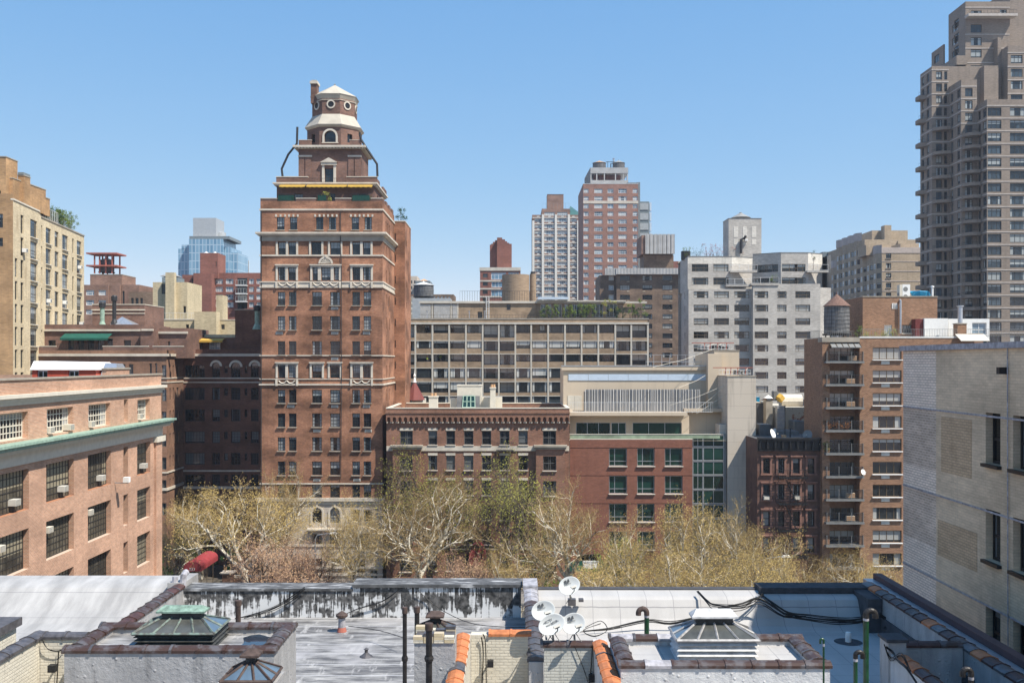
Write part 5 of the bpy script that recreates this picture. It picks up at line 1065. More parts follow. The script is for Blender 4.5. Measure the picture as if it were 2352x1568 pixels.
    k = MB(); yc = YT + 5; xc = X(e(577), yc); k.lathe(xc, yc, [(2.15, Z(f(136), yc) + .1), (.3, Z(f(98), yc)), (.3, Z(f(93), yc)), (0, Z(f(90), yc))], M['conegrey'], 20); b.part('cone_roof', k)
    b.done(100)
    for px, w, h, mat, lab in ((180, 1.6, 2.4, 'leaf_green', 'green rooftop shrub beside the black vent on the grey block'), (250, 3.0, 3.0, 'leaf_dark', 'dark conifer bush on the grey block roof'), (335, 3.5, 3.2, 'leaf_pink', 'reddish rooftop tree nearer the dark conifer'), (405, 3.6, 3.0, 'leaf_pink', 'reddish rooftop tree beside the tank house'), (560, 3.4, 2.8, 'leaf_pink', 'red leaved shrub in front of the tank house')):
        shrub(X(e(px), YU + 3), YU + 3.0, zt - .4, w, 1, h, lab, 'rooftop plants on the grey block', M[mat], 260)
    shrub(X(e(1105), YU), YU - .4, Z(f(520), YU), .9, .8, 4.2, 'tall narrow conifer on the right corner terrace of the grey block', 'rooftop plants on the grey block', M['leaf_dark'], 300); shrub(X(e(820), YR), YR + .8, Z(f(614), YR), 1.6, .8, 1.8, 'bright green shrub on the middle terrace of the grey block', 'rooftop plants on the grey block', M['leaf_green'], 200)
    k = MB(); yy = YU + 4; k.lathe(X(e(171), yy), yy, [(1.0, zt - .5), (1.0, Z(f(380), yy)), (.8, Z(f(377), yy)), (0, Z(f(377), yy))], M['iron'], 12); single('roof_vent', k, 'black cylinder vent at the left end of the grey block roof', 'vent', None, (X(e(171), yy), yy, zt))
grey_block()
# ================================================================== CONCRETE GRID BUILDING
def grid_building():
    Y = 200.0; b = Bld('concrete_grid_apartments', 'long low apartment block with pale concrete grid, brown brick spandrels and shaded loggias', 'building', X(1200, Y), Y + 8, split=False)
    P = lambda q: 861.3 + q * .2563; V = lambda q: 603 + q * .2563
    cs = [P(v) for v in (215, 362, 515, 665, 815, 965, 1110, 1258, 1400, 1552, 1703)] + [1263.3 + v * .2563 for v in (283, 433, 585, 728, 877)]
    zt = Z(V(505), Y); G = M['gridconc']; m = M['gridbrick']; xr = X(1490.5, Y); xl = X(905, Y); D = 1.3
    fl = [(V(555), V(632)), (V(696), V(770)), (V(815), V(887)), (V(940), V(1035)), (V(1062), V(1163)), (V(1190), V(1285)), (V(1310), V(1405)), (V(1432), V(1530))]
    bal = {0: (0, 5, 6, 13, 14), 1: (0, 5, 6, 13, 14), 2: (0, 5, 6, 13, 14), 3: (0, 5, 6), 4: (0, 5, 6), 5: (0, 5, 6), 6: (0, 5, 6), 7: (0, 5, 6)}
    # pier grid
    for i, c in enumerate(cs):
        k = MB(); w = 1.9; k.box(X(c - w, Y), X(c + w, Y), Y - .12, Y + D, 0, Z(V(552), Y), G); b.part('pier', k)
    k = MB(); k.box(xl, xr, Y - .2, Y + D, Z(V(552), Y) + .002, Z(V(535), Y), G); b.part('cornice', k)
    for r, (ya, yb_) in enumerate(fl):
        nx = fl[r + 1][0] if r < len(fl) - 1 else yb_ + 10
        for i in range(len(cs) - 1):
            xa, xb = X(cs[i] + 1.9, Y) + .002, X(cs[i + 1] - 1.9, Y) - .002; isb = i in bal[r]
            k = MB()
            k.box(xa, xb, Y - .1, Y - .045 if not isb else Y - .16, Z(nx, Y) - .16, Z(nx, Y) - .002, G)
            if isb:
                zf = Z(nx - 6, Y); k.box(xa, xb, Y - .15, Y + D, Z(nx, Y), zf, m); railing(xa, Y - .08, xb, Y - .08, zf, 1.15, M['iron'], .25, k, .025)
            else: k.box(xa, xb, Y - .04, Y + .3, Z(nx, Y), Z(yb_, Y), m)
            b.part('balcony' if isb else 'spandrel', k)
    # recessed glazing wall
    ops = []
    YG = Y + D
    for r, (ya, yb_) in enumerate(fl):
        for i in range(len(cs) - 1):
            isb = i in bal[r]; nx = fl[r + 1][0] if r < len(fl) - 1 else yb_ + 10
            sh = (i + r * 3) % 7 == 1 and r in (0,)
            yy = YG if (isb or r in (0, 2)) else Y + .12
            a, c = X(cs[i] + 2.4, Y), X(cs[i + 1] - 2.4, Y)
            if yy == YG:
                if sh: a = a + (c - a) * .5; c = a + 1.1
                ops.append((a - xl, c - xl, Z(nx - 6 if isb else yb_, Y) + .05, Z(ya, Y) - .12, 'grid2' if sh or isb else 'grid'))
            else:
                b.wins.append(((a + c) / 2, yy, Z(yb_, Y), 0, c - a, (yb_ - ya) / F * Y, 'grid', False))
    b.fac((xl, YG), (xr, YG), 0, zt, ops, m, .1)
    b.fac((xl, YG + 10), (xl, YG), 0, zt, [], m); b.fac((xr, Y), (xr, YG + 12), 0, zt, [], m); b.fac((xr, YG + 12), (xl, YG + 12), 0, zt, [], m)
    k = MB(); k.box(xl, xr, Y + .2, Y + .6, Z(V(535), Y) + .002, zt, m); k.box(xl, xr, Y + .1, Y + .7, zt + .002, zt + .12, G); b.part('parapet', k)
    b.r.face([(xl, Y + .3, zt - .3), (xr, Y + .3, zt - .3), (xr, YG + 12, zt - .3), (xl, YG + 12, zt - .3)], M['roof'])
    # penthouse level
    YP = Y + 3.2; zp = Z(V(350), YP); xa, xb = X(P(405), YP), X(P(1440), YP)
    fo = FW(YP, xa, [(P(920), P(962))], [(V(440), V(498))], 'narrow') + FW(YP, xa, [(P(1180), P(1215))], [(V(372), V(425))], 'narrow')
    b.box(xa, xb, YP, YP + 8, zt - .3, zp, m, fo, cop=G)
    k = MB(); k.box(xa - .2, X(1490, YP) * .985, YP - .3, YP - .003, Z(V(365), YP), zp, G)
    for q in (513, 683, 742): k.box(X(P(q - 6), YP), X(P(q + 6), YP), YP - .12, YP - .004, zt, Z(V(366), YP), G)
    b.part('penthouse_fascia', k)
    for q0, q1 in ((405, 500), (526, 672), (694, 736)):
        k = MB()
        for i in range(15): k.box(X(P(q0), YP), X(P(q1), YP), YP - .1, YP - .004, Z(V(375 + i * 8.3 + 4), YP), Z(V(375 + i * 8.3), YP), M['rail'])
        b.part('louvre', k)
    k = MB()
    for a in (998, 1022): k.box(X(P(a), YP) - .06, X(P(a), YP) + .06, YP - .4, YP - .3, zt, Z(V(350), YP) + 1, M['rail'])
    for i in range(14): k.box(X(P(998), YP), X(P(1022), YP), YP - .38, YP - .32, zt + i * .35, zt + i * .35 + .05, M['rail'])
    b.part('roof_ladder', k)
    # glazed roof flat on the right
    xc, xd = X(P(1460), YP), X(1452, YP)
    b.box(xb + .01, xd, YP + .4, YP + 8, zt - .3, Z(V(358), YP), m, FW(YP + .4, xb + .01, [(P(1485), P(1525)), (P(1550), P(1580)), (P(1605), P(1672)), (P(1700), P(1728)), (P(1765), P(1830)), (P(1855), P(1905)), (1360, 1385), (1392, 1418)], [(V(372), V(490))], 'curtain'), roof=M['rooftan'])
    k = MB(); k.box(X(P(1460), YP), X(P(1730), YP), YP - 1.5, YP + .3, Z(V(333), YP), Z(V(312), YP), M['blueband']); k.box(X(P(1450), YP), X(1437, YP), YP - .8, YP + .3, Z(V(352), YP), Z(V(340), YP), G); b.part('terrace_canopy', k)
    k = MB(); railing(X(P(760), YP + 2), YP + 2, X(P(1430), YP + 2), YP + 2, zp + .12, 2.2, M['iron'], .5, k, .04); railing(xa, Y + .6, X(P(1450), Y), Y + .6, zt + .12, .8, M['iron'], .6, k, .03); railing(X(P(1450), Y), Y + .6, xr - .3, Y + .6, zt + .12, .9, M['iron'], .25, k, .03); b.part('roof_railing', k)
    k = MB()
    for q in (845, 468, 984): k.tube([(X(P(q), YP - 1.5), YP - 1.5, zt), (X(P(q), YP - 1.5), YP - 1.5, Z(V(440), YP))], .08, M['steel'], 6); k.lathe(X(P(q), YP - 1.5), YP - 1.5, [(.2, Z(V(442), YP)), (.25, Z(V(436), YP)), (0, Z(V(432), YP))], M['steel'], 8)
    b.part('vent_pipes', k)
    b.done(100)
    # planting along the roof terrace
    for i, (px, h, mat, w) in enumerate([(P(1505), 3.2, 'leaf_green', 1.3), (P(1565), 3.2, 'leaf_green', 1.2), (P(1620), 3.6, 'leaf_green', 1.4), (P(1710), 2.9, 'leaf_green', 1.3), (P(1740), 3.4, 'leaf_green', 1.2), (P(1775), 2.9, 'leaf_green', 1.2), (P(1830), 3.4, 'leaf_green', 1.3), (P(1865), 3.2, 'leaf_green', 1.3), (P(1890), 3.6, 'leaf_green', 1.3), (1353, 3.6, 'leaf_green', 1.2), (1362, 3.4, 'leaf_green', 1.2), (1399, 5.4, 'leaf_yellow', 3.2), (1424, 2.9, 'leaf_dark', 1.8), (1451, 3.4, 'leaf_green', 1.9), (1463, 3.2, 'leaf_dark', 1.8), (1478, 4.6, 'leaf_green', 1.9)]):
        lab = 'tall yellow leaved shrub among the roof terrace plants' if mat == 'leaf_yellow' else 'tallest green shrub at the right end of the terrace planting' if px == 1478 else 'round dark evergreen right of the yellow shrub' if px == 1424 else 'dark green shrub second from the right end of the terrace' if px == 1463 else 'small tree shaped green shrub in the row along the roof terrace'
        shrub(X(px, Y + 1.1), Y + 1.1, zt - .2, w, .9, h * .92, lab, 'shrubs along the grid building roof terrace', M[mat], 800)
    shrub(X(P(440), Y), Y + .4, Z(V(632), Y), 1.6, .6, 2.6, 'leafy tree on a loggia at the left of the top row', 'loggia plants on the grid building', M['leaf_green'], 200); shrub(X(P(600), Y), Y + .4, Z(V(887), Y), 1.9, .6, 2.9, 'pointed green tree on the third row loggia near the worker', 'loggia plants on the grid building', M['leaf_green'], 260)
    # brick drum and slim turret on the roof
    YD = 214.0; e = Bld('brick_drum', 'round brown brick drum standing on the roof behind the grid building', 'building', X(1185, YD), YD)
    r = (X(1216, YD) - X(1153, YD)) / 2; k = MB(); k.lathe(X(1184.5, YD), YD, [(r, zt - .3), (r, Z(629, YD - r)), (r - .4, Z(629, YD - r)), (r - .4, Z(632, YD))], M['drum'], 48); e.part('wall', k, smooth=False); k = MB(); k.lathe(X(1184.5, YD), YD, [(0, Z(632, YD)), (r - .4, Z(632, YD))], M['roof'], 32); e.part('roof', k); e.done()
    e = Bld('brick_turret', 'slim round brick turret beside the brick drum', 'building', X(1223, YD), YD); k = MB(); k.lathe(X(1224, YD), YD, [(.68, zt - .3), (.68, Z(629, YD)), (.5, Z(629, YD)), (0, Z(629, YD))], M['drum'], 24); e.part('wall', k); k = MB(); k.lathe(X(1224, YD), YD, [(.5, Z(629, YD)), (.5, Z(624, YD)), (0, Z(624, YD))], M['iron'], 12); e.part('cap', k); e.done()
t = NT('drum_brick'); n = t.noise(t.scale(t.pos(), (1, 1, 5)), .8, 5, .7); t.fin(t.mix(t.ramp(n, .3, .7), (.2, .14, .09), (.34, .25, .17)), .9); M['drum'] = t.m
grid_building()
# ================================================================== FARTHER BUILDINGS
def U_(px, Y, x0): return X(px, Y) - x0
def brown_block():
    Y = 290.0; Cx = lambda q: 1263.3 + q * .2563; Cy = lambda q: 603 + q * .2563
    b = Bld('brown_brick_apartments', 'grey brown brick apartment block topped with a ribbed metal parapet', 'building', X(1470, Y), Y + 10)
    x0 = X(Cx(597), Y); x1 = X(1566, Y) + 2; zt = Z(Cy(108), Y); m = M['brownbrick']
    rows = [(Cy(116 + i * 86.3), Cy(160 + i * 86.3)) for i in range(11)]
    ops = FW(Y, x0, [(Cx(627), Cx(716)), (Cx(828), Cx(916)), (Cx(1008), Cx(1097))], rows, 'brown3')
    b.box(x0, x1, Y, Y + 18, 0, zt, m, ops)
    xs = X(Cx(445), Y + 3); xe = X(Cx(582), Y + 3)
    b.box(xs, xe, Y + 3, Y + 18, 0, Z(Cy(112), Y + 3), m, FW(Y + 3, xs, [(Cx(526), Cx(570))], rows, 'white2'))
    b.w.box(xe + .01, x0 - .01, Y + 5, Y + 17, 0, zt - .1, m)
    k = MB(); k.box(x0 - .3, x1, Y - 1.5, Y - .003, zt + .002, Z(Cy(54), Y), M['corr']); k.box(x0 - .3, x1, Y, Y + 1, zt + .002, Z(Cy(54), Y) - .1, M['corr']); b.part('metal_parapet', k)
    k = MB(); k.box(xs + 1.5, xe + .3, Y + 1.6, Y + 2.99, zt + .002, Z(Cy(54), Y + 3), M['corr']); b.part('metal_parapet', k)
    for r in rows:
        k = MB()
        for c in (698, 840, 1082): k.box(X(Cx(c - 10), Y), X(Cx(c + 14), Y), Y - .06, Y - .003, Z(r[1] + 4, Y), Z(r[1] + 1.5, Y), M['tan'])
        b.part('vent_grilles', k)
    b.done()
    YT = 300.0; Dx = lambda q: 1062.3 + q * .238; Dy = lambda q: 344.5 + q * .238
    e = Bld('metal_clad_tank_house', 'brick rooftop block with overhanging ribbed metal screens on top', 'building', X(1512, YT), YT + 4)
    xa, xb = X(Dx(1752), YT), X(Dx(2037), YT); yl = YX(Dx(1712), xa)
    e.box(xa, xb, YT, yl, zt, Z(Dy(1012), YT), m, roof=M['roofdark'])
    n = 7; z0, z1 = Z(Dy(1010), YT), Z(Dy(822), YT)
    for i in range(n):
        k = MB(); w = (xb - xa) / n; k.box(xa + i * w + .12, xa + (i + 1) * w - .05, YT - 2.5, YT - 2.2, z0, z1, M['corr']); e.part('metal_screen', k)
    k = MB(); k.box(xa + .13, xb - .1, YT - 2.19, YT + 4, z0 + .1, z1 - .2, M['brownbrick']); k.box(xa - 1.0, xa + .12, YT - 2.0, yl, z0, z1 - .3, M['farbrown']); e.part('tank_wall', k)
    e.done()
    e = Bld('red_brick_block', 'small red brick rooftop block beside the metal clad tank house', 'building', X(1556, 330), 333); e.box(X(1547, 330), X(1570, 330), 330, 340, 0, Z(600, 330), M['farred'], FW(330, X(1547, 330), [(1558, 1564)], [(612, 616)], 'dark')); e.done()
brown_block()
def rosy_tower():
    Y = 372.0; Dx = lambda q: 1062.3 + q * .238; Dy = lambda q: 344.5 + q * .238
    b = Bld('rosy_brick_tower', 'tall rosy brick tower with white framed windows and open concrete tank frame', 'building', X(1400, Y), Y + 12, split=False)
    x0, x1 = X(1339.6, Y), X(1465.7, Y); yl = YX(1328, x0); zt = Z(422.5, Y); m = M['orangetower']
    rows = [(433.5 + i * 17.52, 443.5 + i * 17.52) for i in range(16)]
    c = [(1340.5, 1352), (1365, 1384), (1395.5, 1409), (1420.5, 1439.5), (1453.5, 1464.5)]
    ops = []
    for i, cc in enumerate(c): ops += FW(Y, x0, [cc], rows, 'white3' if i in (1, 3) else 'white2')
    b.box(x0, x1, Y, yl, 0, zt, m, ops, [(4, 6, Z(r[1], Y), Z(r[0], Y), 'narrow') for r in rows[::2]], cop=M['rail'])
    band(b, 'pale_band', Y, 1339.6, 1465.7, 461.5, 467.5, .1, M['stonetrim'])
    YM = Y + 5; xa, xb = X(1356, YM), X(1443, YM); xl = X(1345.5, YM + 10); G = M['corr']; z0, z1, z2, z3 = zt - .5, Z(414, YM), Z(398, YM), Z(385, YM)
    k = MB(); k.box(xa, xb, YM, YM + 14, z0, z1, G); b.part('mechanical_base', k)
    k = MB(); k.box(xa, xb, YM, YM + 14, z2, z3, G); b.part('mechanical_lintel', k)
    for q in (1357, 1371, 1388.5, 1414, 1432, 1441):
        k = MB(); k.box(X(q - 1.3, YM), X(q + 1.3, YM), YM + .1, YM + .8, z1, z2, G); b.part('column', k); k = MB(); k.box(X(q - 1.3, YM), X(q + 1.3, YM), YM + 13, YM + 13.8, z1, z2, G); b.part('column', k)
    k = MB(); k.box(X(1366, YM), X(1428, YM), YM + 4, YM + 10, z1, z2, M['farred']); b.part('lift_house', k)
    k = MB(); k.mesh([(X(1346, YM), YM + 8, z0), (xa - .02, YM, z0), (xa - .02, YM, z3), (X(1346, YM), YM + 8, z3 - 2.6)], [(0, 1, 2, 3), (3, 2, 1, 0)], G); b.part('mechanical_side', k)
    k = MB(); k.box(x1 + .01, X(1473.5, Y), Y + 4, Y + 12, 0, Z(418.5, Y + 4), M['slate']); k.box(X(1443, Y), x1, Y + 4.2, Y + 12, zt + .15, Z(418.5, Y + 4) - .1, M['slate']); b.part('slate_wing', k)
    k = MB(); xa_, xb_ = X(1468, Y + 14), X(1491, Y + 14); k.box(xa_, xb_, Y + 14, Y + 22, 0, Z(463, Y + 14), M['slate']); b.part('rear_wing', k)
    for i in range(7): k = MB(); k.box(X(1468, Y + 14), X(1489, Y + 14), Y + 13.8, Y + 13.99, Z(482 + i * 23, Y + 14), Z(467 + i * 23, Y + 14), M['paneL']); b.part('grey_panel', k)
    for i in range(7): k = MB(); k.box(X(1492, Y + 14), X(1496.5, Y + 14), Y + 14.2, Y + 18, Z(484 + i * 23, Y + 14), Z(465 + i * 23, Y + 14), M['blueband']); b.part('glass_corner', k)
    b.done(100)
    water_tank('dark water tank with tan cone roof, left of the pair on the rosy tower', X(1376.5, YM + 6), YM + 6, z3, 2.55, 2.5, M['conetan'], .95, .3, 'water tanks on the rosy brick tower')
    water_tank('dark water tank with grey cone roof, right of the pair on the rosy tower', X(1421, YM + 6), YM + 6, z3, 2.35, 2.5, M['conegrey'], 1.1, .3, 'water tanks on the rosy brick tower')
    k = MB(); yy = YM + 6; k.tube([(X(1392, yy), yy, Z(372, yy)), (X(1412, yy), yy, Z(372, yy))], .12, M['iron'], 6); k.tube([(X(1396, yy), yy, z3), (X(1396, yy), yy, Z(371.5, yy))], .1, M['iron'], 6); k.tube([(X(1403, yy), yy, z3), (X(1403, yy), yy, Z(376, yy)), (X(1408, yy), yy, Z(375, yy))], .2, M['iron'], 6)
    single('tank_pipework', k, 'black pipes between the two water tanks on the rosy tower', 'pipes', None, (X(1400, yy), yy, z3)); k = MB(); k.lathe(X(1409.5, yy + 3), yy + 3, [(.35, z3), (.35, Z(361, yy)), (.5, Z(361, yy)), (.5, Z(360, yy)), (0, Z(360, yy))], M['steel'], 10); single('steel_flue', k, 'steel flue between the two rooftop tanks on the rosy tower', 'flue', None, (X(1409.5, yy), yy + 3, z3))
M['slate'] = plain('slate_panel', (.17, .2, .21), .6); M['paneL'] = plain('pale_grey_panel', (.36, .38, .39), .5)
rosy_tower()
M['whitepier'] = plain('white_pier', (.66, .64, .58), var=.06)
def white_tower():
    Y = 440.0; Dx = lambda q: 1062.3 + q * .238; Dy = lambda q: 344.5 + q * .238
    b = Bld('white_pier_tower', 'slender apartment tower with white vertical piers and bands of windows', 'building', X(1275, Y), Y + 10, split=False)
    xs = [Dx(v) for v in (673, 765, 1037, 1118)]; z1, z2 = Z(Dy(625), Y), Z(Dy(567), Y); m = M['farbrown']; W = M['whitepier']
    rows = [(Dy(600 + 60.4 * i), Dy(634 + 60.4 * i)) for i in range(15)]
    b.box(X(xs[1], Y), X(xs[2], Y), Y, Y + 16, 0, z2, m, FW(Y, X(xs[1], Y), [(Dx(790), Dx(889)), (Dx(915), Dx(1013))], rows, 'band'))
    b.box(X(xs[0], Y), X(xs[1], Y) - .01, Y + .3, Y + 15, 0, z1, m, FW(Y + .3, X(xs[0], Y), [(Dx(697), Dx(761))], rows[1:], 'band')); b.box(X(xs[2], Y) + .01, X(xs[3], Y), Y + .3, Y + 15, 0, z1, m, FW(Y + .3, X(xs[2], Y) + .01, [(Dx(1041), Dx(1103))], rows[1:], 'band'))
    for a, c, zz in ((673, 694, z1), (765, 787, z2), (891, 912, z2), (1015, 1037, z2), (1106, 1118, z1)):
        k = MB(); k.box(X(Dx(a), Y), X(Dx(c), Y), Y - .5, Y - .003, 0, zz - 2.6, W); b.part('white_pier', k)
    for r in rows:
        k = MB(); k.box(X(Dx(673), Y), X(Dx(1118), Y), Y - .2, Y - .003, Z(r[1] + 5.2, Y), Z(r[1] + 3.6, Y), W)
        for c in (730, 840, 965, 1070): k.box(X(Dx(c - 12), Y), X(Dx(c + 12), Y), Y - .25, Y - .203, Z(r[1] + 3.2, Y), Z(r[1] + 1, Y), M['frame_light'])
        b.part('floor_band', k)
    b.box(X(Dx(818), Y + 5), X(Dx(975), Y + 5), Y + 5, Y + 13, z2, Z(Dy(430), Y + 5), m, cop=M['iron'])
    k = MB(); railing(X(Dx(770), Y), Y + 1, X(Dx(1030), Y), Y + 1, z2, 2.6, M['slate'], 1.5, k, .07); b.part('roof_railing', k)
    k = MB(); xa, xb = X(Dx(1039), Y + 2), X(Dx(1116), Y + 2); k.mesh([(xa, Y + 2, z1), (xb, Y + 2, z1), (xb, Y + 2, z1 + 1.6), (xa, Y + 2, z1 + 4.2), (xa, Y + 9, z1), (xb, Y + 9, z1), (xb, Y + 9, z1 + 1.6), (xa, Y + 9, z1 + 4.2)], [(0, 1, 2, 3), (5, 4, 7, 6), (4, 0, 3, 7), (1, 5, 6, 2), (3, 2, 6, 7)], M['glassgreen']); b.part('glass_shed', k)
    b.done(100)
M['glassgreen'] = plain('green_tinted_glass', (.1, .25, .24), .15, spec=.6)
white_tower()
def mid_red():
    Y = 262.0; Dx = lambda q: 1062.3 + q * .238; Dy = lambda q: 344.5 + q * .238
    b = Bld('red_brick_house', 'red brick building with concrete bands, large grey windows and a stepped brick crown', 'building', X(1150, Y), Y + 8)
    x0, x1 = X(1102.5, Y), X(1195.5, Y); zt = Z(Dy(1165), Y); m = M['farred']
    ops = FW(Y, x0, [(Dx(196), Dx(243))], [(Dy(v), Dy(v + 40)) for v in (1192, 1270, 1350, 1424, 1500)], 'dark') + FW(Y, x0, [(Dx(276), Dx(420)), (Dx(440), Dx(545))], [(Dy(v), Dy(v + 70)) for v in (1180, 1350)], 'blue') + FW(Y, x0, [(Dx(280), Dx(420))], [(Dy(1270), Dy(1325))], 'blue')
    b.box(x0, x1, Y, Y + 12, 0, zt, m, ops)
    band(b, 'concrete_parapet', Y, 1101.5, 1196, Dy(1133), Dy(1165), .15, M['gridconc'], 12)
    for v in (1256, 1332, 1408): band(b, 'concrete_band', Y, 1102.5, 1150, Dy(v), Dy(v + 14), .08, M['gridconc'])
    YC = Y + 4; T = [(262, 905), (275, 896), (292, 878), (312, 862), (333, 845), (383, 862), (410, 880), (430, 895), (450, 905)]
    for i, (a, v) in enumerate(T):
        c = T[i + 1][0] if i < len(T) - 1 else 475
        b.box(X(Dx(a), YC) + (.0 if i == 0 else .003), X(Dx(c), YC), YC + (2.0 if i < 4 else 0), YC + 6, zt, Z(Dy(v), YC), m)
    b.done()
mid_red()
def small_far():
    # between tower and grid building
    b = Bld('distant_grey_tower', 'pale grey stone tower far off beside the brick tower', 'building', X(955, 420), 425, split=False); m = M['limestone']
    b.box(X(938, 420), X(958, 420), 420, 432, 0, Z(634, 420), m, FW(420, X(938, 420), [(944, 947), (951, 954)], [(644 + 13 * i, 651 + 13 * i) for i in range(8)], 'dark')); b.box(X(956, 415), X(986, 415), 415, 428, 0, Z(646, 415), M['paneL'], FW(415, X(956, 415), [(968, 969.5)], [(655 + 12 * i, 660 + 12 * i) for i in range(6)], 'dark')); b.box(X(956, 415) - .3, X(986, 415) + .3, 414.5, 428.4, Z(651, 415), Z(645, 415), M['slate']); b.done()
    k = MB(); k.frustum(X(974, 420), 420, 4, 4, Z(646, 420), .1, .1, Z(640.5, 420), M['conetan']); single('tank_roof', k, 'small tan pyramid roof on the distant pale tower', 'roof', None, (X(974, 420), 420, Z(646, 420)))
    b = Bld('distant_apartments', 'low pale apartment block with many small windows between the brick tower and the grid building', 'building', X(1000, 300), 306, split=False)
    b.box(X(938, 300), X(1042, 300), 300, 312, 0, Z(676, 300), M['brownbrick'], FW(300, X(938, 300), [(945 + 8.5 * i, 949 + 8.5 * i) for i in range(11)], [(680, 686), (692, 698), (704, 710)], 'white2')); b.box(X(938, 298), X(960, 298), 296, 299.9, 0, Z(683, 298), M['darkstone'], FW(296, X(938, 298), [(945, 949), (953, 957)], [(690, 697), (702, 709), (714, 721)], 'white2')); b.done()
    Yt = 230.0; water_tank('silvery water tank with pale cone roof beside the brick tower', X(973, Yt), Yt, Z(686, Yt), 2.35, 2.6, M['rail'], .8, .5)
    b = Bld('rooftop_block', 'low grey rooftop block under the silvery water tank', 'building', X(985, Yt), Yt); b.box(X(950, Yt), X(1036, Yt), Yt - 3, Yt + 4, 0, Z(686.5, Yt), M['paneL']); b.done()
    b = Bld('brick_house_turret', 'small house with red conical turret roof beside the tower base', 'building', X(957, 150), 152)
    xc = X(952, 150); b.box(X(944, 148), X(968, 148), 149.5, 156, 0, Z(917, 150), M['offwhite'])
    k = MB(); k.lathe(xc, 150, [(1.6, Z(918, 150)), (.15, Z(877, 150))], M['redroof'], 8); b.part('turret_roof', k); k = MB(); k.lathe(xc, 150, [(.3, Z(878, 150)), (.2, Z(873, 150)), (.1, Z(866, 150)), (.2, Z(863, 150)), (.05, Z(858, 150)), (0, Z(848, 150))], M['white'], 10); b.part('finial', k); b.done()
    # left group
    YB = 215.0
    b = Bld('tank_tower_house', 'reddish brown apartment house carrying a rust red steel tank frame', 'building', X(250, YB), YB + 6)
    m = M['farbrown']; z1 = Z(654, YB)
    b.box(X(193, YB), X(249, YB), YB, YB + 12, 0, z1, m, FW(YB, X(193, YB), [(197, 216), (226, 243)], [(666, 678), (689, 701), (711, 722)], 'white3')); b.box(X(249, YB) + .01, X(274, YB), YB + .3, YB + 12, 0, z1, m)
    YC = YB + 3; b.box(X(207, YC), X(280, YC), YC, YC + 8, z1 - .5, Z(631, YC), m, cop=M['darkstone']); b.box(X(275, YB), X(316, YB), YB + 1, YB + 12, 0, Z(653, YB), m, FW(YB + 1, X(275, YB), [(281, 286)], [(668, 700)], 'dark')); b.box(X(296, 205), X(350, 205), 205, 212, 0, Z(670, 205), M['brownbrick'], FW(205, X(296, 205), [(301, 307), (311, 318), (322, 328)], [(684, 702)], 'dark')); b.done()
    e = empty('steel_tank_frame', (X(245, YC), YC + 4, Z(631, YC)), 'rust red two deck steel frame around a water tank', 'tank frame'); L = tuple(e.location)
    yf = YC + 4; k = MB()
    for zz in (583, 611): k.frustum(X(244.5, yf), yf, X(279, yf) - X(209, yf), 5.5, Z(zz + 3, yf), X(279, yf) - X(209, yf), 5.5, Z(zz, yf), M['rust'])
    k.build('deck', e, L)
    for q in (226.5, 238, 252, 266.5): k = MB(); k.box(X(q - 1.3, yf), X(q + 1.3, yf), yf - 2.3, yf - 2.0, Z(630, yf), Z(583, yf), M['rust']); k.build('column', e, L); k = MB(); k.box(X(q - 1.3, yf), X(q + 1.3, yf), yf + 2.0, yf + 2.3, Z(630, yf), Z(583, yf), M['rust']); k.build('column', e, L)
    water_tank('grey water tank inside the rust red steel frame', X(245, yf), yf, Z(629.5, yf), 1.55, 2.5, M['conegrey'], .6, .5)
    YD = 190.0; b = Bld('cream_tank_house', 'cream brick building with tall blank tower and arched vents left of the red block', 'building', X(390, YD), YD + 6)
    yb = M['yellowbrick']; b.box(X(351, YD), X(430, YD), YD, YD + 9, 0, Z(648, YD), yb, FW(YD, X(351, YD), [(371, 384)], [(652, 675)], 'dark') + FW(YD, X(351, YD), [(421, 427)], [(703, 718)], 'dark')); b.box(X(385, YD), X(405, YD), YD - 1.2, YD - .01, 0, Z(627, YD), yb); b.box(X(372, YD + 3), X(408, YD + 3), YD + 3, YD + 7, Z(650, YD), Z(634, YD), M['slate'])
    k = MB(); k.frustum(X(390, YD + 4), YD + 5, 3.3, 3.8, Z(634, YD + 3) + .01, .1, .1, Z(623, YD + 3), M['conegrey']); b.part('pyramid_roof', k); b.done()
    YE = 165.0; b = Bld('cream_low_house', 'low cream brick roof levels in front of the red apartment complex', 'building', X(460, YE), YE + 6); b.box(X(350, YE), X(560, YE), YE, YE + 8, 0, Z(735, YE), yb, FW(YE, X(350, YE), [(427, 434), (508, 516)], [(745, 756)], 'dark'), cop=M['stonetrim']); b.box(X(455, YE), X(505, YE), YE - 2, YE - .01, 0, Z(717, YE), yb); b.box(X(488, YE), X(503, YE), YE + 2, YE + 5, Z(735, YE), Z(676, YE), yb)
    b.part('railing', railing(X(352, YE), YE + .6, X(488, YE), YE + .6, Z(735, YE) + .15, 1.1, M['rail'], .6)); b.done()
    YG = 225.0; b = Bld('red_brick_complex', 'red brick apartment complex with a tall blank stair tower and stacked balconies', 'building', X(500, YG), YG + 8, split=False)
    r = M['farred']; V = lambda q: 315.8 + q * .348
    b.box(X(490, YG), X(602, YG), YG, YG + 14, 0, Z(V(893), YG), r, FW(YG, X(490, YG), [(495, 512), (518.5, 536)], [(V(v), V(v + 34)) for v in (932, 984, 1035, 1086)], 'red2') + FW(YG, X(490, YG), [(572, 583), (589, 600)], [(V(v), V(v + 34)) for v in (932, 984, 1035, 1086)], 'red2') + FW(YG, X(490, YG), [(545, 568)], [(V(v - 5), V(v + 44)) for v in (932, 984, 1035, 1086)], 'slide'))
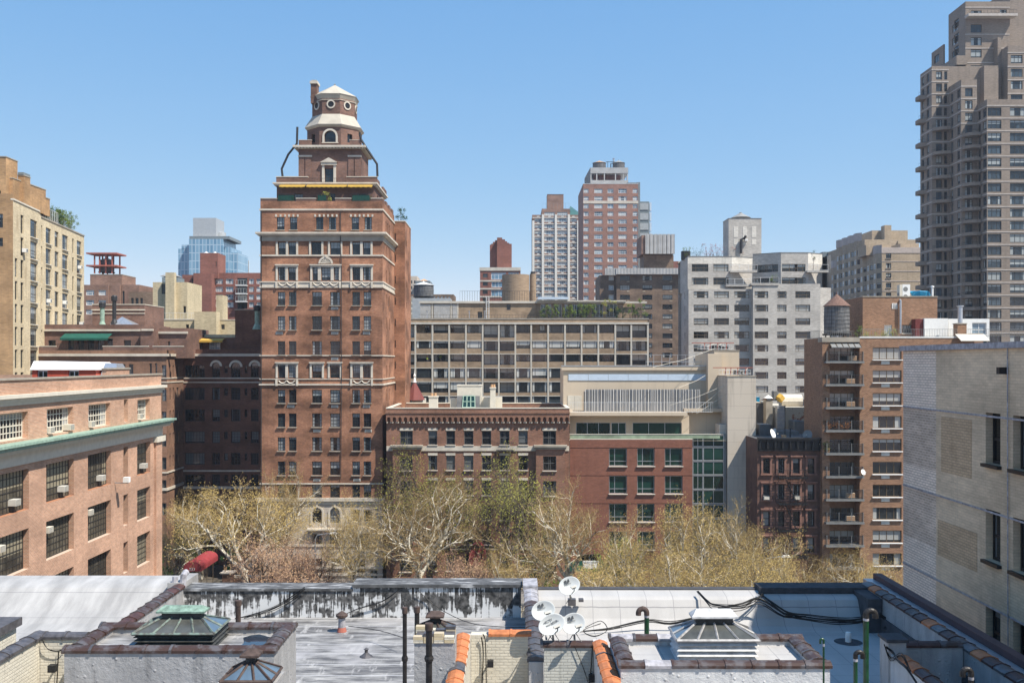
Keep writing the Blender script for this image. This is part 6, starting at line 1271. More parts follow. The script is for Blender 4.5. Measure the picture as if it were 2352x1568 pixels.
    b.box(X(405, YG) , X(445, YG), YG + 4, YG + 14, 0, Z(V(906), YG + 4), r, FW(YG + 4, X(405, YG), [(441, 444.5)], [(V(v), V(v + 30)) for v in (932, 984, 1035)], 'dark')); YH = YG - 3; b.box(X(444, YH), X(486, YH), YH, YH + 9, 0, Z(V(895), YH), r); b.box(X(453, YH), X(494.5, YH), YH + 2, YH + 8, Z(V(895), YH) - 1, Z(V(755), YH), r, FW(YH + 2, X(453, YH), [(495.5, 497.5)], [(600, 612)], 'dark'))
    for v in (975, 1030, 1082):
        k = MB(); k.box(X(544, YG), X(569, YG), YG - 1.2, YG - .003, Z(V(v + 6), YG), Z(V(v), YG), M['rail']); railing(X(544, YG), YG - 1.15, X(569, YG), YG - 1.15, Z(V(v), YG), 1.1, M['rail'], .5, k, .03); b.part('balcony', k)
    b.done(100)
    for q, yy in ((474, 620), (494, 621)):
        k = MB(); k.lathe(X(q, YH + 5), YH + 5, [(1.2 if q == 474 else .8, Z(V(755), YH)), (.1, Z(V(738), YH)), (0, Z(V(736), YH))], M['rail'], 10); b.part('roof_cap', k)
    # blue glass tower
    YQ = 420.0; b = Bld('blue_glass_tower', 'blue glass tower with pale blank grey box on top', 'building', X(470, YQ), YQ + 15, split=False); g = M['curtainblue']
    b.box(X(434, YQ), X(512, YQ), YQ, YQ + 20, 0, Z(549, YQ), g, roof=M['slate']); b.box(X(402, YQ), X(433.8, YQ), YQ + 4, YQ + 20, 0, Z(569, YQ), g); b.box(X(410, YQ), X(433.8, YQ), YQ + 3.9, YQ + 20, Z(569, YQ) + .01, Z(560, YQ), g); b.box(X(512.2, YQ), X(526, YQ), YQ + 2, YQ + 20, 0, Z(566, YQ), g); b.box(X(526.2, YQ), X(541, YQ), YQ + 4, YQ + 20, 0, Z(578, YQ), g)
    b.box(X(434, YQ), X(526, YQ), YQ + .5, YQ + 19, Z(549, YQ) + .01, Z(542, YQ), M['slate']); b.box(X(440, YQ), X(493, YQ), YQ + 2, YQ + 14, Z(542, YQ) + .01, Z(499, YQ), M['paneL'], roof=M['paneL']); b.box(X(434.5, YQ), X(439.9, YQ), YQ + 6, YQ + 14, Z(542, YQ) + .01, Z(500, YQ), M['slate']); k = MB(); k.lathe(X(505, YQ + 8), YQ + 8, [(2.6, Z(542, YQ)), (2.6, Z(529, YQ)), (2, Z(528, YQ)), (0, Z(528, YQ))], M['paneL'], 14); b.part('cooling_tower', k)
    b.done()
    k = Bld('distant_white_tower', 'distant white tower crowned with steel scaffolding beside the blue glass tower', 'building', X(560, 500), 505, split=False); k.box(X(542, 500), X(560, 500), 500, 510, 0, Z(594, 500), M['white'], FW(500, X(542, 500), [(545, 547), (551, 553)], [(602 + i * 9, 607 + i * 9) for i in range(4)], 'dark')); q = MB()
    for i in range(6):
        for j in range(6): q.box(X(553 + i * 3.4, 498), X(553.4 + i * 3.4, 498), 498 + j * .1, 498.3 + j * .1, Z(628, 498), Z(600 - (i % 3), 498), M['paneL']); q.box(X(553, 498), X(571, 498), 498, 498.3, Z(602.4 + j * 5, 498), Z(602 + j * 5, 498), M['paneL'])
    k.part('scaffolding', q); k.done()
M['redroof'] = plain('red_tiles', (.17, .05, .042)); t = NT('curtain_wall_blue'); uv = t.walluv(); br = t.n('ShaderNodeTexBrick'); br.offset = 0; t.l(uv, br.inputs['Vector']); br.inputs['Scale'].default_value = 1
br.inputs['Brick Width'].default_value = 1.5; br.inputs['Row Height'].default_value = 3.4; br.inputs['Mortar Size'].default_value = .2; br.inputs['Color1'].default_value = (.1, .22, .33, 1); br.inputs['Color2'].default_value = (.2, .34, .45, 1); br.inputs['Mortar'].default_value = (.34, .45, .53, 1)
t.fin(br.outputs[0], .15, 0, .6); M['curtainblue'] = t.m
small_far()
# ================================================================== CREAM BUILDING AT FAR LEFT
def cream_building():
    b = Bld('cream_apartment_house', 'tall cream brick apartment house with stepped orange brick penthouses and roof hedge at far left', 'building', -70, 140)
    def pt(px): Y = -44.35 / ((px - CX) / F + .147); return ((px - CX) / F * Y, Y)
    A = pt(30); Bp = pt(193); m = M['cream']; Lg = math.hypot(Bp[0] - A[0], Bp[1] - A[1])
    def U(px): q = pt(px); return math.hypot(q[0] - A[0], q[1] - A[1])
    def Zq(px, py): return Z(py, pt(px)[1])
    zs = lambda q: q * .348; V = lambda q: 315.8 + q * .348
    um = U(zs(270)); ztA = Zq(60, V(452)) ; ztB = Zq(zs(400), V(585))
    cols = [(200, 246, 545, 'cream3'), (135, 155, 527, 'narrow')]
    opsA = []; opsB = []
    for i in range(9):
        z1 = Zq(zs(222), V(545 + 143 * i)); 
        for a, c, st in ((200, 246, 'cream3'), (136, 156, 'narrow')):
            opsA.append((U(zs(a)), U(zs(c)), z1 - 2.35, z1, st))
        if i >= 2: opsA.append((U(zs(98)), U(zs(116)), z1 - 2.35, z1, 'sash'))
        z2 = Zq(zs(430), V(645 + 128 * i)) - .0
        for a, c, st in ((270, 280, 'narrow'), (302, 337, 'cream3'), (361, 387, 'sash'), (411, 449, 'cream3'), (477, 488, 'narrow'), (507, 538, 'cream3')): opsB.append((U(zs(a)) - um, U(zs(c)) - um, z2 - 2.2, z2, st))
    u = ((Bp[0] - A[0]) / Lg, (Bp[1] - A[1]) / Lg); Mp = (A[0] + u[0] * um, A[1] + u[1] * um)
    opsB = [(max(.1, a), c, d, e, s) for a, c, d, e, s in opsB if c > .3]
    b.fac(A, Mp, 0, ztA, opsA, m); b.fac(Mp, Bp, 0, ztB, opsB, m)
    O = M['orangecream']; b.fac((-80, A[1]), A, 0, ztA + .8, FW(A[1], -80, [(-8, 6.5)], [(491, 523), (546, 566)], 'cream2'), O)
    b.fac(Bp, (Bp[0] - 16, Bp[1] + 1), 0, ztB, [], m)
    bk = [(Mp[0], Mp[1]), (Bp[0], Bp[1]), (-88, 158), (-88, 125), A]
    b.r.face([(p[0], p[1], ztB - .02) for p in bk], M['rooftan']); b.w.face([(Mp[0], Mp[1], ztB), (Mp[0] - 12, Mp[1], ztB), (Mp[0] - 12, Mp[1], ztA), (Mp[0], Mp[1], ztA)][::-1], m)
    b.r.face([(A[0], A[1], ztA - .02), (Mp[0], Mp[1], ztA - .02), (Mp[0] - 14, Mp[1], ztA - .02), (-82, A[1], ztA - .02)], M['rooftan'])
    k = MB(); k.obox(A, u, (u[1], -u[0]), 0, um, -.3, .1, ztA + .002, ztA + .2, M['offwhite']); k.obox(Mp, u, (u[1], -u[0]), 0, Lg - um, -.3, .1, ztB + .002, ztB + .2, M['darkstone']); b.part('coping', k)
    # penthouse steps
    for px0, px1, yy, dd, pt_, mt in ((-20, 30, 128, 9, 410, O), (30, 56, 132, 5, 437, O), (56, 91, 136, 3, 450, O), (-20, 13.5, 127, 3, 361, O), (41, 56, 130, 1.6, 404, O), (34, 41.5, 130, 1.5, 432, O)):
        x0, x1 = X(px0, yy), X(px1, yy); b.box(x0, x1, yy, yy + dd, ztA - .1, Z(pt_, yy), mt, [] if px0 > 0 else FW(yy, x0, [(-2, 2)], [(438, 455)], 'narrow'), cop=M['darkstone'])
    k = MB(); k.box(X(42, 130) , X(55, 130), 129.9, 131.7, Z(404, 130) + .13, Z(396, 130), M['slate']); b.part('chimney_cap', k)
    k = MB(); p0 = pt(95); p1 = pt(136); railing(p0[0] - .2, p0[1], p1[0] - .2, p1[1], ztB + .2, 1.6, M['rail'], .8, k, .04); b.part('glass_railing', k)
    for i in range(3):
        p0 = pt(125 + i * 18 + 3); shrub(p0[0] - 1.9, p0[1] + 2, ztB, 1.6, 6.5, 2.6 + .3 * i, 'dense green roof hedge, ' + ['nearest third', 'middle third', 'farthest third'][i] + ' on the cream apartment house', 'hedge on the cream building roof', M['leaf_dark'] if i == 0 else M['leaf_green'], 2600, 60, 'roof_hedge', 'hedge')
    k = MB()
    pass
    b.done(100)
    for px, py, lab in ((zs(152), V(748), 'white air conditioner in the narrow left column of the cream building'), (zs(518), V(858), 'white air conditioner in the right column, upper, of the cream building'), (zs(313), V(1080), 'white air conditioner in the middle column, lower, of the cream building'), (zs(528), V(1230), 'lowest right white air conditioner on the cream building'), (zs(418), V(1090), 'white air conditioner beside a triple window in the middle of the cream building')):
        p = pt(px); e = empty('air_conditioner', (p[0], p[1], Z(py, p[1]) - .2), lab, 'air conditioner', 'air conditioners on the cream building', math.atan2(u[1], u[0])); k = MB(); k.box(-.35, .35, -.5, .02, 0, .5, M['white']); k.build('casing', e); k = MB(); k.box(-.28, .28, -.515, -.502, .06, .44, M['frame_grey']); k.build('grille', e)
cream_building()
# ================================================================== TAN BUILDING AND SKYSCRAPER AT RIGHT
def tan_building():
    Y = 286.0; e = lambda q: 1521.7 + q * .3113; f = lambda q: 459.4 + q * .3113; G = lambda q: 1895 + q * .287; H_ = lambda q: 488 + q * .287
    # second reference frame: crop (3300,850) scale .287 source -> .1648 display
    gx = lambda q: 1894.9 + q * .1648; gy = lambda q: 488.1 + q * .1648
    b = Bld('tan_apartment_block', 'tan brick apartment block with a receding wall of bay windows and pale floor bands', 'building', X(2060, Y), Y + 15, split=False)
    m = M['tan']; x0 = X(gx(793), Y); xr = X(2150, Y); zt = Z(gy(565), Y)
    rows = [(gy(568 + 136.5 * i), gy(640 + 136.5 * i)) for i in range(9)]
    b.fac((x0, Y), (xr, Y), 0, zt, FW(Y, x0, [(gx(849), gx(923))], rows, 'tan'), m)
    for i, r in enumerate(rows[:7]):
        band(b, 'floor_band', Y, gx(793), 2120, r[1] + 6, r[1] + 7.6, .08, M['tanband'])
    k = MB(); k.box(x0 - .1, xr, Y - .1, Y + 12, zt + .002, Z(gy(486), Y), M['tanband']); b.part('parapet', k)
    # receding left wall in bays
    pts = [(x0, Y)]; x = x0; y = Y; seg = []
    nb = 9; yend = YX(gx(35), x0)
    zq = lambda r: (Z(r[1], Y), Z(r[0], Y))
    for i in range(nb):
        ya = Y + (yend - Y) * i / nb; yb = Y + (yend - Y) * (i + 1) / nb; zz = zt if i < 3 else (zt + 5.6 if i < 7 else zt - 0.5)
        w = yb - ya; out = 1.1
        P4 = [(x0, yb), (x0 - out, yb - w * .3), (x0 - out, ya + w * .3), (x0, ya)]
        for j in range(3):
            p, q = P4[j], P4[j + 1]; Lg = math.hypot(q[0] - p[0], q[1] - p[1])
            ops = []
            for r in rows + ([] if i < 3 else [(rows[0][0] - 22.5, rows[0][1] - 22.5), (rows[0][0] - 45, rows[0][1] - 45)]):
                a, c = zq(r); c = min(c, zz - .9)
                if c - a > .8: ops.append((Lg * .15, Lg * .85, a, c, 'white2' if j == 1 else 'sash'))
            b.fac(p, q, 0, zz, ops, m, .12); 
        b.r.face([(p[0], p[1], zz) for p in P4], M['tanband'])
        k = MB(); k.prism([(p[0] - (.12 if 0 < n_ < 3 else 0), p[1]) for n_, p in enumerate(P4)][::-1], zz + .002, zz + 2.4, M['tanband']); b.part('bay_parapet', k)
    b.r.face([(x0, Y, zt), (xr, Y, zt), (xr, yend, zt), (x0, yend, zt)], M['tan'])
    b.box(x0 + .01, xr, Y + 14, yend, zt + .01, zt + 5.6, m)
    YP = Y + 18; b.box(X(gx(655), YP), X(gx(1153), YP), YP, YP + 12, zt + 5.6, Z(gy(250), YP), m); b.box(X(gx(780), YP), X(gx(873), YP), YP - 3, YP - .01, zt + 5.6, Z(gy(195), YP), m)
    b.box(X(gx(607), Y + 4), X(gx(960), Y + 4), Y + 6, Y + 13, zt, Z(gy(440), Y + 4), m); b.box(X(gx(1070), Y + 4), X(gx(1330), Y + 4), Y + 5, Y + 13, zt, Z(gy(425), Y + 4), m); b.box(X(gx(1120), Y + 8), X(gx(1215), Y + 8), Y + 13.5, Y + 16, zt, Z(gy(362), Y + 8), m)
    b.done(100)
    b = Bld('dark_clad_block', 'dark clad rooftop block with a coloured end panel left of the tan apartment block', 'building', X(1915, 330), 335); Yd = 335.0
    b.box(X(1890, Yd), X(gx(133), Yd), Yd, Yd + 10, 0, Z(gy(548), Yd), M['slate']); b.box(X(gx(133), Yd) + .01, X(gx(214), Yd), Yd - .2, Yd + 10, 0, Z(gy(548), Yd), M['farbrown']); b.done()
tan_building()
def skyscraper():
    b = Bld('taupe_skyscraper', 'very tall taupe brick skyscraper with stepped top and rounded balconies at right', 'building', X(2280, 221), 235, split=False)
    m = M['skyscraper']; K = M['skyband']; fx = lambda q: 1952.3 + q * .3295; fy = lambda q: q * .3295
    segs = []       # (x0, x1, yfront, top)
    Y1 = 221.0; xa = X(2267, Y1); Y2 = YX(fx(885), xa); xb = X(fx(775), Y2); Y3 = YX(fx(690), xb); xc = X(fx(570), Y3); Y4 = YX(fx(490), xc)
    fp = 88 * .3295 / F * Y1; xE = xa + 24
    zF = [Z(fy(750), Y1) + fp * i for i in range(-26, 12)]
    def wins(u0, u1, top, st, base=8, lo=1.9):
        return [(u0, u1, z - lo, z, st) for z in zF if z < top - .4 and z > base]
    t1, t2, t3, t4 = Z(fy(693), Y1), Z(fy(555), Y2), Z(fy(462), Y3), Z(fy(520), Y4)
    # front mass
    b.fac((xa, Y1), (xE, Y1), 0, t1, wins(.15, 3.2, t1, 'sky3') + wins(5.1, 8.6, t1, 'sky3') + wins(11, 14, t1, 'sky3') + wins(16, 19, t1, 'sky3'), m)
    b.fac((xa, Y2), (xa, Y1), 0, t1, wins(Y2 - Y1 - 2.0, Y2 - Y1 - .15, t1, 'sky2') + wins(.6, 1.8, t1, 'narrow'), m)
    b.fac((xb, Y2), (xa, Y2), 0, t2, wins(.9, 2.6, t2, 'sky2'), m)
    b.fac((xb, Y3), (xb, Y2), 0, t2, wins(1.0, 2.2, t2, 'sky2') + wins(4.3, 5.7, t2, 'sky2'), m)
    b.fac((xc, Y3), (xb, Y3), 0, t3, wins(1.0, 2.4, t3, 'sky2') + wins(2.9, 3.6, t3, 'narrow'), m)
    b.fac((xc, Y4), (xc, Y3), 0, t4, wins(.9, 2.2, t4, 'sky2') + wins(3.7, 5.1, t4, 'sky2'), m)
    b.fac((xE, Y4), (xc, Y4), 0, t4, [], m)
    R_ = M['roof']
    b.r.face([(xa, Y1, t1), (xE, Y1, t1), (xE, Y3, t1), (xa, Y3, t1)], R_); b.r.face([(xb, Y2, t2), (xa, Y2, t2), (xa, Y3, t2), (xb, Y3, t2)], R_); b.fac((xa, Y2), (xa, Y3), t1, t2, [], m); b.fac((xa, Y3), (xE, Y3), t1, t4, [], m); b.fac((xb, Y3), (xa, Y3), t2, t4, [], m); b.r.face([(xc, Y3, t4), (xE, Y3, t4), (xE, Y4, t4), (xc, Y4, t4)], R_)
    for z in zF:
        zb = z + .42
        if zb < 10: continue
        k = MB(); pr = .07
        if zb < t1: k.box(xa - pr, xE, Y1 - pr, Y1 - .003, zb - .12, zb + .1, K); k.box(xa - pr, xa - .003, Y1, Y2, zb - .12, zb + .1, K)
        if zb < t2: k.box(xb - pr, xb - .003, Y2, Y3, zb - .12, zb + .1, K); k.box(xb - pr, xa - pr - .01, Y2 - pr, Y2 - .003, zb - .12, zb + .1, K)
        if zb < t4: k.box(xc - pr, xc - .003, Y3, Y4, zb - .12, zb + .1, K); k.box(xc - pr, xb - pr - .01, Y3 - pr, Y3 - .003, zb - .12, zb + .1, K)
        if k.f: b.part('floor_band', k)
    # rounded balconies
    def bal(xc_, yc_, w, d, z, sx=1):
        k = MB(); n = 7; pts = []
        for i in range(n + 1):
            t = math.pi / 2 * i / n; pts.append((xc_ + sx * (-w) * math.cos(t) if False else xc_ + w * (1 - math.cos(t)) , yc_ - d * math.sin(t)))
        poly = [(xc_, yc_)] + pts[1:] + [(xc_ + w + 1.0, yc_ - d), (xc_ + w + 1.0, yc_)]
        k.prism(poly, z - .3, z + .42, m, K); k.face([(p[0], p[1], z - .3) for p in poly][::-1], m)
        for p, q in zip(poly[:-2], poly[1:-1]): k.tube([(p[0], p[1], z + .95), (q[0], q[1], z + .95)], .03, M['iron'], 4)
        b.part('balcony', k)
    for z in zF:
        if 12 < z < t1 - 5: bal(xb + .05, Y2 - .01, 2.2, 2.6, z + .3)
    for i, z in enumerate(zF):
        if 12 < z < t3 - 12 and i % 2: bal(xc + .05, Y3 - .01, 2.4, 2.4, z + .3)
        if 16 < z < t4 - 5 and i % 2 == 0:
            k = MB(); yy = Y4 - 2.4; k.prism([(xc - 1.6, yy - .6), (xc - .003, yy - 1.4), (xc - .003, yy + 1.8), (xc - 1.3, yy + 1.8), (xc - 1.6, yy + 1.4)], z - .0, z + .95, m, K); 
            k.face([(p[0], p[1], z) for p in [(xc - 1.6, yy - .6), (xc - .003, yy - 1.4), (xc - .003, yy + 1.8), (xc - 1.3, yy + 1.8), (xc - 1.6, yy + 1.4)]][::-1], m)
            railing(xc - 1.6, yy - .6, xc - .01, yy - 1.4, z + .95, .75, M['iron'], .5, k, .03); b.part('balcony', k)
    # upper tower
    YT = 234.0; xt = X(fx(805), YT); ytl = YX(fx(687), xt); zt = Z(fy(12), YT)
    b.box(xt, X(fx(1115), YT), YT, ytl, t2 - 3, zt, m, [(U_(fx(842), YT, xt), U_(fx(918), YT, xt), z - 1.9, z, 'sky2') for z in [Z(fy(v), YT) for v in (75, 172, 262, 346, 455, 550)]] + [(U_(fx(1045), YT, xt), U_(fx(1093), YT, xt), Z(fy(68), YT) - 1.5, Z(fy(68), YT), 'sky2')], [(ytl - YT - 6, ytl - YT - 3.5, Z(fy(v), YT) - 1.9, Z(fy(v), YT), 'sky2') for v in (90, 190, 280)] + [(2, 5, Z(fy(v), YT) - 1.9, Z(fy(v), YT), 'sky2') for v in (110, 205, 300)])
    k = MB(); zz = Z(fy(132), YT); k.box(xt - .2, X(fx(1140), YT), YT - 2.0, YT - .003, zz, zz + .6, K); railing(xt, YT - 1.9, X(fx(1135), YT), YT - 1.9, zz + .6, .9, M['iron'], .8, k, .03); b.part('balcony', k)
    for v in (50, 238, 335, 435, 525): k = MB(); k.box(xt - .08, X(fx(1113), YT), YT - .08, YT - .003, Z(fy(v + 6), YT), Z(fy(v), YT), K); b.part('floor_band', k)
    YV = 237.0; b.box(X(fx(1115), YV), X(fx(1115), YV) + 25, YV, 262, t2, Z(-30, YV), m)
    YW = 229.0; xw = X(fx(1100), YW); zw = Z(fy(320), YW); b.box(xw, xw + 22, YW, YV - .01, t1 - 3, zw, m, [(.7, 3.4, Z(fy(v), YW) - 1.9, Z(fy(v), YW), 'sky3') for v in (385, 480, 565, 660)], [(2, 4.5, Z(fy(385), YW) - 1.9, Z(fy(385), YW), 'sky2')])
    for v in (365, 462, 555, 650): k = MB(); k.box(xw - .08, xw + 22, YW - .08, YW - .003, Z(fy(v + 6), YW), Z(fy(v), YW), K); b.part('floor_band', k)
    b.box(X(fx(1030), 232), xw - .01, 232, YV, t1, Z(fy(262), 232), m); b.box(X(fx(935), 230), X(fx(1035), 230), 230, 234.5, t1 - 1, Z(fy(458), 230), m)
    xz, yz = X(fx(743), 233), 233.0
    for v0, v1 in ((388, 452), (497, 545)): b.box(xz, xt - .01, yz, 246, Z(fy(v1), yz), Z(fy(v0), yz), m)
    b.box(X(fx(652), 245), xt - .02, 245, 252, t3 - 3, Z(fy(310), 245), m, [], [(1.5, 4.5, Z(fy(350), 245) - 1.9, Z(fy(350), 245), 'sky2')])
    b.done(100)
    shrub(X(fx(580), Y4), Y4, t3, 1.2, 1, 2.8, 'bare little roof tree on the skyscraper setback', 'roof plants on the skyscraper', M['bark_dark'], 60)
skyscraper()
# ================================================================== GROUND
k = MB(); t = NT('ground'); n = t.noise(t.pos(), .08, 5, .6); t.fin(t.mix(t.ramp(n, .3, .7), (.07, .06, .045), (.13, .11, .085)), .95); M['ground'] = t.m
k.face([(-400, -35, 0), (400, -35, 0), (400, 600, 0), (-400, 600, 0)], M['ground']); tag(k.build('ground'), kind='structure')
M['asphalt'] = plain('asphalt', (.055, .055, .057), .9, var=.2, sc=.5); M['pavement'] = panel('pavement_slabs', (.3, .29, .27), 1.5, 1.5, (.2, .19, .18))
k = MB(); k.box(-300, 300, 105, 119, .0, .012, M['asphalt']); tag(k.build('road'), kind='structure')
for a, c in ((101, 104.998), (119.002, 128.9)): k = MB(); k.box(-300, 300, a, c, .0, .15, M['pavement']); tag(k.build('pavement'), kind='structure')
# ================================================================== FOREGROUND ROOFS
ZR = 20.5
def nmat(name, fn, rough=.8, metal=0, spec=.3):
    t = NT(name); col = fn(t); return t.fin(col, rough, metal, spec)
def f_stucco(a, b, lump=.6):
    def f(t):
        p = t.pos(); v = t.n('ShaderNodeTexVoronoi'); v.inputs['Scale'].default_value = 6.5; t.l(p, v.inputs['Vector'])
        dots = t.math('MULTIPLY', t.ramp(v.outputs['Distance'], .26, .08), t.ramp(t.noise(p, 2.2, 2), .45, .6), clamp=True)
        t.bump(t.math('ADD', t.math('ADD', dots, t.noise(p, 9, 4)), t.math('MULTIPLY', t.noise(p, 45, 2), .35)), lump, .035)
        n = t.noise(t.scale(p, (1.5, 1.5, .5)), 1.5, 5, .6); c = t.mix(t.ramp(n, .35, .68), a, b)
        return t.mix(t.ramp(t.noise(t.scale(p, (5, 5, .6)), 1, 4), .6, .75), c, [q * .72 for q in a])
    return f
M['silver'] = nmat('silver_painted_stucco', f_stucco((.3, .295, .29), (.44, .43, .42)), .5, .15)
M['greywhite'] = nmat('white_painted_stucco', f_stucco((.46, .46, .46), (.6, .6, .59)), .6)
def f_wall(a, mort):
    def f(t):
        uv = t.walluv(); b = t.n('ShaderNodeTexBrick'); t.l(uv, b.inputs['Vector']); b.inputs['Scale'].default_value = 1; b.inputs['Brick Width'].default_value = .21; b.inputs['Row Height'].default_value = .075; b.inputs['Mortar Size'].default_value = .01; b.inputs['Mortar Smooth'].default_value = 1
        wob = t.noise(t.scale(uv, (3, 6, 1)), 1, 4); t.bump(t.math('ADD', t.math('MULTIPLY', b.outputs['Fac'], -.7), wob), .8, .02)
        n = t.noise(t.scale(uv, (1.1, .35, 1)), 1.4, 5, .6); c = t.mix(t.ramp(n, .3, .7), [q * .85 for q in a], a); c = t.mix(t.math('MULTIPLY', b.outputs['Fac'], .09), c, mort)
        return t.mix(t.ramp(t.noise(t.scale(uv, (6, .3, 1)), 1, 3), .62, .74), c, [q * .62 for q in a])
    return f
M['creamwall'] = nmat('cream_painted_brick', f_wall((.62, .57, .46), (.3, .27, .22)), .85); M['greenwall'] = nmat('pale_grey_painted_brick', f_wall((.52, .51, .45), (.3, .29, .26)), .85)
def f_silverroof(t):
    p = t.pos(); n = t.noise(t.scale(p, (.55, 2.2, 1)), 1.6, 6, .68); n2 = t.noise(t.scale(p, (3.5, .9, 1)), 1.2, 4, .6)
    c = t.mix(t.ramp(n, .4, .66), (.1, .097, .097), (.37, .36, .345)); c = t.mix(t.ramp(n2, .58, .78), c, (.5, .485, .465))
    c = t.mix(t.ramp(t.noise(p, .5, 3), .55, .7), c, (.34, .33, .33)); sp = t.n('ShaderNodeSeparateXYZ'); t.l(p, sp.inputs[0])
    seam = t.math('LESS_THAN', t.math('FRACT', t.math('ADD', sp.outputs[1], t.math('MULTIPLY', t.noise(p, 1.5), .06))), .035); return t.mix(t.math('MULTIPLY', seam, .5), c, (.7, .7, .72))
M['silverroof'] = nmat('patchy_silver_roof', f_silverroof, .55)
def f_drip(t):
    p = t.pos(); a = t.noise(t.scale(p, (11, 4, .8)), 1, 4, .6); b = t.noise(t.scale(p, (1.1, 1, 1.6)), 1, 4, .6); sp = t.n('ShaderNodeSeparateXYZ'); t.l(p, sp.inputs[0])
    low = t.math('MULTIPLY', t.ramp(sp.outputs[2], 21.3, 20.6), .1); s = t.math('ADD', t.math('ADD', t.math('MULTIPLY', a, .5), t.math('MULTIPLY', b, .75)), low)
    g = t.mix(t.ramp(t.noise(p, 7, 4), .35, .65), (.02, .02, .02), (.14, .135, .13)); return t.mix(t.ramp(t.math('ADD', s, t.math('MULTIPLY', t.math('SUBTRACT', t.noise(t.scale(p, (34, 9, 1.6)), 1, 3), .5), .16)), .67, .72), g, (.62, .62, .61))
M['drip'] = nmat('black_wall_with_white_drips', f_drip, .75)
def f_tar(t):
    p = t.pos(); n = t.noise(t.scale(p, (.7, 5, 1)), 1.4, 5, .65); return t.mix(t.ramp(n, .52, .66), t.mix(t.ramp(t.noise(p, 4), .3, .7), (.05, .05, .05), (.12, .12, .12)), (.5, .5, .5))
M['tar'] = nmat('brushed_tar_coping', f_tar, .7)
def f_memb(a, sx, sy, dirt=.15):
    def f(t):
        p = t.pos(); n = t.noise(t.scale(p, (1.6, .35, .5)), 1.2, 5, .6); c = t.mix(t.ramp(n, .35, .7), [q * (1 - dirt) for q in a], a); sp = t.n('ShaderNodeSeparateXYZ'); t.l(p, sp.inputs[0])
        w = t.math('MULTIPLY', t.noise(p, 1.3), .05); gx = t.math('LESS_THAN', t.math('FRACT', t.math('MULTIPLY', t.math('ADD', sp.outputs[0], w), sx)), .018 * sx)
        gy = t.math('LESS_THAN', t.math('FRACT', t.math('MULTIPLY', t.math('ADD', sp.outputs[1], w), sy)), .018 * sy)
        if sx == 0: gx = t.math('MULTIPLY', gy, 0)
        c = t.mix(t.math('MULTIPLY', t.math('MAXIMUM', gx, gy), .6), c, (.12, .12, .13)); return t.mix(t.ramp(t.noise(p, 2.6, 4), .68, .78), c, [q * .75 for q in a])
    return f
M['memb'] = nmat('grey_white_membrane', f_memb((.44, .425, .405), 1.15, 1.0), .6); M['membleft'] = nmat('white_roof_coating', f_memb((.45, .435, .415), 0, .9, .38), .55)
M['tile_b'] = nmat('brown_glazed_tile', lambda t: t.mix(t.ramp(t.noise(t.pos(), 3.2, 5, .65), .47, .6), (.055, .032, .025), (.1, .09, .092)), .42); M['tile_o'] = plain('orange_terracotta_tile', (.46, .165, .065), .6, var=.25, sc=5); M['tile_g'] = plain('tar_coated_tile', (.075, .07, .073), .4, var=.45, sc=6, spec=.5); M['tile_s'] = plain('silver_smeared_tile', (.33, .32, .335), .45, var=.4, sc=6); M['tile_r'] = plain('dark_red_tile', (.07, .034, .028), .45, var=.35, sc=6)
M['skyg'] = plain('grimy_wired_glass', (.07, .072, .065), .25, var=.35, sc=3, spec=.5); M['skyb'] = plain('sky_tinted_glass', (.09, .13, .17), .06, var=.2, sc=3, spec=.9); M['verd'] = plain('verdigris_metal', (.17, .25, .2), .6, var=.5, sc=9); M['dkmetal'] = plain('dark_weathered_metal', (.05, .05, .045), .5, var=.5, sc=9); M['rustmetal'] = plain('rusty_brown_metal', (.07, .048, .04), .7, var=.4, sc=8)  # bluish base colour of some skylight panes stands in for reflected sky
M['greyw'] = plain('dull_white_metal', (.5, .5, .49), .5, var=.25, sc=7); M['greyrib'] = plain('grey_metal_rib', (.33, .32, .31), .45, var=.35, sc=9); M['verdrib'] = nmat('tarnished_copper_rib', lambda t: t.mix(t.ramp(t.noise(t.pos(), 7, 4), .45, .6), (.09, .09, .08), (.15, .2, .17)), .6); M['water'] = nmat('puddle_water', lambda t: (.02, .03, .045, 1), .02, 0, 1.0); M['pipegreen'] = plain('green_painted_pipe', (.01, .05, .018), .35, var=.35, sc=8, spec=.5); M['pipeblack'] = plain('black_iron_pipe', (.022, .02, .019), .45, var=.5, sc=8); M['cable'] = plain('black_cable', (.012, .012, .012), .5); M['dish'] = plain('dish_grey', (.56, .58, .57), .4, var=.05); M['ink'] = plain('logo_ink', (.06, .065, .07), .6); M['membdark'] = plain('dark_edge_strip', (.06, .06, .065), .8, var=.3, sc=4); M['maroon'] = plain('maroon_flashing', (.09, .05, .05), .6)
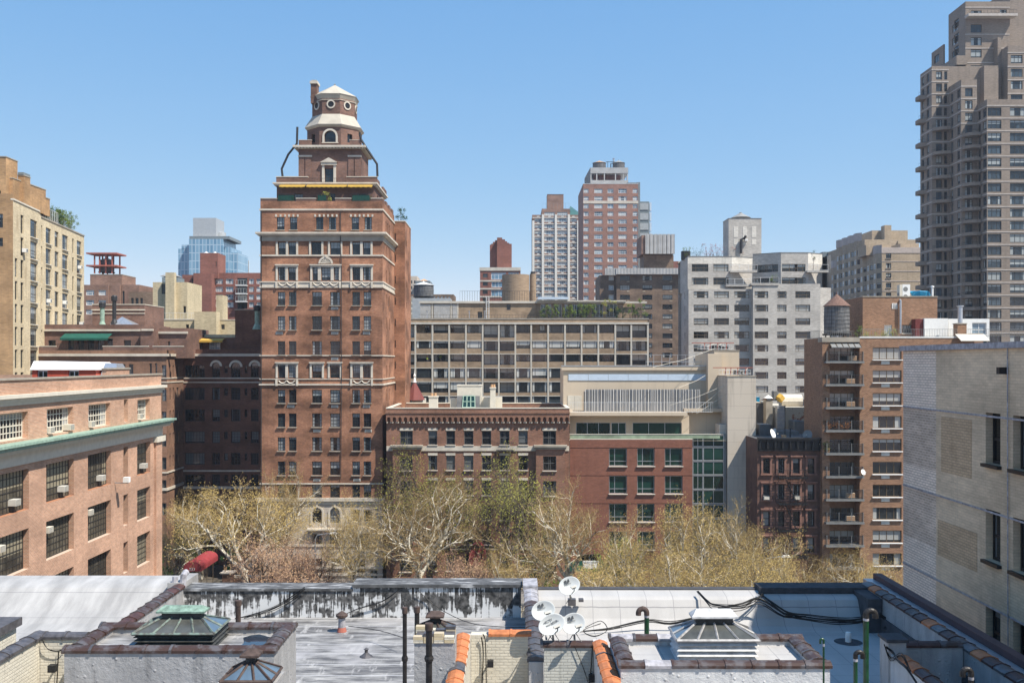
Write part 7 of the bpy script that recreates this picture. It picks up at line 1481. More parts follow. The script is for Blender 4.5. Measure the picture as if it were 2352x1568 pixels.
def coping(p, q, z, w, mats, mb=None, tl=.6, h=.105):
    mb = mb or MB(); L = math.hypot(q[0] - p[0], q[1] - p[1]); u = ((q[0] - p[0]) / L, (q[1] - p[1]) / L); n = (u[1], -u[0]); k = max(1, round(L / tl)); rnd = random.Random(int(p[0] * 31 + p[1] * 17))
    P = lambda a, c, zz: (p[0] + u[0] * a + n[0] * c, p[1] + u[1] * a + n[1] * c, zz)
    def seg(a0, a1, g, m):
        pr = [(-w / 2 - g, -.03), (-w / 2 - g, .03 + g), (-w * .3, h * .72 + g), (0, h + g), (w * .3, h * .72 + g), (w / 2 + g, .03 + g), (w / 2 + g, -.03)]
        A = [P(a0, c, z + d) for c, d in pr]; B = [P(a1, c, z + d) for c, d in pr]; N = len(pr)
        mb.mesh(A + B, [(i, i + 1, N + i + 1, N + i) for i in range(N - 1)] + [tuple(range(N))[::-1], tuple(range(N, 2 * N)), (0, N, 2 * N - 1, N - 1)], m)
    for i in range(k):
        m = M[rnd.choice(mats)]; a0 = L * i / k; a1 = L * (i + 1) / k; seg(a0 + .06, a1 - .002, 0, m); seg(a0, a0 + .058, .018, m if rnd.random() < .7 else M['tile_g'])
    return mb
def townhouses():
    # ---- left: white coated roof
    b = Bld('townhouse', 'low townhouse with smooth white coated roof curving up to its parapet', 'building', -20, 27, 'foreground townhouses')
    prof = [(18, ZR), (31.0, ZR), (31.9, 20.62), (32.6, 20.86), (33.1, 21.15), (33.5, 21.4), (33.8, 21.47), (34.7, 21.55), (34.75, 21.5), (34.75, 0)]
    k = MB(); X0, X1 = -42, -11.3
    for (y0, z0), (y1, z1) in zip(prof, prof[1:]): k.face([(X0, y0, z0), (X1, y0, z0), (X1, y1, z1), (X0, y1, z1)], M['membleft'])
    b.part('roof', k, smooth=False); k = MB(); k.face([(X1, 18, 0), (X1, 34.7, 0), (X1, 34.7, 21.5), (X1, 33.5, 21.4), (X1, 31, ZR), (X1, 18, ZR)], M['membleft']); k.box(X0, X1, 17.9, 18, 0, ZR, M['creamwall']); b.part('wall', k)
    k = MB(); k.box(-11.28, -10.92, 27.0, 33.2, ZR - .5, 21.5, M['silver']); k.box(-11.5, -10.95, 33.22, 34.76, 20.4, 21.62, M['membleft']); w = b.part('party_wall', k); b.part('coping', coping((-11.1, 27.0), (-11.1, 33.2), 21.5, .42, ['tile_r', 'tile_b', 'tile_b']), parent=w)
    k = MB(); k.tube([(-11.02, 33.3, 21.4), (-11.0, 33.35, 21.85), (-11.0, 33.6, 21.9)], .11, M['tile_s'], 8); k.tube([(-11.3, 33.3, 21.4), (-11.28, 33.35, 21.8)], .1, M['tile_s'], 8); b.part('flashing_knobs', k); b.done()
    # ---- middle: patchy silver roof
    b = Bld('townhouse', 'low townhouse with patchy silver painted roof and black parapet streaked with white drips', 'building', -5, 27, 'foreground townhouses')
    k = MB(); k.face([(-10.92, 18, ZR), (.42, 18, ZR), (.42, 33.1, ZR), (-10.92, 33.1, ZR)], M['silverroof']); b.part('roof', k)
    k = MB(); k.box(-10.92, -5.3, 33.1, 33.95, 0, 21.38, M['drip']); k.box(-5.29, .3, 33.1, 34.0, 0, 21.5, M['drip']); w = b.part('parapet', k)
    k = MB(); k.box(-10.92, -5.3, 33.06, 34.0, 21.383, 21.46, M['tar']); k.box(-5.31, .35, 33.04, 34.05, 21.503, 21.6, M['tar']); b.part('coping', k, parent=w)
    k = MB(); k.box(.42, .78, 24.7, 33.4, ZR - .5, 21.55, M['silver']); k.box(.36, .84, 32.3, 33.5, 21.553, 21.72, M['tile_s']); w = b.part('party_wall', k); b.part('coping', coping((.6, 24.75), (.6, 30.6), 21.56, .42, ['tile_g', 'tile_g', 'tile_b'], coping((.6, 30.6), (.6, 32.28), 21.56, .42, ['tile_s'])), parent=w); b.done()
    # ---- right: grey white membrane
    b = Bld('townhouse', 'low townhouse with seamed grey white membrane roof partly in shadow', 'building', 6, 27, 'foreground townhouses')
    k = MB(); prof = [(18, ZR), (31.3, ZR), (31.62, 20.6), (31.8, 20.8), (32.1, 21.32), (32.25, 21.4), (32.95, 21.46)]
    for (y0, z0), (y1, z1) in zip(prof, prof[1:]): k.face([(.78, y0, z0), (11.62, y0, z0), (11.62, y1, z1), (.78, y1, z1)], M['memb'])
    b.part('roof', k); k = MB(); k.box(.79, 11.9, 32.9, 33.2, 0, 21.5, M['membdark']); k.box(8.1, 12.0, 32.5, 33.3, 21.4, 21.62, M['membdark']); k.box(11.15, 11.6, 31.2, 33.2, ZR, 21.56, M['membdark']); b.part('parapet', k)
    k = MB(); k.box(11.62, 11.98, 18, 33.0, 0, 21.62, M['silver']); k.box(11.56, 11.618, 25, 32, ZR, 21.0, M['membdark']); w = b.part('party_wall', k); b.part('coping', coping((11.8, 18), (11.8, 33.0), 21.62, .42, ['tile_b', 'tile_g', 'tile_g', 'tile_b', 'tile_r', 'tile_o', 'tile_r']), parent=w)
    k = MB(); k.box(11.99, 12.32, 18, 34, 21.2, 21.6, M['steel']); k.box(12.33, 12.6, 18, 34, 0, 21.78, M['maroon']); b.part('metal_flashing', k); b.done()
    # ---- court walls
    def wall(name, label, x0, x1, y0, y1, z, mat, cop, tiles, z0=17):
        e = empty(name, ((x0 + x1) / 2, (y0 + y1) / 2, z0), label, 'wall', 'roof court walls'); L = tuple(e.location); k = MB(); k.box(x0, x1, y0, y1, z0, z, M[mat]); k.build('wall', e, L)
        c = MB()
        for p, q in cop: coping(p, q, z, .36, tiles, c)
        c.build('coping', e, L)
    wall('court_wall', 'cream painted court wall with bright orange pipe tiles along its top', -1.05, .41, 25.5, 25.8, 22.0, 'creamwall', [((-.6, 25.65), (.5, 25.65))], ['tile_o'])
    wall('court_wall', 'short wall running towards the viewer capped with broken orange tiles', -1.45, -1.06, 20.5, 25.6, 22.0, 'creamwall', [((-1.25, 20.5), (-1.25, 25.4))], ['tile_o', 'tile_o', 'tile_o', 'tile_g'])
    wall('court_wall', 'pale grey painted court wall under the satellite dishes with brown tile coping', .79, 2.0, 24.5, 24.8, 22.0, 'greenwall', [((.7, 24.65), (2.0, 24.65))], ['tile_b', 'tile_b', 'tile_g'])
    wall('court_wall', 'court wall capped with orange tiles beside the right roof bulkhead', 2.01, 2.33, 18, 24.75, 22.1, 'greywhite', [((2.15, 18), (2.15, 24.4))], ['tile_o', 'tile_o', 'tile_o', 'tile_s'])
    wall('court_wall', 'cream painted court wall with tar coated coping left of the silver bulkhead', -10.9, -9.88, 23.0, 23.3, 22.62, 'creamwall', [((-10.9, 23.15), (-9.86, 23.15))], ['tile_g', 'tile_b'])
    wall('court_wall', 'cream wall running towards the viewer at lower left', -11.2, -10.91, 18, 23.3, 22.62, 'creamwall', [((-11.05, 18), (-11.05, 23.3))], ['tile_g'])
    wall('court_wall', 'shadowed wall with brown and orange coping at lower right', 9.75, 11.6, 25.6, 25.9, 21.68, 'silver', [((9.9, 25.75), (11.6, 25.75))], ['tile_b', 'tile_r'])
    wall('court_wall', 'shadowed wall sloping towards the viewer capped with orange brick tiles at lower right', 9.5, 9.86, 19, 25.4, 21.65, 'greywhite', [((9.68, 19.0), (9.68, 24.7))], ['tile_r', 'tile_r', 'tile_o'])
    k = MB(); k.box(9.45, 9.9, 25.0, 25.58, ZR, 21.95, M['silver']); k.box(9.4, 9.95, 24.95, 25.6, 21.953, 22.03, M['membdark']); single('roof_pillar', k, 'small silver pillar at the corner of the shadowed walls', 'pillar', None, (9.7, 25.3, ZR))
    b = Bld('chimney_block', 'worn cream brick chimney block with dark cap at the left picture edge', 'chimney', -13, 24); b.box(-15, -12.3, 22.0, 24.7, 17, 22.45, M['creamwall'], roof=M['membdark']); k = MB(); k.box(-15.1, -12.2, 21.9, 24.8, 22.453, 22.65, M['tile_g']); b.part('cap', k); b.done()
    # ---- roof bulkheads with skylights
    def bulk(label, x0, x1, y0, y1, z, mat, tiles, inner):
        b = Bld('roof_bulkhead', label, 'bulkhead', (x0 + x1) / 2, (y0 + y1) / 2, 'roof bulkheads'); k = MB(); k.box(x0 + .1, x1 - .1, y0 + .1, y1 - .1, 17, z - .18, inner)
        for q in ((x0, x1, y0, y0 + .3), (x0, x1, y1 - .3, y1), (x0, x0 + .3, y0 + .3, y1 - .3), (x1 - .3, x1, y0 + .3, y1 - .3)): k.box(*q, 17, z - .04, mat)
        b.part('wall', k); c = MB()
        for p, q in (((x0 - .05, y0 + .15), (x1 + .05, y0 + .15)), ((x0 - .05, y1 - .15), (x1 + .05, y1 - .15)), ((x0 + .15, y0 + .3), (x0 + .15, y1 - .3)), ((x1 - .15, y0 + .3), (x1 - .15, y1 - .3))): coping(p, q, z - .04, .36, tiles, c)
        b.part('coping', c); return b
    B1 = bulk('grey silver stuccoed roof bulkhead with brown glazed coping tiles at lower left', -9.85, -5.24, 21.9, 24.15, 22.66, M['silver'], ['tile_b'], M['silverroof']); B1.done()
    k = MB(); pts = []
    for i in range(14): a = 2 * math.pi * i / 14; r = 1 + .22 * math.sin(3 * a + 1) + .1 * math.sin(5 * a); pts.append((-5.95 + .38 * r * math.cos(a), 23.25 + .52 * r * math.sin(a), 22.492))
    k.face(pts, M['water']); tag(k.build('puddle'), 'shallow puddle reflecting the sky on the silver bulkhead roof', 'puddle')
    B2 = bulk('white stuccoed roof bulkhead with dark coping tiles and pale roof at lower right', 2.36, 6.9, 21.6, 24.0, 22.42, M['greywhite'], ['tile_b', 'tile_b', 'tile_b', 'tile_s'], M['memb']); B2.done()
    def skylight(label, x0, x1, y0, y1, z0, z1, zr, rx0, rx1, ry, cap, rib, curb, gl, nf, capz=.1, capw=.22, louv=True):
        e = empty('roof_skylight', ((x0 + x1) / 2, (y0 + y1) / 2, z0), label, 'skylight', 'roof skylights'); L = tuple(e.location); k = MB(); k.box(x0 + .06, x1 - .06, y0 + .06, y1 - .06, z0, z1 - .01, curb)
        if louv:
            n = 4; hh = (z1 - z0) / n
            for i in range(n): k.frustum((x0 + x1) / 2, (y0 + y1) / 2, x1 - x0 + .04, y1 - y0 + .04, z0 + i * hh, x1 - x0 - .1, y1 - y0 - .1, z0 + i * hh + hh * .6, curb)
        k.build('curb', e, L); A = [(x0 - .03, y0 - .03, z1), (x1 + .03, y0 - .03, z1), (x1 + .03, y1 + .03, z1), (x0 - .03, y1 + .03, z1)]; B = [(rx0, ry - .04, zr), (rx1, ry - .04, zr), (rx1, ry + .04, zr), (rx0, ry + .04, zr)]
        k = MB()
        for i in range(4): k.face([A[i], A[(i + 1) % 4], B[(i + 1) % 4], B[i]], gl[i])
        k.build('glazing', e, L); k = MB(); lerp = lambda a, c, t: tuple(a[j] + (c[j] - a[j]) * t for j in range(3)); up = lambda p: (p[0], p[1], p[2] + .012)
        for i in range(4):
            j = (i + 1) % 4; nn = nf if i % 2 == 0 else 2
            for q in range(nn): t = q / nn; k.tube([up(lerp(A[i], A[j], t)), up(lerp(B[i], B[j], t))], .028, rib, 4)
            k.tube([A[i], A[j]], .035, rib, 4)
        k.build('ribs', e, L); k = MB(); cw = rx1 - rx0 + capw; cx = (rx0 + rx1) / 2; k.frustum(cx, ry, cw - .1, capw, zr - .05, cw - .1, capw, zr + .1, M['dkmetal']); k.frustum(cx, ry, cw + .1, capw + .2, zr + .102, cw + .1, capw + .2, zr + .14, cap); k.frustum(cx, ry, cw + .1, capw + .2, zr + .142, cw - .15, .06, zr + .14 + capz, cap); k.build('ridge_cap', e, L)
    g1, g2 = M['skyg'], M['skyb']
    skylight('large dark glazed skylight with green copper ridge cap on the silver bulkhead', -8.57, -6.78, 22.55, 23.8, 22.48, 22.84, 23.1, -8.05, -7.25, 23.15, M['verd'], M['verdrib'], M['dkmetal'], [g1, g2, g1, g1], 4)
    skylight('white framed skylight with louvred curb on the white bulkhead', 3.74, 5.55, 22.45, 23.5, 22.24, 22.72, 23.02, 4.28, 5.02, 22.98, M['greyw'], M['greyrib'], M['greyw'], [g1, g1, g1, g2], 4, .14)
    k = MB(); k.box(-5.86, -4.74, 19.75, 20.75, 17, 22.55, M['silver']); k.box(-6.05, -5.87, 19.9, 20.6, 17, 22.4, M['greywhite']); single('skylight_pedestal', k, 'small silver pedestal carrying the little brown skylight', 'pedestal', None, (-5.3, 20.2, 17))
    skylight('little rusty brown skylight with sky tinted glass and pointed cap', -5.78, -4.82, 19.82, 20.68, 22.553, 22.64, 22.93, -5.34, -5.26, 20.25, M['rustmetal'], M['rustmetal'], M['white'], [M['skyb'], g2, g1, g1], 3, .1, .2, False)
    k = MB(); k.box(-2.4, -1.5, 24.5, 25.4, 17, 22.22, M['silver']); single('skylight_pedestal', k, 'silver pedestal behind the broken topped chimney', 'pedestal', None, (-1.9, 25, 17)); skylight('small rusty capped skylight behind the broken topped chimney', -2.34, -1.48, 24.6, 25.3, 22.223, 22.3, 22.52, -2.0, -1.85, 24.95, M['rustmetal'], M['rustmetal'], M['silver'], [g1, g2, g1, g1], 3, .1, .2, False)
    # chimney with broken brick top
    e = empty('roof_chimney', (-1.75, 23, ZR), 'silver stuccoed chimney with broken yellow brick top', 'chimney'); L = (-1.75, 23, ZR); k = MB(); k.box(-2.22, -1.3, 22.6, 23.4, ZR, 22.62, M['silver']); k.build('shaft', e, L); k = MB(); rnd = random.Random(3)
    for i in range(4):
        for r in range(3):
            for y in (22.6, 23.2):
                if r == 2 and rnd.random() < .5: continue
                x = -2.24 + i * .235; k.box(x, x + .22, y - .03, y + .14, 22.62 + r * .075, 22.69 + r * .075, M[rnd.choice(['creamwall', 'tile_g', 'yellowbrick'])])
    k.box(-2.2, -1.32, 22.78, 23.15, 22.62, 22.74, M['tile_g']); k.build('broken_bricks', e, L)
    # pipes
    def pipe(label, x, y, z0, z1, r, mat, bend=0, top='pipeblack', collar=None):
        e = empty('vent_pipe', (x, y, z0), label, 'vent pipe', 'rooftop vent pipes'); L = (x, y, z0); k = MB(); k.tube([(x, y, z0), (x, y, z1)], r, M[mat], 12)
        for c in collar or (): k.tube([(x, y, c - .06), (x, y, c), (x, y, c + .05)], [r * 1.3, r * 1.5, r * 1.2], M[mat], 12)
        k.build('shaft', e, L)
        k = MB()
        if bend: k.tube([(x, y, z1 + .003), (x, y, z1 + .06)], r * 1.06, M['tile_s'], 12); R_ = r * 1.7; k.tube([(x, y, z1 + .06), (x, y, z1 + .12)] + [(x + bend * R_ * (1 - math.cos(a)), y, z1 + .12 + R_ * math.sin(a)) for a in [i * math.pi / 8 for i in range(1, 9)]] + [(x + bend * 2 * R_, y, z1 + .06)], r * 1.12, M[top], 12); k.build('gooseneck', e, L)
        else: k.tube([(x, y, z1 - .12), (x, y, z1 + .02)], r * 1.25, M['rustmetal'], 12); k.build('rim', e, L)
    pipe('black iron pipe at far left of the three dark pipes', -2.37, 22.0, ZR, 23.56, .048, 'pipeblack', collar=[22.45]); pipe('short black pipe just right of the leftmost dark pipe', -2.3, 24.1, ZR, 23.05, .06, 'pipeblack'); pipe('thick black pipe in front of the silver chimney', -1.71, 20.5, ZR, 23.6, .066, 'pipeblack', collar=[22.9])
    pipe('green pipe with rusty bent top behind the white bulkhead', 3.45, 25.5, ZR, 22.45, .062, 'pipegreen', -1, 'rustmetal'); pipe('tallest green pipe with black bent top on the shadowed roof', 8.0, 22.5, ZR, 23.15, .062, 'pipegreen', 1, collar=[21.6]); pipe('shorter green pipe with black bent top left of the tallest one', 6.9, 20.0, ZR, 22.98, .042, 'pipegreen', 1); pipe('thinnest green pipe at the right end of the white bulkhead', 6.26, 20.0, ZR, 23.28, .02, 'pipegreen', -1, 'pipegreen'); pipe('dark pipe with bent top near the lower right corner', 8.3, 18.0, ZR, 23.25, .045, 'pipeblack', -1)
    pipe('short rusty stub pipe behind the green capped skylight', -7.15, 26.0, ZR, 22.75, .07, 'rustmetal')
    k = MB(); x, y = -5.35, 31.3; k.lathe(x, y, [(.16, ZR), (.115, ZR + .05), (.11, ZR + .5)], M['tile_s'], 16); k.lathe(x, y, [(.155, ZR + .02), (.118, ZR + .16)], M['rust'], 16); k.lathe(x, y, [(.11, ZR + .45), (.19, ZR + .5), (.19, ZR + .56), (0, ZR + .68)], M['rustmetal'], 16); single('roof_vent', k, 'grey mushroom vent with rusty cap on the silver roof', 'vent', None, (x, y, ZR))
    k = MB(); x, y = -4.2, 28.7; k.lathe(x, y, [(.2, ZR), (.05, ZR + .12), (.05, ZR + .2), (.08, ZR + .22), (0, ZR + .27)], M['tile_g'], 12); single('roof_vent', k, 'tiny dark vent in the middle of the silver roof', 'vent', None, (x, y, ZR))
    k = MB(); x, y = 10.2, 30.2; k.lathe(x, y, [(.42, ZR + .006), (0, ZR + .012)], M['membdark'], 20); k.lathe(x, y, [(.09, ZR + .01), (.09, ZR + .22), (.075, ZR + .3), (0, ZR + .32)], M['white'], 14); single('roof_vent', k, 'short white vent standing in a black patch on the shadowed roof', 'vent', None, (x, y, ZR))
    k = MB(); x, y = 2.05, 28.5; k.lathe(x, y, [(.09, ZR), (.09, ZR + .25), (.07, ZR + .3), (0, ZR + .32)], M['white'], 14); single('roof_vent', k, 'short white vent right of the satellite dishes', 'vent', None, (x, y, ZR))
    for x, y, z, lab in ((-10.5, 22.95, 22.0, 'black floodlight on the cream wall at lower left'), (-.55, 25.45, 21.35, 'black floodlight under the orange tiled wall'), (1.95, 24.45, 21.3, 'black floodlight in the corner of the pale grey wall')):
        k = MB(); k.box(x - .08, x + .08, y - .28, y - .12, z - .08, z + .08, M['black']); k.tube([(x, y - .15, z), (x, y + .06, z + .02)], .025, M['black'], 6); single('floodlight', k, lab, 'floodlight', 'floodlights on the court walls', (x, y, z))
    # cables
    def cable(label, bundles, r=.014):
        k = MB(); rnd = random.Random(len(label))
        for pts, n, jit in bundles:
            for i in range(n):
                o = [rnd.gauss(0, jit) for _ in range(2)]; P = []
                for j, (px, py, yy) in enumerate(pts): s = math.sin(math.pi * j / (len(pts) - 1)) ; P.append((X(px, yy) + o[0] * .3, yy - .02 * i / n, Z(py, yy) + (o[1] * s + rnd.gauss(0, jit * .25))))
                Q = []
                for j in range(len(P) - 1):
                    for q in range(4):
                        t = q / 4; p0 = P[max(j - 1, 0)]; p1 = P[j]; p2 = P[j + 1]; p3 = P[min(j + 2, len(P) - 1)]; Q.append(tuple(.5 * (2 * p1[c] + (p2[c] - p0[c]) * t + (2 * p0[c] - 5 * p1[c] + 4 * p2[c] - p3[c]) * t * t + (3 * p1[c] - p0[c] - 3 * p2[c] + p3[c]) * t ** 3) for c in range(3)))
                Q.append(P[-1]); k.tube(Q, r, M['cable'], 4)
        single('cable_bundle', k, label, 'cables', 'cables on the roofs', (X(bundles[0][0][0][0], 32), 32, 21))
    cable('thick bundle of black cables sagging across the shadowed parapet', [([(1340, 1448, 31.0), (1400, 1443, 31.2), (1485, 1427, 31.3), (1540, 1432, 31.3), (1600, 1418, 31.3), (1640, 1404, 31.4)], 5, .04), ([(1602, 1357, 32.2), (1625, 1383, 31.7), (1642, 1394, 31.5), (1700, 1396, 31.4), (1740, 1375, 31.8), (1752, 1362, 32.1)], 6, .05), ([(1744, 1360, 32.2), (1775, 1385, 31.6), (1812, 1409, 31.4), (1860, 1417, 31.35), (1925, 1425, 31.3), (1985, 1420, 31.3), (2028, 1400, 31.4), (2045, 1392, 31.5)], 13, .06), ([(1650, 1396, 31.5), (1705, 1388, 31.5), (1745, 1378, 31.6), (1800, 1410, 31.4), (1850, 1415, 31.35)], 5, .05)], .016)
    cable('tangle of cables at the corner of the right party wall', [([(2020, 1410, 31.0), (2045, 1425, 30.9), (2060, 1405, 30.9), (2035, 1400, 31.0), (2050, 1430, 30.9), (2030, 1440, 30.8), (2068, 1447, 30.6)], 5, .06), ([(2056, 1392, 31.2), (2075, 1415, 30.4), (2075, 1445, 30), (2070, 1475, 29.6)], 2, .03)], .013)
    cable('loose cables hanging over the pillar at lower right', [([(2035, 1485, 24.9), (2050, 1500, 24.8), (2062, 1520, 23.4), (2080, 1535, 22.8), (2105, 1568, 22.3)], 6, .05), ([(2030, 1480, 24.9), (2045, 1510, 24.9), (2070, 1500, 23.6), (2090, 1540, 22.9)], 3, .05)], .011)
    cable('loose black cables trailing over the streaked parapet', [([(920, 1350, 33.0), (880, 1375, 33.0), (820, 1395, 33.0), (775, 1420, 32.9)], 2, .05), ([(700, 1350, 33.0), (670, 1375, 33.0), (620, 1400, 33), (560, 1418, 32.9)], 3, .07), ([(700, 1348, 33), (640, 1390, 33), (590, 1410, 33), (540, 1420, 32.9)], 2, .06), ([(960, 1355, 33), (1010, 1395, 32.9), (1090, 1430, 31.5), (1205, 1440, 30.5)], 1, .02), ([(800, 1437, 30.5), (870, 1448, 30), (930, 1465, 29)], 1, .01)], .011)
    cable('cables running down the cream and grey court walls', [([(1106, 1462, 25.45), (1110, 1500, 25.45), (1107, 1568, 25.45)], 2, .03), ([(1108, 1455, 25.4), (1114, 1475, 25.42), (1116, 1568, 25.42)], 3, .02), ([(1320, 1482, 24.45), (1340, 1530, 24.45), (1352, 1568, 24.45)], 1, .02), ([(1362, 1480, 24.4), (1358, 1530, 24.4), (1354, 1568, 24.4)], 3, .03), ([(135, 1495, 22.95), (133, 1530, 22.95), (131, 1568, 22.95)], 2, .02), ([(96, 1466, 22.9), (110, 1490, 22.92), (135, 1495, 22.92), (150, 1485, 22.92)], 2, .02)], .009)
    cable('thin cable loops lying behind the satellite dishes', [([(1345, 1440, 29.0), (1380, 1425, 29.2), (1395, 1445, 29), (1365, 1460, 28.8), (1340, 1447, 28.9), (1380, 1432, 29.1)], 2, .03), ([(1330, 1450, 28.9), (1400, 1443, 29.4), (1425, 1438, 29.6)], 3, .02)], .009)
townhouses()
# ------------------------------------------------------------------ satellite dishes with their lettering
def tvdish(label, px, py, Y, hw, hh, roll, post, kind):
    a, c = hw / F * Y, hh / F * Y / math.cos(R(14)); x, z = X(px, Y), Z(py, Y); e = empty('satellite_dish', (x, Y, z), label, 'satellite dish', 'satellite dishes on the foreground roofs')
    rot = Matrix.Rotation(R(8), 3, 'Z') @ Matrix.Rotation(R(-16), 3, 'X') @ Matrix.Rotation(R(roll), 3, 'Y')
    def put(name, k, par=e):
        k.v = [tuple(rot @ Vector(p)) for p in k.v]; return k.build(name, par, smooth=(name == 'reflector'))
    k = MB(); n = 32; rings = [0, .3, .6, .85, .97, 1.0, 1.0, .9, .5, 0]; dep = [.07, .063, .042, .015, 0, .0, .02, .04, .08, .09]
    for r, d in zip(rings, dep):
        for i in range(n): t = 2 * math.pi * i / n; k.v.append((a * r * math.cos(t), d, c * r * math.sin(t)))
    for j in range(len(rings) - 1):
        for i in range(n): k.f.append((j * n + i, j * n + (i + 1) % n, (j + 1) * n + (i + 1) % n, (j + 1) * n + i)); k.m.append(M['dish'])
    put('reflector', k)
    s = a / .36; I = M['ink']; yy = .028
    if kind == 'world':
        k = text_mb('DIRECTV', .085 * s, I); k.v = [(p[0] - .1 * s, p[1] + .038, p[2] + .1) for p in k.v]; q = text_mb('worldDIRECT', .085 * s, I); off = len(k.v); k.v += [(p[0] + .1 * s, p[1] + .045, p[2] + .015) for p in q.v]; k.f += [tuple(i + off for i in f_) for f_ in q.f]; k.m += q.m
    else:
        k = text_mb('DIRECTV', .062 * s, I); k.v = [(p[0] - .03 * s, p[1] + .045, p[2] + .055) for p in k.v]
        pts = [(-.13, .0), (-.13, .12)] + [(-.13 + .1 * math.sin(t), .06 + .06 * math.cos(t)) for t in [math.pi * i / 8 for i in range(9)]]
        k.face([(p * s, yy, q * s + .1) for p, q in pts[2:]], I); k.face([(p * s, yy, q * s + .1) for p, q in [(-.1, 0), (-.02, .035), (.03, .12), (.06, .12), (.06, 0), (-.04, 0)]], I)
    put('lettering', k)
    k = MB(); k.tube([(.0, .05, -c * .92), (.02, -.3, -c * .75), (.04, -.46, -c * .3)], .016, M['frame_grey'], 6); k.box(-.07, .11, -.52, -.42, -c * .38, -c * .16, M['frame_light']); k.box(-.04, .08, -.46, -.38, -c * .5, -c * .36, M['frame_grey']); put('feed_arm', k)
    k = MB(); p = Vector(post) - Vector((x, Y, z)); k.tube([(0, .1, -.05), (0.02, .14, -c * .7), (p.x, p.y, p.z)], .026, M['frame_grey'], 8); k.tube([(p.x, p.y, p.z + .22), (p.x + .16, p.y - .1, p.z)], .01, M['frame_grey'], 4); k.tube([(p.x, p.y, p.z + .22), (p.x - .16, p.y - .1, p.z)], .01, M['frame_grey'], 4); k.build('mast', e)
tvdish('highest satellite dish, standing on the white parapet slope', 1307.7, 1344, 31.2, 25.5, 19.5, -18, (X(1311, 31.9), 31.9, Z(1384, 31.9)), 'a')
tvdish('satellite dish at the left of the cluster, above the one with two lines of lettering', 1247.8, 1401.3, 25.2, 28, 21.5, -14, (X(1255, 24.75), 24.75, 22.1), 'a'); tvdish('largest satellite dish in front with two lines of slanted lettering', 1267, 1433, 24.45, 32, 22, -22, (X(1271, 24.65), 24.65, 22.1), 'world'); tvdish('yellow stained satellite dish at the right of the cluster', 1317, 1431, 24.6, 28, 23, -14, (X(1320, 24.65), 24.65, 22.1), 'a')
k = MB(); k.box(X(1304, 31.85), X(1322, 31.85), 31.7, 31.9, Z(1389, 31.8), Z(1374, 31.8), M['tile_g']); k.box(X(1329, 31.8), X(1340, 31.8), 31.7, 31.9, Z(1380, 31.8), Z(1374, 31.8), M['tile_g']); single('mounting_block', k, 'tarred mounting pads under the highest satellite dish', 'pad', None, (X(1312, 31.8), 31.8, 21))
# ================================================================== PALE GLAZED BRICK BUILDING AT RIGHT
M['glz_beige'] = brick('beige_glazed_brick', (.7, .545, .37), (.64, .495, .335), (.56, .43, .29), .3, .1, .012, var=.22, streak=.2, rough=.45); M['glz_white'] = brick('white_glazed_brick', (.9, .76, .62), (.84, .7, .57), (.45, .36, .28), .3, .1, .014, var=.06, streak=.05, rough=.4); M['glz_grey'] = brick('grey_glazed_brick', (.62, .49, .37), (.46, .36, .27), (.8, .67, .56), .3, .1, .012, var=.3, streak=.2, bias=.3, rough=.45); M['glz_tan'] = brick('tan_glazed_patch', (.58, .42, .26), (.52, .37, .225), (.36, .26, .17), .3, .1, .016, var=.12, rough=.45)
def right_building():
    x = 15.7; b = Bld('glazed_brick_building', 'pale beige glazed brick building with white patch and deep dark windows', 'building', 20, 30); ye = 39.95; zt = 29.42
    wn = []
    for y0 in (32.0, 30.2, 27.0, 23.0, 19.0):
        for z0 in (25.64, 22.46, 19.28, 16.1): wn.append((36.86 - y0 - 1.0, 36.86 - y0, z0, z0 + 1.68, 'near'))
    b.fac((x, 36.86), (x, 15.0), 0, zt, wn, M['glz_beige'], .28)
    for z0, z1, m in ((27.2, zt, 'glz_white'), (24.95, 27.2, 'glz_grey'), (24.05, 24.95, 'glz_white'), (22.1, 24.05, 'glz_grey'), (0, 22.1, 'glz_white')): b.fac((x, ye), (x, 36.86), z0, z1, [], M[m])
    b.fac((60, ye), (x, ye), 0, zt, [], M['glz_beige']); b.r.face([(x, 15, zt - .1), (60, 15, zt - .1), (60, ye, zt - .1), (x, ye, zt - .1)], M['roof'])
    k = MB(); k.box(x - .13, x + .4, 29.9, ye + .1, zt + .002, zt + .2, M['tile_s']); b.part('coping', k)
    for z in (27.2, 24.07, 20.95): k = MB(); k.box(x - .03, x - .003, 29.8, ye, z - .03, z + .03, M['tile_s']); b.part('joint_band', k)
    for y0, z0, y1, z1 in ((34.0, 25.0, 36.4, 27.0), (33.6, 21.9, 36.7, 23.2)): k = MB(); k.box(x - .012, x - .003, y0, y1, z0, z1, M['glz_tan']); b.part('repair_patch', k)
    k = MB(); k.tube([(x - .05, 31.45, zt), (x - .05, 31.4, 17)], .018, M['tile_s'], 6); b.part('conduit', k)
    # unseen taller part added beside the viewer, sized to shade the roof at right
    b.box(x + .02, 34, -12, 29.7, 0, 35.2, M['glz_beige'], [], [(2 + 4 * i, 3 + 4 * i, 25.6 + 3.18 * j, 27.3 + 3.18 * j, 'near') for i in range(9) for j in range(3)])
    b.done(100); k = MB(); k.box(x - .28, x - .003, 31.5, 31.7, 28.6, 28.82, M['black']); single('wall_lamp', k, 'small black lamp high on the beige glazed brick wall', 'wall lamp', None, (x, 31.6, 28.7))
right_building()
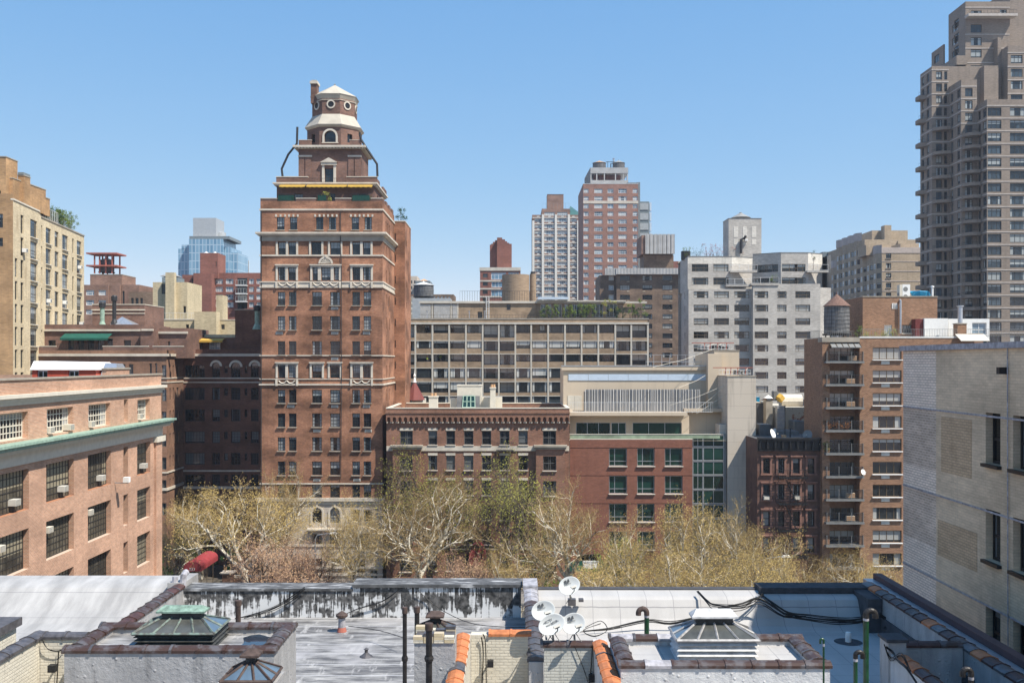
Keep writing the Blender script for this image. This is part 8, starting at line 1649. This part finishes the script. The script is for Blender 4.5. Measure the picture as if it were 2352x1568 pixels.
# ================================================================== TREES
M['bark_pale'] = nmat('sycamore_bark', lambda t: t.mix(t.ramp(t.noise(t.scale(t.pos(), (1, 1, .6)), 2.6, 4, .6), .42, .5), (.2, .17, .12), (.64, .59, .48)), .85)
M['twig'] = leafmat('tan_twigs', (.38, .28, .145)); M['twig_pink'] = leafmat('reddish_twigs', (.33, .21, .15)); M['bud'] = leafmat('golden_buds', (.48, .35, .12)); M['bud_pink'] = leafmat('reddish_buds', (.42, .27, .16)); M['bud_green'] = leafmat('yellow_green_buds', (.32, .31, .07)); M['bud_leaf'] = leafmat('fresh_leaves', (.17, .25, .05))
def make_tree(seed, H, nch, lens, bark, twig, bud, nb, bs, trunk=.3, up=.25, spread=(38, 62)):
    rnd = random.Random(seed); T = MB(); K = MB(); rad0 = H * .019
    def leaf(p, s):
        a = Vector((rnd.gauss(0, 1), rnd.gauss(0, 1), rnd.gauss(0, 1))).normalized(); c = a.orthogonal().normalized() * s * .55; a = a * s
        K.face([tuple(p - a), tuple(p + c), tuple(p + a), tuple(p - c)], bud)
    def grow(p, d, r, lv):
        L = lens[lv] * H * rnd.uniform(.75, 1.2); n = (5, 5, 4, 3, 2, 1)[lv]; pts = [p.copy()]; q = p.copy(); dd = d.copy(); wob = (.05, .2, .28, .3, .3, .2)[lv]
        for i in range(n):
            dd = (dd + Vector((rnd.gauss(0, wob), rnd.gauss(0, wob), rnd.gauss(0, wob) + up * (.5 if lv else 0) * .35))).normalized(); q = q + dd * (L / n); pts.append(q.copy())
        r1 = r * (.72, .5, .45, .45, .5, .4)[lv]; rs = [r + (r1 - r) * i / n for i in range(n + 1)]
        (T if lv < 4 else K).tube(pts, rs, bark if lv < 4 else twig, (8, 6, 5, 3, 3, 3)[lv], False)
        if lv == 5 or lv == len(nch):
            for _ in range(nb): leaf(pts[rnd.randrange(1, len(pts))] + Vector((rnd.gauss(0, .04), rnd.gauss(0, .04), rnd.gauss(0, .04))), bs * rnd.uniform(.5, 1.2))
            return
        m = nch[lv]; a0 = rnd.random() * 6.28
        for j in range(m):
            t = (.72 + .28 * j / max(1, m - 1)) if lv == 0 else .25 + .75 * (j + rnd.random() * .5) / m; t = min(t, 1); f = t * n; i = min(int(f), n - 1); base = pts[i].lerp(pts[i + 1], f - i)
            ax = (pts[i + 1] - pts[i]).normalized(); o = ax.orthogonal().normalized(); o = Matrix.Rotation(a0 + j * 2.4 + rnd.gauss(0, .3), 3, ax) @ o; an = R(rnd.uniform(*spread)) * (1 - .35 * t * (lv > 0)); nd = (ax * math.cos(an) + o * math.sin(an)).normalized()
            nd.z += up * (1 if lv < 2 else .5); nd.normalize(); rr = rs[i] * (.72, .62, .58, .55, .5)[lv]; grow(base, nd, max(rr, .006), lv + 1)
    grow(Vector((0, 0, 0)), Vector((0, 0, 1)), rad0, 0); return T, K
TV = {}
def tree_variant(key, *a, **kw):
    T, K = make_tree(*a, **kw); me = []
    for q, nm in ((T, 'trunk'), (K, 'crown')): o = q.build(nm); me.append(o.data); bpy.data.objects.remove(o)
    top = max(v[2] for v in K.v); TV[key] = (me, top)
ln = [.3, .3, .2, .115, .062, .034]
tree_variant('syc1', 11, 19, [4, 5, 6, 6, 6], ln, M['bark_pale'], M['twig'], M['bud'], 5, .042); tree_variant('syc2', 23, 19, [5, 5, 5, 6, 6], ln, M['bark_pale'], M['twig'], M['bud'], 5, .042, spread=(32, 55)); tree_variant('syc3', 5, 19, [4, 6, 5, 6, 6], ln, M['bark_pale'], M['twig'], M['bud'], 5, .042, up=.35)
tree_variant('pink', 31, 15, [5, 5, 6, 5, 4], [.22, .3, .2, .13, .07, .04], M['bark_dark'], M['twig_pink'], M['bud_pink'], 3, .06, up=.3); tree_variant('green', 47, 20, [5, 5, 6, 6, 6], ln, M['bark_dark'], M['bark_dark'], M['bud_green'], 4, .055, up=.2); tree_variant('leaf', 53, 12, [5, 5, 5, 5, 5], ln, M['bark_dark'], M['twig'], M['bud_leaf'], 5, .07)
def tree(key, px, Y, top, label, wide=1.0, grp='bare street trees'):
    (mt, mc), h = TV[key]; s = Z(top, Y) / h; e = empty('tree', (X(px, Y), Y, 0), label, 'tree', grp, random.random() * 6.28); e.scale = (s * wide, s * wide, s)
    for d, nm in ((mt, 'trunk'), (mc, 'crown')): o = bpy.data.objects.new(nm, d); C.objects.link(o); o.parent = e
for a in [('syc1', 575, 116, 1088, 'wide pale limbed tree over the red entrance canopy', 1.15), ('syc3', 462, 133, 1105, 'bare golden budded tree nearest the salmon brick corner', 1.0), ('syc2', 672, 121, 1048, 'tallest thin pale tree against the left edge of the brick tower', .75), ('pink', 628, 108, 1195, 'rounded reddish budded tree left of the tower entrance', 1.1), ('pink', 705, 112, 1190, 'reddish brown tree standing before the middle of the limestone base', 1.0),
    ('syc2', 800, 110, 1112, 'pale tree in front of the right windows of the limestone base', .8), ('syc1', 955, 108, 1062, 'large white limbed sycamore before the maroon brick house', 1.0), ('green', 985, 120, 1005, 'tall yellow green budding tree against the maroon house, left one', 1.0), ('green', 1170, 119, 1015, 'yellow green budding tree with dark trunk at the iron balcony', .95), ('syc2', 1310, 106, 1080, 'spreading white limbed sycamore behind the highest satellite dish', .95),
    ('pink', 1085, 104, 1235, 'small young tree before the ground floor of the maroon house', .9), ('syc3', 1190, 102, 1225, 'small pale tree between the two large sycamores', .9), ('leaf', 1425, 106, 1225, 'fresh green leafed tree in front of the red brick modern building', .8), ('syc3', 1478, 100, 1148, 'golden budded tree below the leftmost modern windows', .85), ('syc1', 1592, 98, 1108, 'tallest golden tree, in front of the green glass strip', .8),
    ('syc2', 1695, 100, 1128, 'golden tree in front of the concrete tower', .8), ('syc3', 1785, 96, 1192, 'golden tree below the brownstone windows', .9), ('syc1', 1885, 97, 1232, 'golden tree below the lowest iron balconies', .85), ('syc2', 1985, 95, 1245, 'golden tree beneath the orange brown brick wall', .85), ('syc3', 2065, 90, 1262, 'golden tree touching the white glazed brick edge', .8),
    ('syc2', 1530, 84, 1218, 'nearer golden tree behind the green pipe with rusty top', .95), ('syc3', 1640, 82, 1200, 'nearer golden tree behind the white skylight', .95), ('syc1', 1760, 80, 1255, 'nearer golden tree behind the start of the shadowed parapet', 1.0), ('syc2', 1870, 80, 1285, 'nearer golden tree behind the middle of the shadowed parapet', 1.0), ('syc1', 1985, 78, 1300, 'nearer golden tree behind the tallest green pipe', 1.0), ('syc1', 1445, 86, 1262, 'nearer golden tree right of the address banner', 1.0), ('syc2', 1395, 98, 1255, 'low golden tree beside the address banner', .8),
    ('green', 402, 124, 1175, 'dark branched tree in the garden beside the salmon brick corner', .7)]: tree(*a)
# ================================================================== GARDEN, CANOPY AND STREET THINGS
for px, Y, w, h, mat, lab in ((405, 128, 6, 5.2, 'leaf_dark', 'tall dark green garden shrub behind the blossom'), (392, 124.5, 3.0, 2.6, 'leaf_green', 'bright green garden shrub beside the canopy posts'), (425, 126, 3.2, 5.0, 'leaf_white', 'white blossoming shrub left of the red canopy'), (383, 122.5, 1.6, 1.5, 'leaf_yellow', 'yellow flowering shrub at the garden edge'), (560, 130, 5.5, 4.6, 'leaf_dark', 'dark green shrub right of the brick gate pillar'), (455, 134, 6, 7, 'leaf_dark', 'high dark shrubbery in the shaded courtyard'), (1235, 124, 3.0, 4.4, 'leaf_dark', 'dark conifer bush beside the maroon house door'), (1262, 122, 2.2, 2.6, 'leaf_green', 'bright green bush right of the dark conifer')):
    shrub(X(px, Y), Y, 0, w, 2.4, h, lab, 'garden shrubs', M[mat], int(500 * w))
e = empty('entrance_canopy', (-39.3, 125.5, .15), 'rounded red canvas entrance canopy marked 333 on thin brass posts', 'canopy'); L = tuple(e.location)
k = MB(); x0, x1, y0, y1 = -40.3, -38.1, 122, 129; P = [(x0, 3.3), (x0, 3.75)] + [((x0 + x1) / 2 - 1.1 * math.cos(a), 3.75 + .75 * math.sin(a)) for a in [i * math.pi / 12 for i in range(1, 12)]] + [(x1, 3.75), (x1, 3.3)]
for (a, za), (c, zc) in zip(P, P[1:]): k.face([(a, y0, za), (c, y0, zc), (c, y1, zc), (a, y1, za)], M['canopyred'])
k.face([(a, y0, z) for a, z in P], M['canopyred']); k.build('canvas', e, L)
k = text_mb('333', .5, M['white']); k.v = [(p[0] - 39.2, p[1] + y0 - .02, p[2] + 3.56) for p in k.v]; k.build('number', e, L)
for y in (122.1, 124.5, 127):
    for x in (x0 + .05, x1 - .05) if y > 123 else (x0 + .05, -39.0, x1 - .05): k = MB(); k.tube([(x, y, .15), (x, y, 3.35)], .04, M['brass'] if 'brass' in M else M['bronze'], 6); k.build('post', e, L)
e = empty('gate_pillar', (X(524, 124), 124, 0), 'brick gate pillar with pale stone cap beside the red canopy', 'pillar'); L = tuple(e.location); xc = X(524, 124); zt = Z(1316, 124)
k = MB(); k.box(xc - .6, xc + .6, 123.4, 124.6, 0, zt, M['wingbrick']); k.build('shaft', e, L); k = MB(); k.frustum(xc, 124, 1.5, 1.5, zt + .002, 1.7, 1.7, zt + .2, M['stonetrim']); k.build('cap', e, L)
k = MB(); k.tube([(xc - .3, 123.8, zt + .2), (xc - .3, 123.8, zt + .5)], .05, M['black'], 6); k.frustum(xc - .3, 123.8, .22, .22, zt + .5, .36, .36, zt + .95, M['conetan']); k.frustum(xc - .3, 123.8, .46, .46, zt + .952, .05, .05, zt + 1.2, M['black']); single('lantern', k, 'black lantern standing on the brick gate pillar', 'lantern', None, (xc - .3, 123.8, zt))
k = MB(); k.box(X(535, 125), X(600, 125), 124.8, 125.2, 0, 1.9, M['wingbrick']); k.box(X(535, 125), X(600, 125), 124.75, 125.25, 1.902, 2.2, M['stonetrim']); single('garden_wall', k, 'low brick garden wall with stone coping right of the gate pillar', 'wall', None, (X(565, 125), 125, 0))
e = empty('banner', (X(1360, 127.6), 127.6, 4), 'dark green hoarding with a white address banner on the modern building', 'banner'); L = tuple(e.location); ys = 127.7
k = MB(); k.box(X(1235, ys), X(1410, ys), ys, ys + .15, Z(1312, ys), Z(1289, ys), M['green']); k.build('hoarding', e, L); k = MB(); k.box(X(1339, ys), X(1376, ys), ys - .06, ys - .003, Z(1305, ys), Z(1287, ys), M['white']); s = k.build('sign_panel', e, L)
k = text_mb('333 EAST 68 STREET', .25, M['ink']); k.v = [(p[0] * .84 + X(1357.5, ys), p[1] + ys - .066, p[2] + Z(1291, ys)) for p in k.v]; k.build('lettering', s, L)
def lamp(px, Y, top, label):
    e = empty('street_lamp', (X(px, Y), Y, 0), label, 'street lamp', 'street lamps'); L = tuple(e.location); x = X(px, Y); z = Z(top, Y); k = MB(); k.tube([(x, Y, 0), (x, Y, z - .5), (x + .25, Y, z), (x + 2.0, Y, z + .25)], [.12, .08, .06, .05], M['steel'], 8); k.build('pole', e, L); k = MB(); k.frustum(x + 2.2, Y, .9, .3, z + .14, .6, .2, z + .34, M['white']); k.build('lamp_head', e, L)
lamp(724, 121, 1228, 'steel street lamp in front of the limestone base'); lamp(1755, 99, 1282, 'street lamp rising out of the golden trees below the brownstone')
e = empty('parking_sign', (X(716, 121), 121, 0), 'red and white parking sign near the steel street lamp', 'sign'); L = tuple(e.location); x = X(716, 121); z = Z(1318, 121); k = MB(); k.box(x - .03, x + .03, 120.98, 121.02, 0, z, M['steel']); k.build('post', e, L); k = MB(); k.box(x - .3, x + .3, 120.9, 120.93, z - .55, z, M['redpaint']); k.box(x - .3, x + .3, 120.9, 120.93, z - 1.3, z - .56, M['white']); k.build('plate', e, L)
e = empty('entrance_awning', (X(1097, 126), 126, .15), 'dark red rounded awning over the maroon house entrance', 'awning'); L = tuple(e.location); xc = X(1097, 126); k = MB(); P = [(xc - 1.05 * math.cos(math.pi * i / 10), 4.4 + 1.5 * math.sin(math.pi * i / 10)) for i in range(11)]; P = [(P[0][0], 3.5)] + P + [(P[-1][0], 3.5)]
for (a, za), (c, zc) in zip(P, P[1:]): k.face([(a, 124.5, za), (c, 124.5, zc), (c, 127.9, zc), (a, 127.9, za)], M['canopyred'])
k.face([(a, 124.5, z) for a, z in P], M['canopyred']); k.build('canvas', e, L)
for a in (-1, 1): k = MB(); k.tube([(xc + a, 124.6, .15), (xc + a, 124.6, 3.6)], .04, M['bronze'], 6); k.build('post', e, L)
# ================================================================== PEOPLE
M['skin'] = plain('skin', (.45, .27, .19), .6); M['hivis'] = plain('yellow_vest', (.55, .75, .03)); M['orange'] = plain('orange_plastic', (.85, .2, .03), .4); M['pink'] = plain('pale_pink_cloth', (.62, .42, .48)); M['denim'] = plain('dark_cloth', (.05, .06, .09)); M['hair'] = plain('grey_hair', (.4, .36, .32))
def person(x, y, z, rz, label, top, legs, arms, hat=None, extra=None):
    e = empty('person', (x, y, z), label, 'person', None, rz)
    def skin(nm, V, E, Rd, m):
        me = bpy.data.meshes.new(nm); me.from_pydata(V, E, []); me.materials.append(m); o = bpy.data.objects.new(nm, me); C.objects.link(o); o.parent = e; md = o.modifiers.new('skin', 'SKIN'); md.use_smooth_shade = True
        for i, r in enumerate(Rd): me.skin_vertices[0].data[i].radius = (r, r)
        me.skin_vertices[0].data[0].use_root = True; s = o.modifiers.new('sub', 'SUBSURF'); s.levels = s.render_levels = 1
    A, B = arms
    V = [(0, 0, .95), (0, 0, 1.15), (0, 0, 1.4), (0, -.01, 1.5), (0, -.03, 1.6), (0, -.03, 1.72), (-.19, 0, 1.4), A[0], A[1], A[2], (.19, 0, 1.4), B[0], B[1], B[2], (-.1, 0, .88), (-.1, -.03, .48), (-.1, 0, .08), (-.1, -.14, .04), (.1, 0, .88), (.12, .03, .48), (.12, .06, .08), (.12, -.08, .04)]
    E = [(0, 1), (1, 2), (2, 3), (3, 4), (4, 5), (2, 6), (6, 7), (7, 8), (8, 9), (2, 10), (10, 11), (11, 12), (12, 13), (0, 14), (14, 15), (15, 16), (16, 17), (0, 18), (18, 19), (19, 20), (20, 21)]
    Rd = [.15, .13, .14, .055, .1, .07, .07, .045, .035, .03, .07, .045, .035, .03, .09, .06, .04, .035, .09, .06, .04, .035]
    skin('body', V, E, Rd, M['skin']); skin('shirt', V[:3] + [V[6], A[0], V[10], B[0]], [(0, 1), (1, 2), (2, 3), (3, 4), (2, 5), (5, 6)], [.165, .16, .16, .09, .065, .09, .065], top); skin('trousers', [V[0]] + V[14:17] + V[18:21], [(0, 1), (1, 2), (2, 3), (0, 4), (4, 5), (5, 6)], [.165, .11, .08, .06, .11, .08, .06], legs)
    k = MB(); m = hat or M['hair']; k.lathe(0, -.03 if hat else 0, [(.15 if hat else .115, 1.68), (.125, 1.7), (.115, 1.78), (.06, 1.83), (0, 1.84)], m, 14); k.build('helmet' if hat else 'hair', e, smooth=True)
Yw = 200.45; person(X(981.5, Yw), Yw, Z(837.9, 200), R(60), 'person in orange helmet and yellow vest working on a brick loggia', M['hivis'], M['denim'], [[(-.24, -.12, 1.15), (-.2, -.36, 1.05), (-.18, -.44, 1.04)], [(.24, -.12, 1.15), (.16, -.36, 1.1), (.14, -.44, 1.1)]], M['orange'])
person(X(930, 122.5), 122.5, .15, R(200), 'person in pale pink top walking on the pavement by the maroon house', M['pink'], M['denim'], [[(-.26, .05, 1.15), (-.27, -.06, .92), (-.27, -.1, .84)], [(.26, -.05, 1.15), (.27, .06, .92), (.27, .04, .84)]])
# ================================================================== SKY, SUN, CAMERA
hz = bpy.data.materials.new('thin_haze'); hz.use_nodes = True; ht = hz.node_tree; ht.nodes.clear(); ho = ht.nodes.new('ShaderNodeOutputMaterial'); hv = ht.nodes.new('ShaderNodeVolumePrincipled')
hv.inputs['Color'].default_value = (.8, .88, 1, 1); hv.inputs['Density'].default_value = .00018; hv.inputs['Anisotropy'].default_value = .2; ht.links.new(hv.outputs[0], ho.inputs['Volume'])
k = MB(); k.box(-420, 420, -40, 620, -1, 190, hz); tag(k.build('haze'), kind='stuff')
LD = Vector((-.56, .36, -1)).normalized()          # direction the sunlight travels
sun = bpy.data.lights.new('sun', 'SUN'); sun.energy = 5.0; sun.angle = R(.53); sun.color = (1, .94, .85)
so = bpy.data.objects.new('sun', sun); C.objects.link(so); so.rotation_euler = LD.to_track_quat('-Z', 'Y').to_euler(); so.location = (60, -40, 120)
w = bpy.data.worlds.new('World'); bpy.context.scene.world = w; w.use_nodes = True; nt = w.node_tree; nt.nodes.clear()
sky = nt.nodes.new('ShaderNodeTexSky'); sky.sky_type = 'NISHITA'; sky.sun_disc = False
elev = math.asin(-LD.z); az = math.atan2(-LD.x, -LD.y); sky.sun_elevation = elev; sky.sun_rotation = az
sky.air_density = .7; sky.dust_density = 0; sky.ozone_density = 3; sky.altitude = 30
bg = nt.nodes.new('ShaderNodeBackground'); bg.inputs[1].default_value = .13; wo = nt.nodes.new('ShaderNodeOutputWorld')
sp = nt.nodes.new('ShaderNodeSeparateColor'); cb = nt.nodes.new('ShaderNodeCombineColor'); nt.links.new(sky.outputs[0], sp.inputs[0])   # soft shoulder per channel, like the camera's
for i, (g, kk) in enumerate(((.95, .93), (.54, 1.56), (.22, 2.99))):
    a = nt.nodes.new('ShaderNodeMath'); a.operation = 'POWER'; a.inputs[1].default_value = g; c = nt.nodes.new('ShaderNodeMath'); c.operation = 'MULTIPLY'; c.inputs[1].default_value = kk
    nt.links.new(sp.outputs[i], a.inputs[0]); nt.links.new(a.outputs[0], c.inputs[0]); nt.links.new(c.outputs[0], cb.inputs[i])
nt.links.new(cb.outputs[0], bg.inputs[0]); nt.links.new(bg.outputs[0], wo.inputs[0])
cam = bpy.data.cameras.new('camera'); cam.lens = 35; cam.sensor_width = 36; cam.sensor_fit = 'HORIZONTAL'; cam.shift_y = (830 - 784) / 2352; cam.clip_start = .2; cam.clip_end = 5000
co = bpy.data.objects.new('camera', cam); C.objects.link(co); co.location = (0, 0, CZ); co.rotation_euler = (R(90), 0, 0); bpy.context.scene.camera = co
vs = bpy.context.scene.view_settings; vs.view_transform = 'Standard'; vs.look = 'None'; vs.exposure = 0.65; vs.gamma = 1; vs.use_curve_mapping = False
cy = bpy.context.scene.cycles; cy.max_bounces = 5; cy.diffuse_bounces = 3; cy.glossy_bounces = 3; cy.transparent_max_bounces = 4
